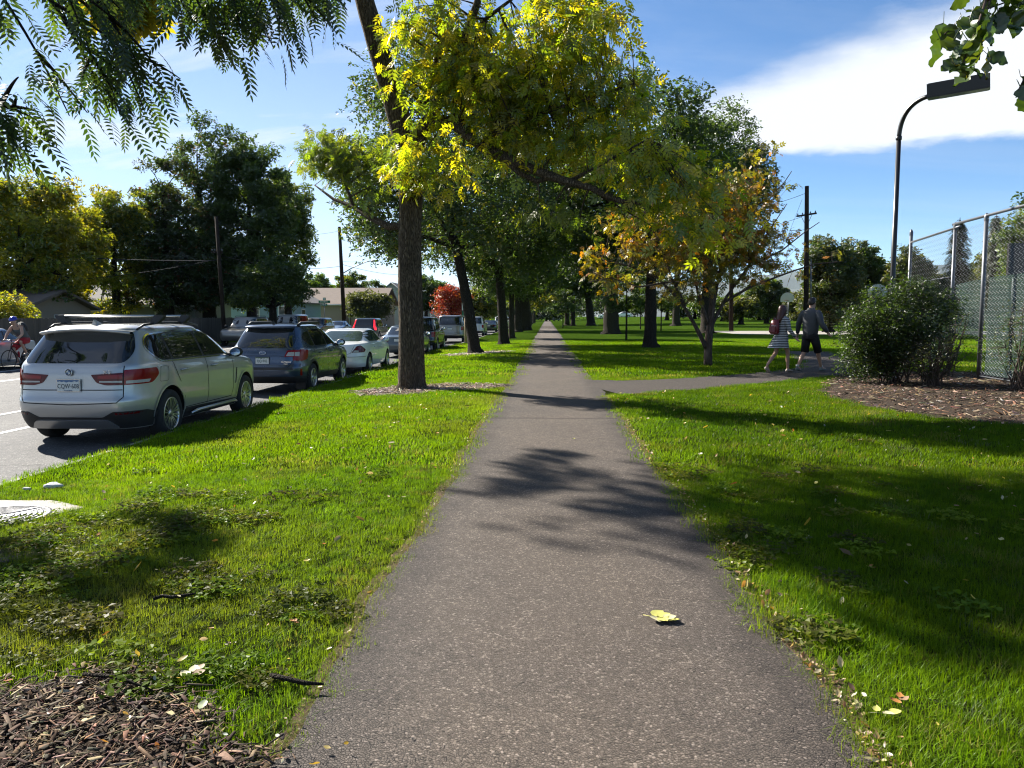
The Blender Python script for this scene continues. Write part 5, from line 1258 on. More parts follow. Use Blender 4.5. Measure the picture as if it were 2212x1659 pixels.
# ---------------------------------------------------------------- blue-grey wagon
rows = [(.27, -2.18, 2.2, .84, 7), (.36, -2.33, 2.32, .885, 6.5), (.48, -2.39, 2.38, .905, 6), (.58, -2.405, 2.4, .915, 6), (.64, -2.395, 2.4, .918, 6), (.72, -2.345, 2.4, .918, 6), (.84, -2.325, 2.36, .915, 6), (.95, -2.30, 2.15, .91, 6), (1.03, -2.27, 1.7, .90, 6),
        (1.08, -2.24, 1.35, .885, 6), (1.14, -2.20, 1.2, .86, 5.5), (1.26, -2.10, .95, .81, 5.2), (1.40, -1.96, .62, .755, 5.2), (1.50, -1.84, .35, .70, 5.2), (1.545, -1.78, .2, .665, 5.2)]
wag, S, wr_, sd, sl = car('station_wagon', 'blue-grey station wagon parked second in line', 'car', rows, roof, BLUEP, (-6.56, 20.22, ROAD_Z), axles=(-1.37, 1.375), wr=.345, style='five', rim=.225, arch=.40,
    rearwin=([(-.66, 1.09), (.66, 1.09), (.72, 1.25), (.60, 1.515), (-.60, 1.515), (-.72, 1.25)], [.08, .08, .2, .06, .06, .2]),
    dlo=([(-1.5, 1.10), (1.0, 1.09), (.55, 1.36), (.05, 1.505), (-.9, 1.51), (-1.62, 1.43), (-1.78, 1.28)], [.1, .03, .3, .2, .2, .2, .1]), pillars=(-1.15, -.1), mirrors=(.72, 1.10), handles=((-.82, .93), (.2, .93)))
for sg in (1, -1):
    L = patch('taillight', rpoly([(sg * .50, .885), (sg * .56, 1.03), (sg * .98, 1.045), (sg * 1.26, 1.02), (sg * 1.22, .82), (sg * .98, .78), (sg * .70, .80), (sg * .70, .885)], [.01, .02, .02, .06, .05, .04, .01, .01]), wr_, REDL, wag, .010, .04)
    patch('lamp_clear', rpoly([(sg * .54, .90), (sg * .585, .985), (sg * .72, .99), (sg * .72, .90)], .01), wr_, CLEARL, L, .014, .04)
    patch('lamp_clear', rpoly([(sg * .735, .90), (sg * .735, .985), (sg * .86, .99), (sg * .86, .895)], .01), wr_, CLEARL, L, .014, .04)
    patch('bumper_reflector', rpoly([(sg * .93, .44), (sg * .94, .60), (sg * 1.01, .60), (sg * 1.0, .44)], .008), wr_, REDL, wag, .008)
    MB().tube([(-1.55, sg * .60, 1.60), (-1.35, sg * .61, 1.655), (.0, sg * .61, 1.66), (.25, sg * .58, 1.60)], [.035, .04, .04, .02], 8).build('roof_rail', TRIM, wag)
    MB().add([(-1.75, sg * .80, .10), (-1.75, sg * .58, .10), (-1.76, sg * .60, .38), (-1.76, sg * .86, .38), (-1.73, sg * .80, .10), (-1.73, sg * .58, .10), (-1.74, sg * .60, .38), (-1.74, sg * .86, .38)], [(0, 1, 2, 3), (4, 5, 6, 7), (0, 1, 5, 4), (1, 2, 6, 5), (3, 0, 4, 7)]).build('mud_flap', TRIM, wag)
strip('panel_gap', [(-.70, 1.06), (-.705, .80), (-.62, .66), (-.55, .625), (.55, .625), (.62, .66), (.705, .80), (.70, 1.06)], .010, wr_, SEAM, wag)
strip('panel_gap', [(-.5, .885), (-.38, .905), (.38, .905), (.5, .885)], .010, wr_, SEAM, wag)
patch('step_pad', [(-.72, .585), (.72, .585), (.70, .645), (-.70, .645)], wr_, TRIM, wag, .006)
patch('bumper_apron', rpoly([(-1.35, .275), (1.35, .275), (1.35, .40), (.9, .43), (-.9, .43), (-1.35, .40)], .02), wr_, TRIM, wag, .006)
for f in (sd, sl):
    patch('sill_cladding', [(-.95, .28), (.95, .28), (.95, .40), (-.95, .42)], f, TRIM, wag, .006, .08)
    for P in ([(-1.12, 1.08), (-1.08, .9), (-.98, .75)], [(-.1, 1.08), (-.06, .8), (-.08, .42)], [(.82, 1.07), (.86, .8), (.82, .42)]): strip('panel_gap', P, .008, f, SEAM, wag)
    for xa in (-1.37, 1.375): strip('arch_cladding', [(xa + .42 * math.cos(a), .345 + .42 * math.sin(a)) for a in np.linspace(.02, math.pi - .02, 20)], .05, f, TRIM, wag, .008)
plate(wag, -2.345, .80, 'FJQ-942', base=PLATE, ink=PLATEG, hills=PLATEG)
em = MB().lathe([(.042, .004), (.040, -.008), (0, -.008)], 24, 'X'); em.v = [(a, b * 1.75, c) for a, b, c in em.v]; em = em.build('emblem', PLATEB, wag); em.location = (-2.31, 0, .975)
rg = MB().lathe([(.043, .0), (.044, -.011), (.038, -.012), (.038, 0)], 24, 'X'); rg.v = [(a, b * 1.7, c) for a, b, c in rg.v]; rg.build('emblem_ring', CHROME, em)
for yy, zz, k in ((.028, .006, 1.5), (-.005, .014, .8), (-.03, .012, .8), (-.015, -.012, .8), (.005, -.014, .8), (-.04, -.008, .8)):
    st = MB(); st.add([(-.0125, yy + .010 * k * math.cos(a) * (1 if i % 2 == 0 else .25), zz + .010 * k * math.sin(a) * (1 if i % 2 == 0 else .25)) for i, a in enumerate(np.linspace(0, 2 * math.pi, 9)[:-1])], [tuple(range(8))]); st.build('emblem_star', CHROME, em, fix=False)
text('maker_letters', 'SUBARU', .050, CHROME, wag, (-2.335, .60, .80), REAR, .003, sx=1.1); text('model_letters', 'OUTBACK', .045, CHROME, wag, (-2.335, -.55, .765), REAR, .003, sx=1.1)
text('model_letters', 'PZEV', .04, CHROME, wag, (-2.335, -.54, .715), REAR, .003, sx=1.1)
MB().add([(-1.55, -.035, 1.62), (-1.55, .035, 1.62), (-1.38, .012, 1.63), (-1.38, -.012, 1.63), (-1.56, 0, 1.72), (-1.52, 0, 1.72)], [(0, 3, 5, 4), (1, 4, 5, 2), (0, 4, 1), (3, 2, 5)]).build('antenna_fin', TRIM, wag)
MB().tube([(-2.23, .0, 1.10), (-2.19, .35, 1.12), (-2.16, .55, 1.11)], [.012, .01, .006], 6).build('wiper', TRIM, wag)
m = MB(); vs = []
for y in np.linspace(-.58, .58, 13): k = (abs(y) / .58) ** 3 * .10; vs += [(-1.62, y, 1.612), (-1.93 + k, y, 1.572), (-1.93 + k, y, 1.55), (-1.72, y, 1.525)]
m.add(vs, [(i * 4 + j, i * 4 + j + 1, i * 4 + 5 + j, i * 4 + 4 + j) for i in range(12) for j in range(3)], True); m.build('roof_spoiler', BLUEP, wag)

# ---------------------------------------------------------------- sedans
def sedan_rows(L=4.95, w=.92, h=1.42, deck=.98, tail=.0):
    f = L / 2; k = h / 1.42
    return [(.24, -f + .2, f - .25, w - .06, 7), (.34, -f + .06, f - .12, w - .025, 6), (.48, -f + .01, f - .03, w - .005, 5), (.58, -f, f, w, 5), (.68, -f + .03, f - .02, w, 5), (.80, -f + .07, f - .12, w - .005, 5), (deck - .06, -f + .12, f - .55, w - .015, 5), (deck - .02, -f + .2, f - .9, w - .025, 5),
            (deck + .005, -f + .50, f - 1.25, w - .04, 5), (deck + .03, -f + .80, f - 1.42, w - .055, 5), (deck + .10, -f + .96, f - 1.58, w - .09, 4.6), (deck + .22, -f + 1.22, f - 1.82, w - .145, 4.4), (h - .09, -f + 1.50, f - 2.1, w - .21, 4.4), (h - .045, -f + 1.62, f - 2.22, w - .245, 4.4)]
SROOF = [(.96, .018), (.88, .030), (.70, .040), (.4, .046), (.06, .048)]
rows = sedan_rows(4.98, .925, 1.42, .99)
tau, S, wr_, sd, sl = car('sedan', 'white sedan with sloped tail parked third in line', 'car', rows, SROOF, WHITEC, (-6.58, 26.43, ROAD_Z), axles=(-1.42, 1.34), wr=.325, style='cover', rim=.205, arch=.375, glass=GLASS2,
    rearwin=([(-.70, 1.025), (.70, 1.025), (.60, 1.34), (-.60, 1.34)], [.12, .12, .14, .14]),
    dlo=([(-1.25, 1.03), (.75, 1.00), (.42, 1.24), (-.1, 1.36), (-.75, 1.365), (-1.2, 1.25)], [.2, .03, .3, .2, .2, .25]), pillars=(-.25,), mirrors=(.56, 1.02), handles=((-.72, .84), (.18, .84)))
for sg in (1, -1):
    L = patch('taillight', rpoly([(sg * .56, .70), (sg * .72, .90), (sg * .86, .925), (sg * 1.22, .78), (sg * 1.12, .70)], [.02, .05, .05, .04, .04]), wr_, REDD, tau, .008, .04)
    patch('lamp_clear', rpoly([(sg * .59, .705), (sg * .66, .77), (sg * .80, .76), (sg * .80, .705)], .01), wr_, CLEARL, L, .011)
strip('panel_gap', [(-.66, .95), (-.53, .68), (-.4, .64), (.4, .64), (.53, .68), (.66, .95)], .009, wr_, SEAM, tau)
strip('panel_gap', [(-1.3, .57), (1.3, .57)], .012, wr_, SEAM, tau)
for f in (sd, sl):
    for P in ([(-1.0, 1.0), (-.95, .75), (-.88, .55)], [(-.25, 1.0), (-.2, .7), (-.22, .30)], [(.66, .99), (.7, .7), (.66, .30)]): strip('panel_gap', P, .008, f, SEAM, tau)
    strip('side_moulding', [(-.95, .56), (.95, .55)], .035, f, WHITEC, tau, .008)
plate(tau, -2.42, .80, None)
leg, S, wr_, sd, sl = car('sedan', 'slate-grey sedan parked behind the big ash trunk', 'car', sedan_rows(4.55, .86, 1.40, .96), SROOF, GREYB, (-6.52, 36.4, ROAD_Z), axles=(-1.3, 1.3), wr=.31, style='ten', rim=.195, arch=.36,
    rearwin=([(-.64, 1.0), (.64, 1.0), (.56, 1.31), (-.56, 1.31)], [.06, .06, .08, .08]), dlo=([(-1.15, 1.0), (.65, .98), (.3, 1.22), (-.1, 1.33), (-.75, 1.335), (-1.1, 1.2)], [.1, .03, .2, .2, .2, .1]), pillars=(-.25,), mirrors=(.5, 1.0),
    tails=(('taillight', [(.40, .72), (.42, .89), (1.05, .90), (1.03, .72)], REDD, .03),))
plate(leg, -2.22, .78, None)
def suv_rows(L, w, h, belt=1.12, slope=.16):
    f = L / 2
    return [(.34, -f + .14, f - .2, w - .05, 7), (.46, -f + .03, f - .06, w - .01, 7), (.60, -f, f, w, 7), (.72, -f + .03, f - .01, w, 7), (.90, -f + .05, f - .08, w - .003, 7), (belt - .10, -f + .07, f - .45, w - .01, 7), (belt - .04, -f + .08, f - .95, w - .02, 7), (belt, -f + .095, f - 1.3, w - .035, 6.5), (belt + .06, -f + .12, f - 1.45, w - .06, 6.5), (belt + .25, -f + .12 + slope * .45, f - 1.72, w - .11, 6.5), (h - .10, -f + .12 + slope * .9, f - 1.98, w - .165, 6.5), (h - .05, -f + .14 + slope, f - 2.1, w - .20, 6.5)]
UROOF = [(.96, .02), (.88, .034), (.7, .044), (.4, .05), (.06, .052)]
def plain_suv(name, label, mat, loc, L=4.6, w=.91, h=1.76, belt=1.12, slope=.16, tails=None, ang=90, style='five', wr=.36, rails=True, group='cars parked along the street', plate_z=.9, cat='car'):
    f = L / 2
    r, S, wr_, sd, sl = car(name, label, cat, suv_rows(L, w, h, belt, slope), UROOF, mat, loc, ang, axles=(-f + .98, f - .92), wr=wr, style=style, rim=wr * .63, arch=wr + .06,
        rearwin=([(-w + .19, belt + .03), (w - .19, belt + .03), (w - .24, h - .11), (-w + .24, h - .11)], .06), dlo=([(-f + .42, belt + .03), (f - 1.5, belt + .02), (f - 1.9, h - .16), (f - 2.15, h - .105), (-f + .55, h - .105)], [.05, .03, .1, .1, .06]), pillars=(-f + 1.2, -f + 2.2), mirrors=(f - 1.6, belt + .03),
        tails=tails or (('taillight', [(w - .20, belt - .34), (w - .20, belt - .08), (w + .12, belt - .08), (w + .12, belt - .34)], REDL, .02),), group=group)
    patch('bumper_apron', [(-w, .37), (w, .37), (w, .52), (-w, .52)], wr_, TRIM, r, .008)
    for q in (sd, sl): patch('sill_cladding', [(-f + 1.45, .36), (f - 1.4, .36), (f - 1.4, .47), (-f + 1.45, .47)], q, TRIM, r, .006, .1)
    plate(r, -f + .03, plate_z, None)
    if rails:
        for sg in (-1, 1): MB().tube([(-f + .6, sg * (w - .27), h - .005), (-f + .7, sg * (w - .27), h + .05), (f - 2.4, sg * (w - .27), h + .05), (f - 2.3, sg * (w - .27), h)], .018, 6).build('roof_rail', DARKM, r)
    return r, S, wr_
plain_suv('suv', 'black SUV with roof rails parked past the big ash', BLACKC, (-6.58, 42.0, ROAD_Z), 4.5, .92, 1.80, 1.12, .14)
plain_suv('suv', 'champagne-silver SUV parked left of the green bike sign', CHAMP, (-6.62, 56.0, ROAD_Z), 5.1, .97, 1.90, 1.22, .12, plate_z=1.0)
plain_suv('suv', 'pale grey SUV half hidden by the leaning trunk', paint('pale_grey_paint', (.5, .5, .49), .5), (-6.6, 73.0, ROAD_Z), 4.7, .93, 1.82, 1.15, .14)
far_sed, *_ = car('sedan', 'dark green sedan parked beyond the grey SUV', 'car', sedan_rows(4.7, .88, 1.41, .97), SROOF, DGREEN, (-6.55, 91, ROAD_Z), axles=(-1.35, 1.35), wr=.32, style='ten', rim=.2, arch=.37, rearwin=([(-.64, 1.0), (.64, 1.0), (.56, 1.32), (-.56, 1.32)], .08), dlo=([(-1.15, 1.0), (.65, .98), (.3, 1.22), (-.1, 1.33), (-.75, 1.335), (-1.1, 1.2)], .1), pillars=(-.25,), tails=(('taillight', [(.42, .74), (.42, .86), (1.05, .88), (1.03, .74)], REDD, .02),))
plate(far_sed, -2.30, .80, None)
plain_suv('pickup_truck', 'white truck parked far along the kerb', WHITEC, (-6.6, 115, ROAD_Z), 5.0, .96, 1.86, 1.2, .1, cat='truck')
plain_suv('suv', 'last small tan car parked far down the kerb', CHAMP, (-6.6, 136, ROAD_Z), 4.4, .9, 1.7)
# in the traffic lane, brake lights on
GL = N('lit_brake_lamp'); GLOW = GL.end(GL.n('ShaderNodeAddShader', {0: GL.bsdf((.5, .01, .015), .1), 1: GL.n('ShaderNodeEmission', {'Color': (1, .03, .05, 1), 'Strength': .5}).outputs[0]}).outputs[0])
plain_suv('suv', 'dark grey SUV with tall red lamps driving up the street', DGREY, (-13.1, 58.2, ROAD_Z), 4.65, .945, 1.70, 1.10, .42, group='cars driving in the street', rails=False,
          tails=(('taillight', [(.70, 1.02), (.62, 1.58), (.72, 1.60), (.86, 1.10), (1.0, 1.0), (1.0, .85), (.80, .85)], GLOW, .02),))
# across the street
OPP = 'cars parked on the far side of the street'
plain_suv('suv', 'dark roofed silver SUV across the street behind the blue wagon', CHAMP, (-19.15, 49.5, ROAD_Z), 4.7, .92, 1.80, 1.15, .2, ang=-90, group=OPP)
plain_suv('van', 'white van across the street left of the tan house', paint('dull_white_paint', (.42, .43, .44), .1), (-19.15, 58.0, ROAD_Z), 5.0, .96, 1.98, 1.2, .12, ang=-90, group=OPP, rails=False, cat='van')
plain_suv('pickup_truck', 'grey truck with square cab windows across the street', DGREY, (-19.2, 65.2, ROAD_Z), 5.2, .94, 1.72, 1.1, .5, ang=-90, group=OPP, rails=False, cat='truck')
def opp_sedan(mat, loc, label):
    r, S, wr_, sd, sl = car('sedan', label, 'car', sedan_rows(4.6, .88, 1.42, .97), SROOF, mat, loc, -90, axles=(-1.32, 1.32), wr=.315, style='ten', rim=.2, arch=.365, rearwin=([(-.64, 1.0), (.64, 1.0), (.56, 1.32), (-.56, 1.32)], .08), dlo=([(-1.15, 1.0), (.65, .98), (.3, 1.22), (-.1, 1.33), (-.75, 1.335), (-1.1, 1.2)], .1), pillars=(-.25,), mirrors=(.5, 1.0), group=OPP)
    # windscreen faces the camera
    patch('windscreen', rpoly([(-.62, 1.02), (.62, 1.02), (.52, 1.33), (-.52, 1.33)], .06), lambda y, z: Vector((2 * ((S.par(z)[0] + S.par(z)[1]) / 2) - S.wrap(y, z).x, S.wrap(y, z).y, z)), GLASS, r, .004)
opp_sedan(STEEL, (-19.1, 71.5, ROAD_Z), 'blue sedan across the street before the tan house porch')
opp_sedan(paint('ice_blue_paint', (.42, .47, .52), .4), (-19.4, 26.0, ROAD_Z), 'pale blue car across the street behind the cyclist')
# =================================================================== fences, posts, houses, shrubs, small things
GALV = plain('galvanised_steel', (0.11, 0.117, 0.13), 0.42, .15, 12, Metallic=.55); POLEW = bark('pole_wood', (0.025, 0.018, 0.014), (0.065, 0.048, 0.037), 12, .006)
PLANKM = None
def mat_plank():
    g = N('weathered_plank'); p = g.pos('Object', (1, 1, .08)); f = g.noise(p, 40, 5, .6); r = g.n('ShaderNodeObjectInfo').outputs['Random']
    c = g.mix(f, (.075, .062, .05), (.16, .135, .11)); c = g.mix(1.0, c, g.ramp(r, [(0, (.75, .75, .75)), (1, (1.15, 1.12, 1.08))]), 'MULTIPLY')
    return g.end(g.bsdf(c, .9, g.bump(f, .6, .006)))
PLANKM = mat_plank()
BLACKM = plain('black_enamel', (0.012, 0.012, 0.014), 0.35, .2, 8)
# ---- plank fence across the street
fx, fy0, fy1 = -21.9, 24.0, 66.0
fen = empty('plank_fence', (fx, fy0, -.22)); tag(fen, 'weathered grey plank fence across the street', 'fence')
bw = 0.158; nb = int((fy1 - fy0) / bw); pm = MB().box((0, 0, .80), (.02, bw - .008, 1.60)).build('plank', PLANKM, fen).data
COL.objects.unlink(bpy.data.objects['plank']); bpy.data.objects.remove(bpy.data.objects['plank']); rr = random.Random(4)
for i in range(nb):
    o = link(bpy.data.objects.new('plank', pm), fen); o.location = (rr.uniform(-.006, .006), i * bw, rr.uniform(-.03, .02)); o.rotation_euler = (rr.uniform(-.008, .008), 0, 0)
for i in range(int((fy1 - fy0) / 2.4) + 1): MB().box((-.07, i * 2.4, .78), (.09, .09, 1.6)).build('post', PLANKM, fen)
for z in (.35, 1.25): MB().box((-.035, (fy1 - fy0) / 2, z), (.04, fy1 - fy0, .09)).build('rail', PLANKM, fen)
# ---- chain-link fence of the courts
FA, FB, FC, FD = Vector((10.35, 23.2, .06)), Vector((9.72, 19.5, .06)), Vector((9.58, 17.9, .06)), Vector((9.25, 13.2, .06))
FE = Vector((8.95, 8.6, .06)); HT = 3.5
cf = empty('chain_link_fence', FC); tag(cf, 'tall chain-link fence with green windscreen at the right edge', 'fence')
def ftube(nm, pts, r, m=GALV, n=12): return MB().tube([Vector(p) - FC for p in pts], r, n).build(nm, m, cf)
up = Vector((0, 0, 1))
for P, h, r in ((FA, HT + .28, .044), (FB, HT + .05, .04), (FC, HT + .06, .046), (FD, HT + .05, .046), (FE, HT + .05, .046)):
    o = ftube('post', [P - up * .05, P + up * h], r); MB().lathe([(r * 1.12, h - .09), (r * 1.15, h - .01), (r * .9, h + .04), (r * .3, h + .085), (0, h + .09)], 14, 'Z', tuple(P - FC)).build('post_cap', GALV, o)
ftube('top_rail', [FA + up * (HT + .0), FB + up * HT, FB + up * HT + (FB - FA).normalized() * -.0 + Vector((-.05, -.35, 0))], .028)
ftube('top_rail', [FB + up * (HT + .09) + Vector((0, .1, 0)), FC + up * (HT + .09), FD + up * (HT + .09), FE + up * (HT + .09)], .032)
for a, b in ((FA, FB), (FC, FD), (FD, FE)): ftube('bottom_rail', [a + up * .08, b + up * .08], .014, n=6)
ftube('mid_rail', [FA + up * 2.35 + Vector((.05, 0, 0)), FB + up * 2.35 + Vector((.05, 0, 0))], .02)
def chain(a, b, z0, z1, pitch=.062, nm='chain_mesh', px_=.12):
    """woven wire: every wire zigzags down and hooks its neighbours"""
    d = (b - a); L = d.length; d.normalize(); nrm = Vector((-d.y, d.x, 0)); n = int(L / px_); k = int((z1 - z0) / pitch); V = []; E = []
    w = .0032; V = []; Fc = []
    for i in range(n):
        for j in range(k):
            s0, s1 = ((0, 1) if (j % 2 == 0) else (1, 0))
            p = a + d * ((i + s0) * px_) + up * (z0 + j * pitch) + nrm * (.004 if s0 else -.004); q = a + d * ((i + s1) * px_) + up * (z0 + (j + 1) * pitch) + nrm * (.004 if s1 else -.004)
            t = (q - p).normalized(); side = t.cross(nrm).normalized() * w; fr = nrm * w; o = len(V)
            V += [p + side, p - side * .5 + fr, p - side * .5 - fr, q + side, q - side * .5 + fr, q - side * .5 - fr]; Fc += [(o, o + 1, o + 4, o + 3), (o + 1, o + 2, o + 5, o + 4), (o + 2, o, o + 3, o + 5)]
    o = np_obj(nm, np.array([tuple(v - FC) for v in V]), np.array(Fc), WIRE, cf); o['kind'] = 'stuff'; return o
WIRE = plain('fence_wire', (.15, .155, .165), .5, .2, 10, Metallic=.4)
chain(FA, FB, .08, HT, px_=.2); chain(FB, FC, .9, HT, px_=.19); chain(FC, FD, .08, HT + .08, px_=.145); chain(FD, FE, .08, HT + .08)
def mat_screen():
    g = N('windscreen_cloth'); p = g.pos(); s = g.n('ShaderNodeSeparateXYZ', {0: p}); wv = g.n('ShaderNodeTexWave', {'Vector': p, 'Scale': 9.0, 'Distortion': 1.2, 'Detail': 2}, bands_direction='Z').outputs['Fac']
    f = g.noise(p, 2.2, 5); c = g.mix(f, (.035, .06, .05), (.085, .115, .10))
    d = g.n('ShaderNodeBsdfDiffuse', {'Color': c}).outputs[0]; t = g.n('ShaderNodeBsdfTranslucent', {'Color': (.10, .15, .13, 1)}).outputs[0]
    m = g.n('ShaderNodeMixShader', {0: .45, 1: d, 2: t}).outputs[0]
    hole = g.math('ADD', g.math('MULTIPLY', g.math('SUBTRACT', f, .5), .5), g.math('ADD', .16, g.math('MULTIPLY', wv, .14)), True)
    return g.end(g.n('ShaderNodeMixShader', {0: hole, 1: m, 2: g.n('ShaderNodeBsdfTransparent').outputs[0]}).outputs[0])
SCREEN = mat_screen()
def screen(a, b, tops, z0, off=.05):
    d = b - a; L = d.length; dd = d.normalized(); nrm = Vector((dd.y, -dd.x, 0)) * -1; nx_, nz_ = max(6, int(L / .25)), 10; V = []; rr = random.Random(int(L * 100))
    nrm = Vector((1, 0, 0))
    for i in range(nx_ + 1):
        t = i / nx_; tz = np.interp(t, np.linspace(0, 1, len(tops)), tops)
        for j in range(nz_ + 1):
            z = z0 + (tz - z0) * j / nz_; V.append(a + d * t + up * z + nrm * (off + .04 * math.sin(7 * t * L + j * .8) * (1 - abs(2 * j / nz_ - 1)) + rr.uniform(-.004, .004)) - FC)
    m = MB().add(V, [(i * (nz_ + 1) + j, (i + 1) * (nz_ + 1) + j, (i + 1) * (nz_ + 1) + j + 1, i * (nz_ + 1) + j + 1) for i in range(nx_) for j in range(nz_)], True); return m.build('windscreen', SCREEN, cf, fix=False)
screen(FC + Vector((0, -.12, 0)), FD, [2.24, 2.28, 2.3], .12); screen(FD, FE, [2.3, 2.3], .12); screen(FB, FC, [2.15, 2.2, 2.22], .95); screen(FA, FB, [1.55, 1.45, 1.75, 1.72], .3)
db = MB().box((0, 0, 0), (2.4, .08, .8)).build('scoreboard', BLACKM); db.location = (12.12, 19.4, 2.78); tag(db, 'black board on posts behind the windscreen', 'board')
for dy in (-1.0, 1.0): MB().tube([(dy, .06, -2.75), (dy, .06, .3)], .04, 8).build('post', GALV, db)
# the far side of the court fence
ff = empty('chain_link_fence', (17.5, 17.5, .06)); tag(ff, 'dark top rail of the far court fence behind the mesh', 'fence')
MB().tube([(0, -8, 3.6), (0, 9, 3.6)], .035, 8).build('top_rail', DARKM, ff)
for dy in (-8, -4, 0, 4.5, 9): MB().tube([(0, dy, 0), (0, dy, 3.65)], .04, 8).build('post', DARKM, ff)

# ---- lamp post by the fence
lp0 = Vector((7.75, 18.2, .05)); lamp = empty('lamp_post', lp0); tag(lamp, 'tall black lamp post with square box head beside the shrub', 'street lamp')
zt = at(1921, 300, 18.2).z - lp0.z; hd = at(2070, 190, 17.0) - lp0; hd0 = at(2008, 207, 17.6) - lp0
MB().tube([(0, 0, -.1), (0, 0, 2), (0.01, 0, zt)], [.062, .058, .05], 14).build('pole', BLACKM, lamp)
MB().lathe([(.17, 0), (.17, .03), (.075, .10), (.07, .16)], 16).build('base_cover', BLACKM, lamp); MB().lathe([(.058, zt - .03), (.064, zt - .02), (.064, zt + .05), (.05, zt + .06)], 14, 'Z', (.01, 0, 0)).build('collar', BLACKM, lamp)
e0 = Vector((.01, 0, zt)); ctrl = Vector((.02, -.02, hd0.z - .02)); arm = [e0 * (1 - t) ** 2 + ctrl * 2 * t * (1 - t) + hd0 * t * t for t in np.linspace(0, 1, 16)]
MB().tube(arm, [.048] * 16, 12).build('arm', BLACKM, lamp)
dirx = (at(2133, 170, 17.1) - at(2008, 200, 17.6)); yawl = math.atan2(dirx.y, dirx.x)
hm = MB(); hm.box((0, 0, 0), (1.12, .44, .27)); hm.box((0, 0, .138), (1.06, .44, .012)); head = hm.build('lamp_head', BLACKM, lamp); head.location = (at(2070, 188, 17.0) - lp0); head.rotation_euler = (R(6), R(-3), yawl)
LENS = plain('lamp_lens', (.30, .34, .26), .15, .2, 8); MB().box((.10, 0, -.142), (.86, .38, .012)).build('lens', LENS, head); MB().box((0, 0, -.137), (1.09, .41, .010)).build('lens_frame', GALV, head)

# ---- utility poles and wires
def upole(base, top, r, label, arms=()):
    b, t = Vector(base), Vector(top); o = empty('utility_pole', b); tag(o, label, 'pole', 'utility poles along the street')
    MB().tube([Vector((0, 0, -.2)), (t - b) * .5, t - b], [r * 1.1, r, r * .8], 12).build('shaft', POLEW, o)
    for c, L, d in arms:
        dd = Vector(d).normalized(); c = Vector(c) - b; m = MB().box(c, (L, .10, .12), Matrix.Rotation(math.atan2(dd.y, dd.x), 3, 'Z')).build('crossarm', POLEW, o)
        for s in (-.45, -.2, .2, .45): MB().lathe([(.02, 0), (.05, .04), (.05, .1), (.02, .15)], 8, 'Z', tuple(c + dd * L * s + Vector((0, 0, .06)))).build('insulator', GALV, m)
    return o
p1b, p1t = Vector((-20.75, 50.0, -.22)), at(467, 468, 50.0); upole(p1b, p1t, .125, 'leaning brown utility pole in front of the dark trees', [(at(469, 545, 50), .7, (1, 0, 0))])
p2b, p2t = Vector((-20.7, 80.0, -.22)), at(733, 490, 80.0); o2 = upole(p2b, p2t, .20, 'brown utility pole carrying a street lamp arm')
a0, a1, a2 = at(738, 592, 80) - p2b, at(790, 566, 78) - p2b, at(803, 563, 77.6) - p2b
ar = MB().tube([a0, a0.lerp(a1, .5) + Vector((0, 0, .1)), a1, a2], [.05, .05, .045, .04], 8).build('lamp_arm', GALV, o2); lh = MB().lathe([(0, -.45), (.12, -.38), (.17, -.1), (.15, .25), (.05, .4), (0, .42)], 12, 'X'); lh.v = [(x, y, z * .55) for x, y, z in lh.v]; lh = lh.build('lamp_head', GALV, o2); lh.location = a2 + Vector((.35, 0, -.03)); MB().tube([at(738, 565, 80) - p2b, a1], .012, 5).build('stay_wire', DARKM, o2)
p3b, p3t = Vector((at(1742, 690, 62).x, 62, .1)), at(1743, 402, 62.0); o3 = upole(p3b, p3t, .19, 'dark utility pole with crossarm behind the walking man', [(at(1742, 464, 62), 2.0, (.45, -.9, .0))])
MB().tube([at(1747, 560, 62) - p3b + Vector((.1, -.2, 0)), at(1747, 690, 62) - p3b + Vector((.1, -.2, 0))], .05, 8).build('conduit', GALV, o3)
for s in (-.3, .3): MB().tube([at(1742, 490, 62) - p3b, at(1742, 466, 62) - p3b + Vector((s, -s, 0))], .02, 6).build('brace', DARKM, o3)
p4 = at(1580, 700, 76); p4.z = float(gz(p4.x, 76)); upole(p4, at(1579, 548, 76), .20, 'pale wooden pole standing on the lawn right of the orange tree')
wi = 0
def wire(a, b, sag, r, label, n=16):
    a, b = Vector(a), Vector(b); o = MB().tube([a.lerp(b, t) - Vector((0, 0, 4 * sag * t * (1 - t))) for t in np.linspace(0, 1, n)], r, 5).build('overhead_wire', DARKM); tag(o, label, 'wire', 'overhead wires')
wire(at(-60, 535, 46), at(467, 563, 50), .25, .03, 'thick overhead cable from the left edge to the leaning pole'); wire(at(-60, 612, 44), at(470, 560, 50), .4, .014, 'thin overhead wire sagging below the thick cable')
wire(at(467, 480, 50), p2t - Vector((0, 0, .4)), .6, .012, 'top overhead wire between the two street poles'); wire(at(468, 550, 50), at(735, 575, 80), .5, .018, 'lower overhead cable between the two street poles')
wire(at(735, 570, 80), at(900, 592, 130), .5, .02, 'overhead cable from the lamp pole down the street'); wire(p2t - Vector((0, 0, .5)), at(905, 500, 130), .8, .015, 'top overhead wire from the lamp pole down the street')
wire(p3t - Vector((0, 0, .5)), at(1560, 450, 66), .4, .015, 'top wire running left from the crossarm pole'); wire(at(1733, 468, 62), at(1560, 500, 70), .3, .015, 'crossarm wire running left behind the orange tree'); wire(at(1733, 430, 62), at(1690, 540, 66), .0, .010, 'guy wire slanting from the crossarm pole')

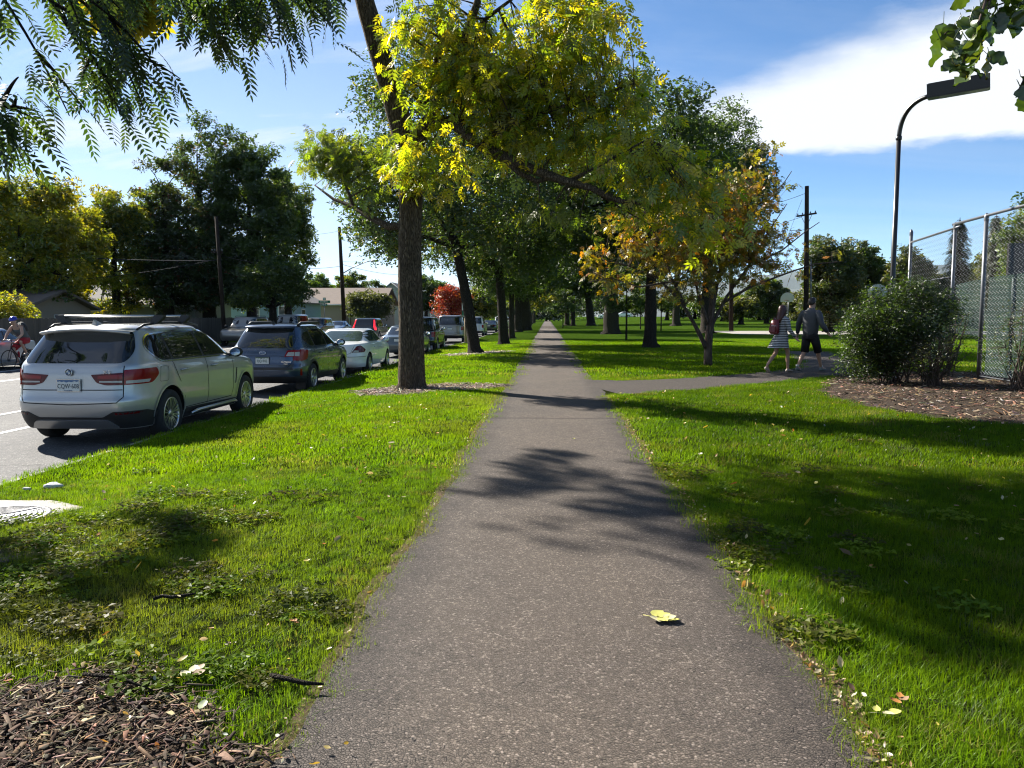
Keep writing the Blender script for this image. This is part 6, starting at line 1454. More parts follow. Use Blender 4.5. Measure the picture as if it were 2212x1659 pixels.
# ---- street name sign, bike sign
s0 = Vector((-20.75, 73.0, -.22)); ss = empty('street_sign', s0); tag(ss, 'green street-name signs crossed on a pole before the tan house', 'sign')
SIGNG = plain('sign_green', (.006, .13, .07), .45, .1, 6); SIGNW = plain('sign_white', (.7, .7, .68), .5, .05, 6)
MB().tube([(0, 0, 0), (0, 0, 3.15)], .035, 8).build('post', GALV, ss)
for z, an, L in ((3.05, R(-8), 1.15), (2.78, R(72), .95), (3.32, R(-40), .45)):
    b = MB().box((0, 0, 0), (L, .015, .24)).build('sign_blade', SIGNG, ss); b.location = (0, -.03, z); b.rotation_euler = (0, 0, an)
    for k in range(6): MB().box((-L * .32 + k * L * .11, -.0105, 0), (L * .075, .004, .10 + .02 * (k % 2))).build('lettering', SIGNW, b)
MB().box((0, -.05, .75), (.35, .03, .30)).build('notice', SIGNW, ss)
bp = gp(1007.5, 739, -.14); bs = empty('bike_sign', bp); tag(bs, 'wooden post with white and green bike-route sign and arrow', 'sign')
MB().tube([(0, 0, -.1), (0.0, 0, 2.35)], [.13, .12], 12).build('post', plain('pale_post', (.30, .22, .14), .85, .25, 5, .4), bs)
sb = MB().box((-.03, -.14, 2.22), (.46, .02, .48)).build('sign_panel', SIGNW, bs); MB().lathe([(0, -.155), (.18, -.155), (.18, -.148)], 24, 'Y', (-.03, 0, 2.24)).build('sign_disc', SIGNG, sb); text('sign_letter', 'D', .2, SIGNW, sb, (-.03, -.158, 2.23), (R(90), 0, 0))
sb = MB().box((-.03, -.14, 1.80), (.46, .02, .30)).build('sign_panel', SIGNG, bs); MB().add([(-.06, -.152, 1.69), (0, -.152, 1.69), (0, -.152, 1.80), (.06, -.152, 1.80), (-.03, -.152, 1.91), (-.12, -.152, 1.80), (-.06, -.152, 1.80)], [tuple(range(7))]).build('arrow', SIGNW, sb)

# ---- basketball hoops
BOARD = plain('backboard_white', (.55, .57, .58), .5, .08, 5)
def hoop(loc, ang, label):
    o = empty('basketball_hoop', loc, ang); tag(o, label, 'basketball hoop', 'basketball hoops on the court')
    MB().tube([(0, 0, -.1), (0, 0, 3.6)], .06, 10).build('post', GALV, o); MB().tube([(0, 0, 3.2), (.5, 0, 3.25)], .035, 8).build('arm', GALV, o); MB().tube([(0, 0, 2.8), (.5, 0, 2.95)], .03, 8).build('arm', GALV, o)
    pr = [(-.68, 2.85), (.68, 2.85), (.70, 3.05)] + [(.70 * math.cos(a), 3.1 + .72 * math.sin(a)) for a in np.linspace(.08, math.pi - .08, 18)] + [(-.70, 3.05)]
    n = len(pr); MB().add([(.50, y, z) for y, z in pr] + [(.55, y, z) for y, z in pr], [tuple(range(n - 1, -1, -1)), tuple(range(n, 2 * n))] + [(i, (i + 1) % n, n + (i + 1) % n, n + i) for i in range(n)]).build('backboard', BOARD, o)
    MB().tube([(.62, 0, 3.0)] + [(.80 + .225 * math.cos(a), .225 * math.sin(a), 3.0) for a in np.linspace(math.pi, -math.pi, 20)], .012, 6).build('rim', REDL, o)
    MB().box((.49, 0, 3.3), (.02, 1.0, .04)).build('brace', GALV, o)
h1 = at(1702, 700, 84); hoop((h1.x, 84, float(gz(h1.x, 84))), R(-120), 'white fan-shaped basketball backboard left of the walking man'); h2 = at(1888, 700, 60); hoop((h2.x, 60, float(gz(h2.x, 60))), R(50), 'basketball backboard seen from behind above the shrub')

# ---- houses
SHINGLE = plain('roof_shingle', (.13, .12, .115), .9, .2, 3, .5); BROWNR = plain('brown_shingle', (.16, .12, .095), .9, .2, 3, .5); PANE = plain('window_pane', (.05, .07, .08), .08, .3, 2, **{'Specular IOR Level': .7}); WTRIM = plain('white_trim', (.62, .62, .60), .6, .06, 4)
def house(label, loc, ang, w, d, h, rise, wall, roof, wins=(), doors=(), gable='y', over=.4, chimney=None, extra=None, trim=WTRIM, name='house'):
    """w along local x, d along local y; openings on the local -y and +x walls: (wall, position, z, width, height)"""
    o = empty(name, loc, ang); tag(o, label, 'house', 'houses across the street'); m = MB(); m.box((0, 0, h / 2), (w, d, h))
    if gable == 'y':      # ridge along x, gables on +-x
        for s in (-1, 1): m.add([(s * w / 2, -d / 2, h), (s * w / 2, d / 2, h), (s * w / 2, 0, h + rise)], [(0, 1, 2)])
    else:
        for s in (-1, 1): m.add([(-w / 2, s * d / 2, h), (w / 2, s * d / 2, h), (0, s * d / 2, h + rise)], [(0, 1, 2)])
    m.build('wall', wall, o); rm = MB(); t = .14
    for s in (-1, 1):
        if gable == 'y':
            k = rise / (d / 2); e = d / 2 + over; q = [(-w / 2 - over, s * e, h - k * over), (w / 2 + over, s * e, h - k * over), (w / 2 + over, 0, h + rise), (-w / 2 - over, 0, h + rise)]
        else:
            k = rise / (w / 2); e = w / 2 + over; q = [(s * e, -d / 2 - over, h - k * over), (s * e, d / 2 + over, h - k * over), (0, d / 2 + over, h + rise), (0, -d / 2 - over, h + rise)]
        rm.add([(x, y, z + .03) for x, y, z in q] + [(x, y, z + .03 + t) for x, y, z in q], [(0, 1, 2, 3), (4, 5, 6, 7), (0, 1, 5, 4), (1, 2, 6, 5), (2, 3, 7, 6), (3, 0, 4, 7)])
    ro = rm.build('roof', roof, o)
    ed = MB()
    for s in (-1, 1):
        if gable == 'y': ed.tube([(-w / 2 - over, s * (d / 2 + over), h - k * over + .05), (w / 2 + over, s * (d / 2 + over), h - k * over + .05)], .07, 6)
        else:
            ed.tube([(s * (w / 2 + over), -d / 2 - over - .01, h - k * over + .08), (0, -d / 2 - over - .01, h + rise + .08)], .08, 6)
    for s in range(1): ed.build('fascia', trim, ro)
    for wl_, p, z, ww, hh in wins:
        if wl_ == 'y': c = (p, -d / 2, z); dim = (ww, .06, hh); fr = (ww + .22, .09, hh + .22)
        else: c = (w / 2, p, z); dim = (.06, ww, hh); fr = (.09, ww + .22, hh + .22)
        f = MB().box(c, fr).build('window', trim, o); dv = Vector((0, -.03, 0)) if wl_ == 'y' else Vector((.03, 0, 0)); MB().box(Vector(c) + dv, dim).build('pane', PANE, f); MB().box(Vector(c) + dv * 1.5, (dim[0] if wl_ == 'y' else .06, .06 if wl_ == 'y' else dim[1], .05)).build('glazing_bar', trim, f)
    for wl_, p, ww, hh in doors:
        c = (p, -d / 2 - .01, hh / 2) if wl_ == 'y' else (w / 2 + .01, p, hh / 2); MB().box(c, (ww, .08, hh) if wl_ == 'y' else (.08, ww, hh)).build('door', plain('door_paint_%d' % len(MATS), (.08, .05, .04), .5), o)
    if chimney: MB().box((chimney[0], chimney[1], h + rise * .9), (.5, .5, 1.5)).build('chimney', plain('chimney_brick_%d' % len(MATS), (.16, .08, .065), .9, .3, 20), ro)
    return o
BLUEW = plain('blue_siding', (.23, .33, .37), .8, .08, 4, .3); TANW = plain('tan_stucco', (.30, .235, .175), .9, .08, 6, .3); WHITEW = plain('white_stucco', (.48, .48, .47), .9, .08, 5, .3); BRICKW = plain('red_brick', (.26, .13, .095), .9, .3, 24, .4); GREYW = plain('grey_siding', (.20, .21, .20), .85, .1, 4)
h_ = house('pale blue house with white window trim behind the boughs', (-29.6, 84, -.1), R(0), 8.0, 9, 3.1, 2.4, BLUEW, SHINGLE, wins=[('y', 2.7, 1.6, .75, 1.9), ('y', -.2, 1.8, .8, 1.2), ('x', -2, 1.6, 1.0, 1.3)], gable='x'); h_['label'] = 'pale blue gabled house with white window trim behind the boughs'
h_ = house('tan', (-27.2, 102, .1), R(0), 13.0, 9.0, 3.0, 1.9, TANW, BROWNR, wins=[('x', -2.4, 1.9, 1.5, 1.5), ('y', 3.9, 1.9, .9, 1.5)], doors=[('y', 2.3, 1.0, 2.2)], gable='y', over=.6); h_['label'] = 'tan stucco house with brown shingle roof and white downpipe'
MB().tube([(3.0, -5.0, 2.75), (2.6, -4.6, 2.5), (2.6, -4.56, -.1)], .07, 8).build('downpipe', WTRIM, h_)
dg_ = MB().box((3.5, -2.3, 4.2), (.8, .3, .5)).build('dormer', WTRIM, h_)
h_ = house('white', (-24.5, 128, .1), R(0), 9.0, 8, 3.0, 3.6, WHITEW, SHINGLE, wins=[('y', -1.6, 1.6, 1.2, 1.3), ('y', 2.2, 1.6, 1.2, 1.3), ('y', 0, 4.3, .9, 1.0)], gable='x', chimney=(2, 0)); h_['label'] = 'white gabled house with dark timbers behind the ash trunk'
DT = plain('dark_timber', (.05, .035, .03), .8)
for a, b in (((-4.4, 3.0), (4.4, 3.0)), ((-2.5, 3.0), (-1.5, 5.2)), ((2.5, 3.0), (1.5, 5.2)), ((0, 3.0), (0, 3.7))): MB().tube([(a[0], -4.03, a[1]), (b[0], -4.03, b[1])], .09, 4).build('timber', DT, h_)
h_ = house('ranch', (-24.0, 152, .1), R(0), 14, 9, 2.9, 1.9, GREYW, BROWNR, wins=[('y', -2, 1.6, 1.6, 1.2), ('y', 3, 1.6, 1.6, 1.2)], gable='y'); h_['label'] = 'low grey house with brown roof left of the crimson maple'
h_ = house('brick', (-41.0, 50, -.1), R(15), 9, 9, 3.4, 3.0, BRICKW, BROWNR, wins=[('y', 2.0, 1.8, 1.0, 1.3), ('x', 0, 1.8, 1.0, 1.3)], gable='x'); h_['label'] = 'red brick gabled house at the far left edge'
h_ = house('garage', (-30.2, 43, -.2), R(0), 6, 6, 2.1, .9, TANW, BROWNR, wins=[('x', 0, 1.3, .8, .7)], doors=[('y', .5, 2.6, 1.9)], gable='y'); h_['label'] = 'low tan garage roof rising behind the plank fence'
h_ = house('shed', (-31.5, 63, -.2), R(0), 9, 7, 2.6, 1.6, GREYW, SHINGLE, wins=[('y', 2, 1.5, 1.0, 1.1)], doors=[('y', -1, 1.0, 2.0)], gable='y'); h_['label'] = 'dim grey house among the dark garden trees'

# ---- mountains far off
def ridge(Rd, a0, a1, base, amp, seed, label, mat, name='mountains'):
    r = np.random.default_rng(seed); n = 220; A = np.linspace(R(a0), R(a1), n); hgt = np.zeros(n)
    for f, w in ((3, 1), (7, .6), (17, .35), (41, .2), (97, .1)): hgt += w * np.sin(f * A * 2.2 + r.uniform(0, 6.28))
    hgt = base + amp * hgt / 1.6; V = []; K = 7
    for i in range(n):
        for k in range(K):
            t = k / (K - 1); rad = Rd + (t - 1) * 1400 + 120 * math.sin(i * .9 + k * 1.7) * (1 - t); zz = hgt[i] * t ** 1.3 + 18 * math.sin(i * .53 + k * 2.1) * t * (1 - t) * 4 - 1
            V.append((math.sin(A[i]) * rad, math.cos(A[i]) * rad, zz))
        V.append((math.sin(A[i]) * (Rd + 900), math.cos(A[i]) * (Rd + 900), -5))
    K += 1; o = np_obj(name, np.array(V), np.array([(i * K + j, (i + 1) * K + j, (i + 1) * K + j + 1, i * K + j + 1) for i in range(n - 1) for j in range(K - 1)]), mat, smooth=True); tag(o, label, None, kind='structure')
MTN = plain('mountain_forest', (.055, .07, .055), .95, .35, .004)
ridge(5200, -60, 65, 165, 50, 3, 'hazy blue foothills on the horizon', MTN, 'hills'); ridge(6900, -60, 65, 310, 80, 9, 'higher blue mountains behind the foothills', MTN)

# ---- shrubs by the fence
def shrub(name, loc, r, h, n_cl, n_per, pal, seed, label, size=.06, stems=14, low=.0, upright=.0, spread=.22, lobes=None):
    o = empty(name, loc); tag(o, label, 'shrub', 'shrubs by the fence'); rg = np.random.default_rng(seed); rr = random.Random(seed)
    C = sample_ell(lobes or [((0, 0, h * .55), (r, r * .85, h * .45)), ((r * .2, 0, h * .75), (r * .6, r * .6, h * .25)), ((-r * .35, -.1, h * .5), (r * .65, r * .6, h * .36))], n_cl, rg, .3); C = C[C[:, 2] > low]
    m = MB(); tips = []
    for i in range(stems):
        a = rr.uniform(0, 6.28); b = Vector((math.cos(a), math.sin(a), 0)) * r * rr.uniform(.02, .25); c = C[rg.integers(len(C))]; pts = bez(b, c, 5, wig=.08, r=rr, up=.12); m.tube(pts, [.016, .014, .012, .009, .006, .004], 5, caps=False); tips += pts[1:]
    T_ = np.array([tuple(t) for t in tips])
    for c in C: j = int(np.argmin(np.linalg.norm(T_ - c, axis=1))); m.tube(bez(T_[j], c, 2, wig=.15, r=rr, up=.1), [.006, .004, .003], 4, caps=False)
    m.build('stems', BARK3, o, fix=False); V, Fc, col = crown_arrays(C, n_per, spread, (LEAF1_V, LEAF1_F), size, pal, seed + 5, droop=-.1, flat=1.0); np_obj('foliage', V, Fc, LEAF, o, col=col); return o
SH = [(.022, .045, .012), (.034, .066, .014), (.018, .036, .012), (.06, .105, .015)]
sx = gp(1915, 832); shrub('leafy_shrub', (7.35, 17.0, .05), 1.2, 2.3, 640, 46, SH, 401, 'large leafy green shrub in front of the lamp post', size=.07, stems=30, low=.05, lobes=[((0, 0, 1.0), (.95, .8, .8)), ((-.75, -.1, .95), (.45, .5, .65)), ((.35, 0, 1.75), (.5, .45, .4)), ((.15, .1, 2.1), (.25, .25, .3)), ((.85, 0, 1.55), (.45, .4, .35)), ((1.15, -.1, 1.75), (.2, .2, .22)), ((-.35, 0, 1.7), (.35, .35, .3)), ((-.55, 0, .45), (.6, .55, .4)), ((-.95, -.1, 1.45), (.18, .2, .2))])
shrub('twiggy_shrub', (7.75, 16.1, .05), .75, 1.05, 170, 22, [(.03, .04, .018), (.045, .05, .02)], 402, 'low dark twiggy shrub at the foot of the leafy one', size=.045, stems=46, low=.1, spread=.14)
shrub('thin_shrub', (8.9, 15.2, .05), .75, 1.75, 90, 16, SH[:2] + [(.07, .07, .03)], 403, 'thin straggling shrub against the green windscreen', size=.055, stems=20, low=.2, spread=.2)
shrub('thin_shrub', (9.25, 18.6, .05), .5, 1.9, 60, 14, SH, 404, 'bare-legged shrub in the fence gap', size=.06, stems=12, low=.6, spread=.18)

# ---- leaves of a pear tree that hang in at the upper right corner, each one to be seen
T0 = Vector((3.1, .7, .03)); pear = empty('pear_tree', T0); tag(pear, 'tree whose large dark leaves hang over the lamp, upper right corner', 'tree')
def mat_bigleaf():
    g = N('large_leaf'); p = g.pos(); r = g.n('ShaderNodeObjectInfo').outputs['Random']; v = g.n('ShaderNodeTexWave', {'Vector': p, 'Scale': 26.0, 'Distortion': 1.5}, bands_direction='DIAGONAL').outputs['Fac']
    c = g.ramp(r, [(0, (.030, .065, .012)), (.6, (.045, .085, .014)), (.9, (.07, .10, .012)), (1, (.22, .17, .012))]); c = g.mix(g.math('MULTIPLY', v, .18), c, (.09, .13, .03))
    d = g.n('ShaderNodeBsdfDiffuse', {'Color': c}).outputs[0]; t = g.n('ShaderNodeBsdfTranslucent', {'Color': g.mix(1.0, c, (1.6, 1.5, .6), 'MULTIPLY')}).outputs[0]; gl = g.n('ShaderNodeBsdfGlossy', {'Roughness': .3}).outputs[0]
    return g.end(g.n('ShaderNodeMixShader', {0: .07, 1: g.n('ShaderNodeMixShader', {0: .4, 1: d, 2: t}).outputs[0], 2: gl}).outputs[0])
BIGL = mat_bigleaf()
def big_leaf(seed):
    r = random.Random(seed); L, Wd = .072, .026; n = 9; V = []; Fc = []; curl = r.uniform(-.35, .45)
    for i in range(n + 1):
        t = i / n; w = Wd * (math.sin(math.pi * t ** .8)) ** .75 * (1 + (.14 if i % 2 else -.06)); z = curl * .05 * t * t
        V += [(t * L, -w, z + .006 * math.sin(i * 1.7 + seed)), (t * L, 0, z - .004), (t * L, w, z + .006 * math.sin(i * 1.3 + seed * 2))]
    for i in range(n):
        for j in range(2): Fc.append((i * 3 + j, i * 3 + 3 + j, i * 3 + 4 + j, i * 3 + 1 + j))
    m = MB().add(V, Fc, True); m.tube([(-.03, 0, .01), (0, 0, -.004)], .0011, 4, caps=False); o = m.build('leaf', BIGL, fix=False); me = o.data; bpy.data.objects.remove(o); return me
LM = [big_leaf(s) for s in range(6)]; rr = random.Random(9); twp = []
def twig(pts, D, n, spread=20, cnt=None):
    P_ = [at(a, b, D) - T0 for a, b in pts]; twp.append(P_)
    for i in range(n):
        t = (i + .3) / n * (len(P_) - 1); k = min(int(t), len(P_) - 2); p = P_[k].lerp(P_[k + 1], t - k)
        o = link(bpy.data.objects.new('leaf', LM[rr.randrange(6)]), pear); off = Vector((rr.uniform(-1, 1), rr.uniform(-1, 1), rr.uniform(-1, .5))) * spread * D / 1702; o.location = p + off
        o.rotation_euler = (rr.uniform(-1.2, 1.2), rr.uniform(.35, 1.45), rr.uniform(0, 6.28)); s = rr.uniform(.75, 1.2); o.scale = (s, s, s)
twig([(2290, -60), (2200, -5), (2130, 20), (2070, 45), (2040, 75)], 2.7, 17, 22); twig([(2130, 0), (2110, 60), (2090, 110), (2075, 150)], 2.6, 15, 22); twig([(2150, -30), (2125, 40), (2118, 100), (2115, 130)], 2.75, 13, 20); twig([(2260, -40), (2190, 20), (2170, 50)], 2.8, 12, 22); twig([(2300, 120), (2215, 165), (2200, 195)], 2.5, 6, 14); twig([(2320, -80), (2240, -30), (2100, -15)], 2.9, 12, 24)
m = MB(); m.tube([(0, 0, -.1), (0, 0, 1.2), (-.1, .1, 2.4), (-.3, .4, 3.6)], [.12, .09, .08, .05], 10)
for P_ in twp: m.tube([Vector((-.1, .1, 2.4)), Vector((-.1, .1, 2.4)).lerp(P_[0], .5) + Vector((0, 0, .15)), P_[0]], [.03, .018, .006], 6, caps=False); m.tube(P_, [.005] + [.0025] * (len(P_) - 1), 5, caps=False)
m.build('trunk', BARK3, pear, fix=False)

# ---- manhole cover
mh = empty('manhole_cover', (-4.33, 5.98, float(gz(-4.33, 5.98)) + .024)); tag(mh, 'round iron manhole cover with ring pattern on the concrete pad', 'manhole cover')
IRON = plain('cast_iron', (.14, .14, .145), .45, .25, 20, .3, Metallic=.4)
MB().lathe([(.345, -.02), (.345, .014), (.31, .016), (.31, .008), (0, .008)], 48).build('cover_plate', IRON, mh)
for r_ in (.285, .245, .205, .165, .125, .085): MB().lathe([(r_, .006), (r_, .0155), (r_ - .018, .0155), (r_ - .018, .006)], 40).build('ring_ridge', IRON, mh)
# ---- small things on the ground
def grounded(x, y): return float(gz(x, y))
STONE = plain('pale_stone', (.42, .43, .42), .8, .2, 20, .4)
def rock(loc, s, seed, label, mat=STONE, name='stone'):
    bm = bmesh.new(); bmesh.ops.create_icosphere(bm, subdivisions=2, radius=1); r = random.Random(seed)
    for v in bm.verts: v.co = Vector((v.co.x * s[0], v.co.y * s[1], v.co.z * s[2])) * r.uniform(.8, 1.15)
    me = bpy.data.meshes.new(name); bm.to_mesh(me); bm.free(); me.materials.append(mat); o = link(bpy.data.objects.new(name, me)); o.location = loc; tag(o, label, 'stone'); return o
for a, b, s, l in ((114, 1042, (.10, .05, .035), 'flat pale stone at the grass edge above the manhole'), (112 - 55, 1046, (.045, .02, .015), 'small pale stone left of the flat stone')):
    p = gp(a, b, -.12); rock((p.x, p.y, grounded(p.x, p.y) + .03), s, a, l)
def stick(pts, r, label):
    P_ = [gp(a, b) for a, b in pts]
    for p in P_: p.z = grounded(p.x, p.y) + .045
    c = P_[0].copy(); o = MB().tube([p - c for p in P_], [r] * (len(P_) - 1) + [r * .4], 6).build('stick', BARK2); o.location = c; tag(o, label, 'stick', 'fallen sticks')
stick([(332, 1306), (352, 1300), (372, 1304), (400, 1301), (424, 1297)], .009, 'dark crooked stick lying in the left grass'); stick([(585, 1482), (620, 1490), (660, 1500), (700, 1502)], .010, 'stick between mulch and path edge'); stick([(180, 1475), (250, 1482), (330, 1515)], .008, 'long thin stick on the mulch'); stick([(1005, 862 + 20), (1030, 880)], .006, 'short twig on the path edge before the ash')
# a compound leaf fallen on the path
def fallen(loc, yaw, size, cols, label, k=5, cat='leaf', name='fallen_leaf', group=None, tilt=.1):
    o = empty(name, loc, yaw); tag(o, label, cat, group); r = random.Random(int(loc[0] * 1000) + k)
    MB().tube([(-size * .55, 0, .006), (0, 0, .004), (size * .55, .004, .008)], size * .012, 5).build('stalk', cols[-1], o)
    for i in range(k):
        t = i / max(1, k - 1); an = (-1) ** i * R(70 - 55 * t) if i < k - 1 else 0; x = -size * .25 + size * .7 * t * .7; L = size * r.uniform(.42, .55); w = L * .38; V = []; Fc = []; n = 6
        for j in range(n + 1): s_ = j / n; ww = w * math.sin(math.pi * s_ ** .8) ** .8; V += [(s_ * L, -ww, .006 + .006 * s_ + r.uniform(0, .003)), (s_ * L, 0, .003 + .008 * s_ * s_), (s_ * L, ww, .006 + .005 * s_)]
        for j in range(n):
            for q in range(2): Fc.append((j * 3 + q, j * 3 + 3 + q, j * 3 + 4 + q, j * 3 + 1 + q))
        lf = MB().add(V, Fc, True).build('leaflet', cols[i % len(cols)], o, fix=False); lf.location = (x, 0, .004); lf.rotation_euler = (r.uniform(-.2, .2), 0, an)
    return o
YEL = plain('yellow_leaf', (.44, .42, .10), .6, .15, 30); PALE = plain('pale_leaf', (.42, .39, .22), .6, .15, 30); ORA = plain('orange_leaf', (.36, .15, .03), .6, .2, 30); BRN = plain('brown_leaf', (.20, .12, .06), .7, .2, 30)
p = gp(1425, 1338, .012); fallen((p.x, p.y, .014), R(-25), .15, [YEL, PALE, YEL], 'pale yellow compound leaf lying alone on the path', 7)
p = gp(418, 1482); fallen((p.x, p.y, .045), R(80), .10, [PALE, BRN], 'crumpled pale leaf bright against the mulch', 4)
k = 0
for a, b, s, m_, l in ((1905, 1560, .12, (YEL, PALE), 'large yellow leaf beside the lower path corner'), (1945, 1535, .12, (ORA, BRN), 'orange leaf leaning in grass at the lower right'), (1720, 1380, .07, (PALE, YEL), 'small cream leaf at the right path edge'), (1690, 1300, .08, (PALE, BRN), 'papery brown leaf tucked in the right path edge'), (1880, 1238, .07, (ORA, YEL), 'tan leaf in the shaded right lawn'), (1005, 1255 - 300, .07, (YEL,), 'yellow leaf on the sunny left lawn'), (1240, 952, .06, (YEL,), 'tiny yellow leaf on the path near the lawn corner'), (640, 1360, .07, (ORA,), 'orange leaf in the grass above the mulch'), (500, 1408, .07, (PALE, BRN), 'cream leaf at the mulch border'), (740, 970, .07, (ORA, YEL), 'orange leaf left of the path in the sun')):
    p = gp(a, b); fallen((p.x, p.y, grounded(p.x, p.y) + (.03 if not -.85 < p.x < 1.05 else .014)), k * 1.3, s * .72, list(m_), l, 3, group='fallen leaves'); k += 1
LIT_V = np.array([(0, 0, 0), (.22, .20, .06), (.55, .26, .10), (.8, .14, .05), (1, .02, .12), (.75, -.18, .08), (.45, -.25, .03), (.2, -.16, .07), (.5, .01, -.02)]); LIT_F = np.array([(8, i, (i + 1) % 8) for i in range(8)])
# litter that nobody could count: dry leaf scraps along the path edges and in the grass
def litter(name, P, size, pal, label, lift=.02):
    n = len(P); Pz = np.concatenate([P, (gz(P[:, 0], P[:, 1]) + lift + rng.uniform(0, .02, n))[:, None]], 1); M = rot_mats(rng.uniform(0, 6.28, n), rng.normal(0, .5, n), rng.normal(0, .6, n))
    V, Fc, C = stamp(LIT_V, LIT_F, Pz, M, rng.gamma(4, size / 4, n), pick(pal, n, .25)); o = np_obj(name, V, Fc, DRY, col=C); tag(o, label, None, kind='stuff')
y_ = 2.2 + 9 * rng.random(900) ** 1.6; P = np.stack([path_r(y_) + np.abs(rng.normal(0, .05, 900)) - .01, y_], 1); litter('leaf_litter', P, .022, [(.38, .28, .10), (.42, .36, .18), (.30, .19, .08), (.45, .38, .22), (.22, .13, .06)], 'dry leaf scraps along the right path edge', .012)
y_ = 2.6 + 12 * rng.random(220) ** 1.5; P = np.stack([path_l(y_) - np.abs(rng.normal(0, .05, 220)), y_], 1); litter('leaf_litter', P, .020, [(.36, .28, .12), (.42, .36, .2), (.25, .17, .08)], 'dry leaf scraps along the left path edge', .012)
P = np.stack([rng.uniform(-5, 7, 900), rng.uniform(2, 15, 900)], 1); P = P[lawn_ok(P)]; litter('leaf_litter', P, .034, [(.45, .36, .05), (.40, .2, .05), (.42, .36, .2), (.30, .19, .08), (.5, .46, .3)], 'scattered fallen leaves in the lawn', .035)
P = np.stack([rng.uniform(-4, -.6, 420), rng.uniform(1.2, 3.4, 420)], 1); P = P[ell(P, 'near') < 1.1]; litter('leaf_litter', P, .028, [(.42, .30, .06), (.48, .42, .3), (.30, .13, .05), (.5, .46, .4)], 'fallen leaves mixed in the wood chips', .03)
# =================================================================== people
SKIN = plain('skin', (.46, .27, .19), .55, .08, 20, **{'Subsurface Weight': .05}); HAIRR = plain('auburn_hair', (.055, .012, .008), .4, .4, 30); HAIRB = plain('dark_hair', (.018, .012, .009), .45, .3, 30)
def mat_stripes():
    g = N('striped_jersey'); p = g.pos(); z = g.n('ShaderNodeSeparateXYZ', {0: p}).outputs[2]; w = g.math('ADD', z, g.math('MULTIPLY', g.noise(p, 7, 2), .012))
    f = g.math('GREATER_THAN', g.math('FRACT', g.math('MULTIPLY', w, 24.0)), .52); return g.end(g.bsdf(g.mix(f, (.016, .016, .022), (.50, .50, .50)), .85))
STRIPE = mat_stripes(); JACKET = plain('grey_jacket', (.055, .058, .066), .6, .25, 9, .3); SHORTS = plain('black_shorts', (.008, .008, .009), .8, .3, 9, .3); REDS = plain('red_shorts', (.33, .012, .02), .8, .2, 9, .2); TANK = plain('grey_tank_top', (.10, .11, .11), .85, .2, 9, .2)
SHOEB = plain('beige_shoe', (.36, .30, .25), .7, .15, 20); SHOEG = plain('grey_shoe', (.16, .18, .18), .7, .3, 20); BAGR = plain('red_leather', (.15, .012, .018), .35, .25, 12, .2); BAGK = plain('black_nylon', (.012, .012, .014), .6, .3, 12, .3); HELM = plain('blue_helmet', (.02, .03, .32), .25, .15, 10)
def skin(name, J, E, mat, parent, root_i, sub=2):
    """a body grown round its skeleton: J name -> (position, radius)"""
    nm = list(J); me = bpy.data.meshes.new(name); me.from_pydata([J[k][0] for k in nm], [(nm.index(a), nm.index(b)) for a, b in E], []); o = bpy.data.objects.new(name, me); COL.objects.link(o)
    m = o.modifiers.new('s', 'SKIN'); sv = me.skin_vertices[0].data
    for i, k in enumerate(nm): r = J[k][1]; sv[i].radius = r if hasattr(r, '__len__') else (r, r); sv[i].use_root = (k == root_i)
    m.use_smooth_shade = True; s = o.modifiers.new('u', 'SUBSURF'); s.levels = sub; s.render_levels = sub
    dg = bpy.context.evaluated_depsgraph_get(); me2 = bpy.data.meshes.new_from_object(o.evaluated_get(dg)); bpy.data.objects.remove(o); me2.name = name; me2.materials.clear(); me2.materials.append(mat)
    me2.polygons.foreach_set('use_smooth', [True] * len(me2.polygons)); return link(bpy.data.objects.new(name, me2), parent)
def loft(m, rings, n=20, wave=0.0, cap=True):
    """rings: (centre, rx, ry)"""
    o = len(m.v); vs = []
    for i, (c, rx, ry) in enumerate(rings):
        w = wave * (i / len(rings)) ** 3
        for j in range(n): a = 2 * math.pi * j / n; k = 1 + w * math.sin(5 * a + 1) + w * .5 * math.sin(3 * a); vs.append((c[0] + rx * k * math.cos(a), c[1] + ry * k * math.sin(a), c[2]))
    fs = [(i * n + j, i * n + (j + 1) % n, (i + 1) * n + (j + 1) % n, (i + 1) * n + j) for i in range(len(rings) - 1) for j in range(n)]; m.add(vs, fs, True)
    if cap: m.f.append(tuple(o + j for j in range(n))); m.sm.append(True)
def hand(J, E, wr, tip, side, key):
    """palm and five fingers, slightly curled"""
    w, t = Vector(wr), Vector(tip); d = (t - w).normalized(); s = Vector(side).normalized(); c = d.cross(s); pl = w + d * .075; J[key + 'p'] = (tuple(pl), (.022, .036)); E.append((key, key + 'p'))
    for i, L in enumerate((.072, .082, .076, .058)):
        a = pl + s * (.030 - .02 * i) + d * .008; k1 = a + d * L * .5 + c * .012; k2 = k1 + d * L * .35 + c * .028
        for q, (pp, rr_) in enumerate(((k1, .009), (k2, .0075))): J[key + 'f%d%d' % (i, q)] = (tuple(pp), rr_)
        E += [(key + 'p', key + 'f%d0' % i), (key + 'f%d0' % i, key + 'f%d1' % i)]
    th = w + d * .03 + s * .045; J[key + 't0'] = (tuple(th), .010); J[key + 't1'] = (tuple(th + d * .035 + c * .015), .008); E += [(key, key + 't0'), (key + 't0', key + 't1')]
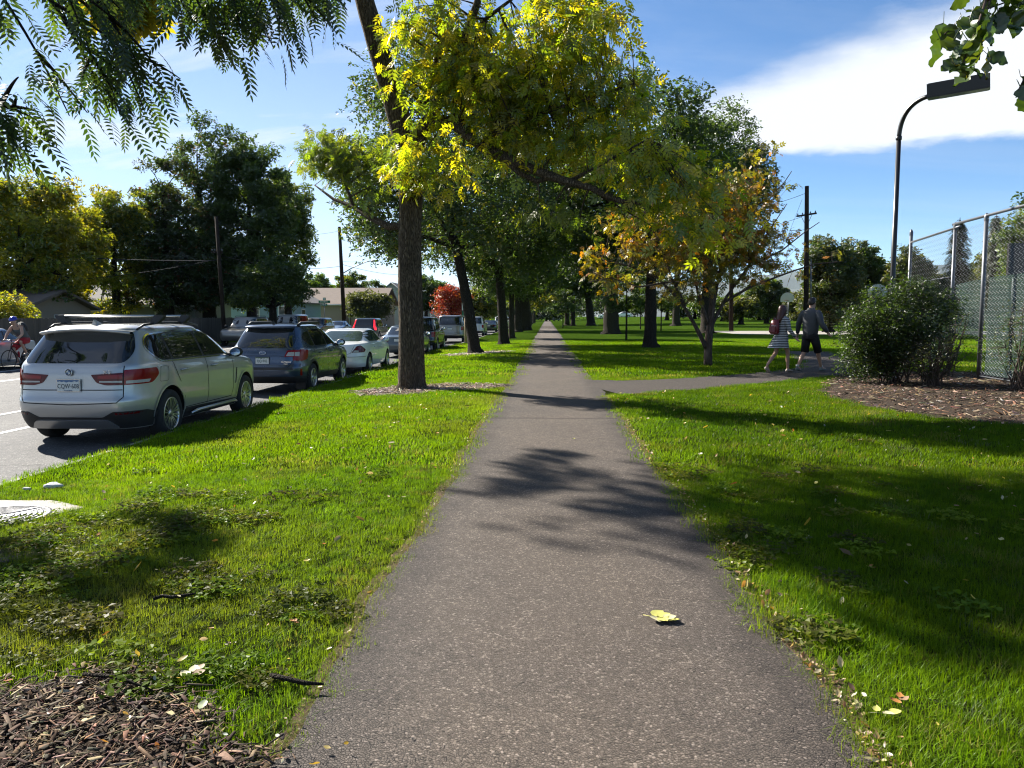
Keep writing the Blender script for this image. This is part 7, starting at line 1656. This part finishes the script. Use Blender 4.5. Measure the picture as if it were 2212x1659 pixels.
def shoe(name, ankle, toe, mat, parent, flat=True):
    a, t = Vector(ankle), Vector(toe); d = (t - a); d.z *= 1; dh = Vector((d.x, d.y, 0)).normalized(); m = MB(); ringsz = []
    heel = a - dh * .06; vs = []; n = 12
    for k, (s, w, h) in enumerate(((0, .028, .05), (.12, .038, .085), (.35, .04, .075), (.6, .045, .055), (.85, .042, .045), (1.0, .02, .025))):
        c = (heel + Vector((0, 0, -.045))).lerp(t + Vector((0, 0, -.0)), s); side = Vector((-dh.y, dh.x, 0))
        for j in range(n): q = 2 * math.pi * j / n; vs.append(c + side * w * math.cos(q) + Vector((0, 0, 1)) * (h * .5 * math.sin(q) + h * .35))
    m.add(vs, [(i * n + j, i * n + (j + 1) % n, (i + 1) * n + (j + 1) % n, (i + 1) * n + j) for i in range(5) for j in range(n)] + [tuple(range(n)), tuple(range(5 * n, 6 * n))], True); return m.build(name, mat, parent)
def head_joints(J, E, neck, hc, fwd, s=1.0):
    h, f, nk = Vector(hc), Vector(fwd).normalized(), Vector(neck); u = (h - nk).normalized()
    J['neck'] = (tuple(nk), .055 * s); J['jaw'] = (tuple(h - u * .06 + f * .012), (.066 * s, .072 * s)); J['skull'] = (tuple(h + u * .02 - f * .008), (.080 * s, .094 * s)); J['crown'] = (tuple(h + u * .085 - f * .01), (.052 * s, .06 * s)); E += [('neck', 'jaw'), ('jaw', 'skull'), ('skull', 'crown')]
    J['nose'] = (tuple(h - u * .02 + f * .105), .011); E.append(('jaw', 'nose')); sd_ = f.cross(u)
    for q, k in ((1, 'earR'), (-1, 'earL')): J[k] = (tuple(h + sd_ * q * .085 - u * .01), .014); E.append(('skull', k))

# ---- woman in the striped dress
wp = Vector((5.86, 20.05, 0)); wp.z = float(gz(wp.x, wp.y)) + .01; fa = math.atan2(.60, .80) - math.pi / 2
wom = empty('person', wp, fa); tag(wom, 'person in striped dress with red backpack walking hand in hand', 'person', 'walking couple')
J, E = {}, []
J['pelvis'] = ((0, 0, .93), .115); J['belly'] = ((0, .01, 1.08), .095); J['chest'] = ((0, .01, 1.24), .105); J['ups'] = ((0, 0, 1.36), .075); E += [('pelvis', 'belly'), ('belly', 'chest'), ('chest', 'ups')]
for k, s, kn, an, to in (('L', -1, (-.10, -.06, .50), (-.10, -.40, .20), (-.10, -.30, .035)), ('R', 1, (.085, .17, .50), (.075, .20, .085), (.08, .37, .03))):
    J['hip' + k] = ((s * .085, 0, .88), .085); J['th' + k] = (tuple(Vector((s * .09, 0, .88)).lerp(Vector(kn), .5)), .074); J['kn' + k] = (kn, .052); J['ca' + k] = (tuple(Vector(kn).lerp(Vector(an), .35) + Vector((0, -.015, 0))), .05); J['an' + k] = (an, .032); J['to' + k] = (to, .026)
    E += [('pelvis', 'hip' + k), ('hip' + k, 'th' + k), ('th' + k, 'kn' + k), ('kn' + k, 'ca' + k), ('ca' + k, 'an' + k), ('an' + k, 'to' + k)]
for k, s, el, wr in (('L', -1, (-.22, -.07, 1.10), (-.20, .10, .92)), ('R', 1, (.24, -.02, 1.10), (.37, .06, .90))):
    J['sh' + k] = ((s * .15, 0, 1.355), .05); J['el' + k] = (el, .038); J['w' + k] = (wr, .026); E += [('ups', 'sh' + k), ('sh' + k, 'el' + k), ('el' + k, 'w' + k)]; hand(J, E, wr, Vector(wr) + (Vector(wr) - Vector(el)) * .4, (0, 1, .2), 'w' + k)
E.append(('ups', 'neck')); head_joints(J, E, (0, .01, 1.43), (0, .04, 1.575), (0.1, 1, -.05), .95); skin('body', J, E, SKIN, wom, 'pelvis')
m = MB(); loft(m, [((0, 0, 1.425), .075, .06), ((0, 0, 1.40), .155, .075), ((0, 0, 1.34), .178, .10), ((0, .01, 1.24), .165, .118), ((0, .005, 1.10), .142, .112), ((0, -.005, .98), .168, .135), ((0, -.02, .88), .195, .165), ((-.01, -.05, .78), .215, .205), ((-.015, -.07, .68), .235, .235), ((-.02, -.085, .63), .245, .25)], 24, .16)
for s, el, wr in ((-1, (-.22, -.07, 1.10), (-.20, .10, .92)), (1, (.24, -.02, 1.10), (.37, .06, .90))): m.tube([(s * .13, 0, 1.36), (s * .175, -.01, 1.30), el, Vector(el).lerp(Vector(wr), .95)], [.062, .066, .052, .04], 12)
m.build('dress', STRIPE, wom)
m = MB(); loft(m, [((0, .02, 1.70), .03, .035), ((0, .02, 1.685), .075, .08), ((0, .02, 1.63), .102, .108), ((0, .01, 1.56), .108, .112), ((-.005, -.015, 1.48), .105, .10), ((-.01, -.06, 1.40), .105, .075), ((-.015, -.085, 1.33), .09, .055), ((-.02, -.095, 1.27), .065, .04), ((-.03, -.09, 1.22), .025, .02)], 18, .10); m.build('hair', HAIRR, wom)
shoe('shoe', (-.10, -.40, .16), (-.10, -.30, .012), SHOEB, wom); shoe('shoe', (.075, .20, .085), (.08, .385, .022), SHOEB, wom)
bagp = empty('backpack', wp + Matrix.Rotation(fa, 3, 'Z') @ Vector((-.06, -.20, .98)), fa); tag(bagp, 'dark red backpack on the back of the person in striped dress', 'backpack')
m = MB(); loft(m, [((0, 0, 0), .10, .055), ((0, 0, .03), .13, .08), ((0, 0, .15), .135, .085), ((0, .005, .26), .125, .08), ((0, .015, .33), .10, .06), ((0, .02, .36), .05, .03)], 20); m.f.append(tuple(range(5 * 20, 6 * 20))); m.sm.append(True); m.build('bag', BAGR, bagp); MB().box((0, -.085, .11), (.17, .03, .13)).build('pocket', BAGR, bagp); MB().tube([(-.11, -.066, .20), (0, -.09, .21), (.11, -.066, .20)], .005, 5).build('zip', CHROME, bagp)
for s in (-1, 1): MB().tube([(s * .08, .03, .33), (s * .10, .14, .42), (s * .11, .20, .40), (s * .12, .30, .33)], .014, 6).build('strap', BAGR, bagp)
# ---- man in the grey jacket
mp = Vector((6.63, 20.22, 0)); mp.z = float(gz(mp.x, mp.y)) + .01; man = empty('person', mp, fa + .05); tag(man, 'person in grey jacket and black shorts walking beside the striped dress', 'person', 'walking couple')
J, E = {}, []; J['pelvis'] = ((0, 0, 1.0), .13); J['belly'] = ((0, .02, 1.16), .12); J['chest'] = ((0, .02, 1.36), .135); J['ups'] = ((0, 0, 1.51), .09); E += [('pelvis', 'belly'), ('belly', 'chest'), ('chest', 'ups')]
ML = (('L', -1, (-.11, -.04, .54), (-.11, -.34, .15), (-.11, -.20, .04)), ('R', 1, (.11, .20, .55), (.11, .36, .11), (.12, .56, .05)))
for k, s, kn, an, to in ML:
    J['hip' + k] = ((s * .10, 0, .95), .095); J['kn' + k] = (kn, .06); J['ca' + k] = (tuple(Vector(kn).lerp(Vector(an), .35) + Vector((0, -.02, 0))), .056); J['an' + k] = (an, .036); J['to' + k] = (to, .03); E += [('pelvis', 'hip' + k), ('hip' + k, 'kn' + k), ('kn' + k, 'ca' + k), ('ca' + k, 'an' + k), ('an' + k, 'to' + k)]
MA = (('L', -1, (-.32, -.02, 1.23), (-.40, .06, .98)), ('R', 1, (.34, -.08, 1.24), (.44, .04, 1.02)))
for k, s, el, wr in MA:
    J['sh' + k] = ((s * .19, 0, 1.50), .06); J['el' + k] = (el, .045); J['w' + k] = (wr, .03); E += [('ups', 'sh' + k), ('sh' + k, 'el' + k), ('el' + k, 'w' + k)]; hand(J, E, wr, Vector(wr) + (Vector(wr) - Vector(el)) * .4, (0, 1, .2), 'w' + k)
E.append(('ups', 'neck')); head_joints(J, E, (0, .02, 1.60), (0, .05, 1.745), (.15, 1, -.05)); skin('body', J, E, SKIN, man, 'pelvis')
m = MB(); loft(m, [((0, .0, 1.62), .075, .07), ((0, 0, 1.575), .10, .085), ((0, 0, 1.555), .19, .105), ((0, 0, 1.49), .235, .135), ((0, .01, 1.36), .228, .155), ((0, .01, 1.20), .212, .155), ((0, 0, 1.06), .205, .16), ((0, 0, .985), .188, .148), ((0, 0, .955), .182, .145)], 24, .05)
for k, s, el, wr in MA: m.tube([(s * .17, 0, 1.51), (s * .235, -.01, 1.44), el, Vector(el).lerp(Vector(wr), .55), Vector(el).lerp(Vector(wr), .98)], [.08, .086, .07, .062, .045], 12)
m.build('jacket', JACKET, man); m = MB(); loft(m, [((0, 0, 1.0), .18, .14), ((0, 0, .90), .19, .15), ((0, 0, .84), .185, .145)], 20)
for k, s, kn, an, to in ML: m.tube([(s * .09, 0, .92), Vector((s * .10, 0, .92)).lerp(Vector(kn), .55), Vector(kn) + Vector((0, 0, -.04))], [.12, .105, .095], 14)
m.build('shorts', SHORTS, man); m = MB(); loft(m, [((0, .05, 1.885), .03, .035), ((0, .045, 1.87), .07, .08), ((0, .04, 1.82), .092, .105), ((0, .025, 1.765), .094, .10), ((0, -.012, 1.72), .082, .062), ((0, -.025, 1.695), .06, .035)], 18, .03); m.build('hair', HAIRB, man)
for k, s, kn, an, to in ML: shoe('shoe', Vector(an) - Vector((0, 0, .03)), Vector(to) - Vector((0, 0, .012)), SHOEG, man); MB().tube([Vector(an), Vector(an) + Vector((0, 0, .05))], .042, 10).build('sock', PLATE, man)
# ---- cyclist and bicycle
cp = Vector((-18.1, 26.3, ROAD_Z + .006)); ca = R(-97); bike = empty('bicycle', cp, ca); tag(bike, 'black road bicycle ridden at the far side of the street', 'bicycle')
FRAMEM = plain('black_frame', (.012, .012, .014), .3, .2, 8)
for x in (-.5, .5):
    t = MB(); n = 40; vs = []
    for i in range(n):
        a = 2 * math.pi * i / n
        for j in range(8): b = 2 * math.pi * j / 8; rr_ = .325 + .015 * math.cos(b); vs.append((x + rr_ * math.cos(a), .014 * math.sin(b), .342 + rr_ * math.sin(a)))
    t.add(vs, [(i * 8 + j, ((i + 1) % n) * 8 + j, ((i + 1) % n) * 8 + (j + 1) % 8, i * 8 + (j + 1) % 8) for i in range(n) for j in range(8)], True); w_ = t.build('wheel', RUBBER, bike); sp = MB()
    for i in range(20): a = 2 * math.pi * i / 20; sp.tube([(x + .015 * math.cos(a + .6), .02 * (-1) ** i, .342 + .015 * math.sin(a + .6)), (x + .31 * math.cos(a), 0, .342 + .31 * math.sin(a))], .002, 3, caps=False)
    so = sp.build('spokes', GALV, w_, fix=False); so['kind'] = 'stuff'; MB().lathe([(.02, -.04), (.025, -.03), (.025, .03), (.02, .04)], 10, 'Y', (x, 0, .342)).build('hub', GALV, w_)
fr = MB(); bb, st, hdT, hdB = (-.08, 0, .30), (-.24, 0, .86), (.34, 0, .92), (.38, 0, .76)
for a, b, r in ((bb, st, .016), (bb, hdB, .02), ((-.22, 0, .80), hdT, .016), (hdT, hdB, .02), (st, (-.27, 0, .96), .013)): fr.tube([a, b], r, 8)
for s in (-1, 1): fr.tube([bb, (-.5, s * .05, .342)], .009, 6); fr.tube([(-.22, 0, .80), (-.5, s * .05, .342)], .008, 6); fr.tube([hdB, (.42, s * .045, .6), (.5, s * .045, .342)], .011, 6)
fr.build('frame', FRAMEM, bike); MB().tube([(.33, 0, .94), (.36, 0, 1.0), (.43, 0, 1.01)], .014, 8).build('stem', FRAMEM, bike); MB().tube([(.36, -.24, .98), (.43, -.2, 1.01), (.43, 0, 1.01), (.43, .2, 1.01), (.36, .24, .98)], .012, 8).build('handlebar', FRAMEM, bike)
m = MB(); m.add([(-.40, -.07, .975), (-.40, .07, .975), (-.12, .015, .97), (-.12, -.015, .97), (-.38, -.06, .945), (-.38, .06, .945), (-.13, .01, .95), (-.13, -.01, .95)], [(0, 1, 2, 3), (4, 5, 6, 7), (0, 1, 5, 4), (1, 2, 6, 5), (2, 3, 7, 6), (3, 0, 4, 7)]); m.build('saddle', BAGK, bike)
cr = MB(); cr.lathe([(.0, -.02), (.09, -.02), (.09, -.014), (0, -.014)], 20, 'Y', bb); cr.tube([bb, (-.02, -.06, .14)], .01, 6); cr.tube([bb, (-.14, .06, .46)], .01, 6); cr.build('crank', GALV, bike)
for p_ in ((-.02, -.11, .14), (-.14, .11, .46)): MB().box(p_, (.09, .09, .02)).build('pedal', FRAMEM, bike)
MB().lathe([(.0, 0), (.035, .0), (.036, .16), (.02, .19), (.018, .2), (0, .2)], 12, 'Z', (0.06, 0, .42)).build('water_bottle', REDS, bike)
cyc = empty('person', cp, ca); tag(cyc, 'person cycling in blue helmet, grey tank top and red shorts', 'person'); J, E = {}, []
J['pelvis'] = ((-.26, 0, 1.04), .13); J['belly'] = ((-.16, 0, 1.18), .115); J['chest'] = ((.0, 0, 1.36), .13); J['ups'] = ((.10, 0, 1.46), .085); E += [('pelvis', 'belly'), ('belly', 'chest'), ('chest', 'ups')]
CLg = (('R', -1, (.16, -.11, .70), (-.04, -.11, .24), (.09, -.11, .17)), ('L', 1, (.10, .12, .95), (-.16, .11, .56), (-.03, .11, .49)))
for k, s, kn, an, to in CLg: J['hip' + k] = ((-.24, s * .09, .99), .10); J['kn' + k] = (kn, .062); J['ca' + k] = (tuple(Vector(kn).lerp(Vector(an), .35) + Vector((-.02, 0, 0))), .056); J['an' + k] = (an, .036); J['to' + k] = (to, .03); E += [('pelvis', 'hip' + k), ('hip' + k, 'kn' + k), ('kn' + k, 'ca' + k), ('ca' + k, 'an' + k), ('an' + k, 'to' + k)]
for k, s, el, wr in (('R', -1, (.20, -.30, 1.20), (.37, -.22, 1.03)), ('L', 1, (.20, .30, 1.20), (.37, .22, 1.03))): J['sh' + k] = ((.09, s * .18, 1.45), .062); J['el' + k] = (el, .046); J['w' + k] = (wr, .03); E += [('ups', 'sh' + k), ('sh' + k, 'el' + k), ('el' + k, 'w' + k)]; hand(J, E, wr, Vector(wr) + Vector((.06, 0, -.02)), (0, s, .1), 'w' + k)
E.append(('ups', 'neck')); head_joints(J, E, (.16, 0, 1.53), (.24, 0, 1.645), (1, -.1, -.15)); skin('body', J, E, SKIN, cyc, 'pelvis')
for sd_ in (-1, 1): e_ = MB().lathe([(0, -.008), (.009, 0), (0, .008)], 8, 'X', (.327, sd_ * .032 - .008, 1.66)); e_.build('eye', INK, cyc)
MB().tube([(.322, -.045, 1.60), (.338, -.008, 1.597), (.325, .03, 1.60)], .006, 6).build('mouth', REDD, cyc)
m = MB(); m.tube([(-.28, 0, 1.0), (-.20, 0, 1.12), (-.10, 0, 1.26), (.0, 0, 1.37), (.06, 0, 1.43)], [.145, .14, .142, .158, .12], 18)
for i in range(len(m.v)): x, y, z = m.v[i]; m.v[i] = (x, y * 1.25, z)
for s in (-1, 1): m.tube([(.02, s * .12, 1.44), (.10, s * .11, 1.52), (.15, s * .10, 1.46)], .03, 8)
m.build('tank_top', TANK, cyc); m = MB(); m.tube([(-.30, 0, 1.10), (-.26, 0, 1.02), (-.24, 0, .95)], [.14, .155, .12], 16)
for k, s, kn, an, to in CLg: m.tube([(-.24, s * .09, 1.0), Vector((-.24, s * .10, 1.0)).lerp(Vector(kn), .55), Vector((-.24, s * .10, 1.0)).lerp(Vector(kn), .92)], [.125, .115, .105], 14)
m.build('shorts', REDS, cyc)
for k, s, kn, an, to in CLg:
    d_ = (Vector(to) - Vector(an)); shoe('shoe', Vector(an), Vector(to) + d_ * .3, SHOEG, cyc)
hb = MB(); hb.lathe([(.0, .115), (.05, .108), (.095, .075), (.118, .02), (.122, -.01), (.112, -.02)], 18); hb.v = [(x * 1.2, y, z) for x, y, z in hb.v]; ho = hb.build('helmet', HELM, cyc); ho.location = (.225, 0, 1.705); ho.rotation_euler = (0, R(14), 0)
for y in (-.06, -.02, .02, .06): MB().box((-.01, y, .10 - abs(y) * .5), (.17, .012, .012)).build('vent', INK, ho)
cb = empty('backpack', cp + Matrix.Rotation(ca, 3, 'Z') @ Vector((-.17, 0, 1.37)), ca); tag(cb, 'black backpack worn by the person on the bicycle', 'backpack'); m = MB(); m.tube([(-.13, 0, -.13), (-.08, 0, -.04), (.02, 0, .10), (.09, 0, .19), (.12, 0, .22)], [.06, .115, .125, .10, .05], 16)
for i in range(len(m.v)): x, y, z = m.v[i]; m.v[i] = (x, y * 1.25, z)
m.build('bag', BAGK, cb); m = MB().tube([(-.14, 0, .02), (-.05, 0, .14), (.02, 0, .21)], [.03, .055, .03], 10).build('pocket', BAGK, cb)
for s in (-1, 1): MB().tube([(.08, s * .1, .15), (.20, s * .12, .17), (.30, s * .13, .08), (.25, s * .14, -.06)], .018, 6).build('strap', BAGK, cb)

# ---- far cars at the other end of the lawn: copies of cars above
def far_copy(src, px, D, ang, label):
    c = copy_tree(src); p = at(px, 690, D); c.location = (p.x, D, float(gz(p.x, D))); c.rotation_euler = (0, 0, R(ang)); c['label'] = label; c['group'] = 'cars parked beyond the lawn'
byl = {o.get('label'): o for o in bpy.data.objects if o.get('category') in ('car', 'van', 'truck')}
wv = byl['white van across the street left of the tan house']; ts = byl['white sedan with sloped tail parked third in line']; sv_ = byl['pale grey SUV half hidden by the leaning trunk']
far_copy(wv, 1722, 165, 8, 'white boxy off-road car parked behind the hoop'); far_copy(ts, 1310, 205, 0, 'white car glimpsed between lawn trunks, left one'); far_copy(ts, 1345, 205, 180, 'white car glimpsed beside the massive flared trunk'); far_copy(sv_, 1590 - 65, 190, 0, 'pale car beyond the lawn behind the orange tree'); far_copy(wv, 1190 + 7, 262, 60, 'white vehicle glinting past the end of the path'); far_copy(sv_, 1465, 195, 0, 'pale car beyond the lawn left of the orange tree')
# =================================================================== the air: far hills fade to blue
g = N('haze_air'); pv = g.n('ShaderNodeVolumePrincipled', {'Color': (.5, .68, 1.0, 1), 'Density': 0.00002, 'Anisotropy': 0.2}); g.t.links.new(pv.outputs[0], g.out.inputs['Volume'])
hz = MB().box((0, 1500, 268), (20000, 20000, 544)).build('haze', g.m); hz['kind'] = 'stuff'; hz['label'] = 'thin blue air between the park and the mountains'
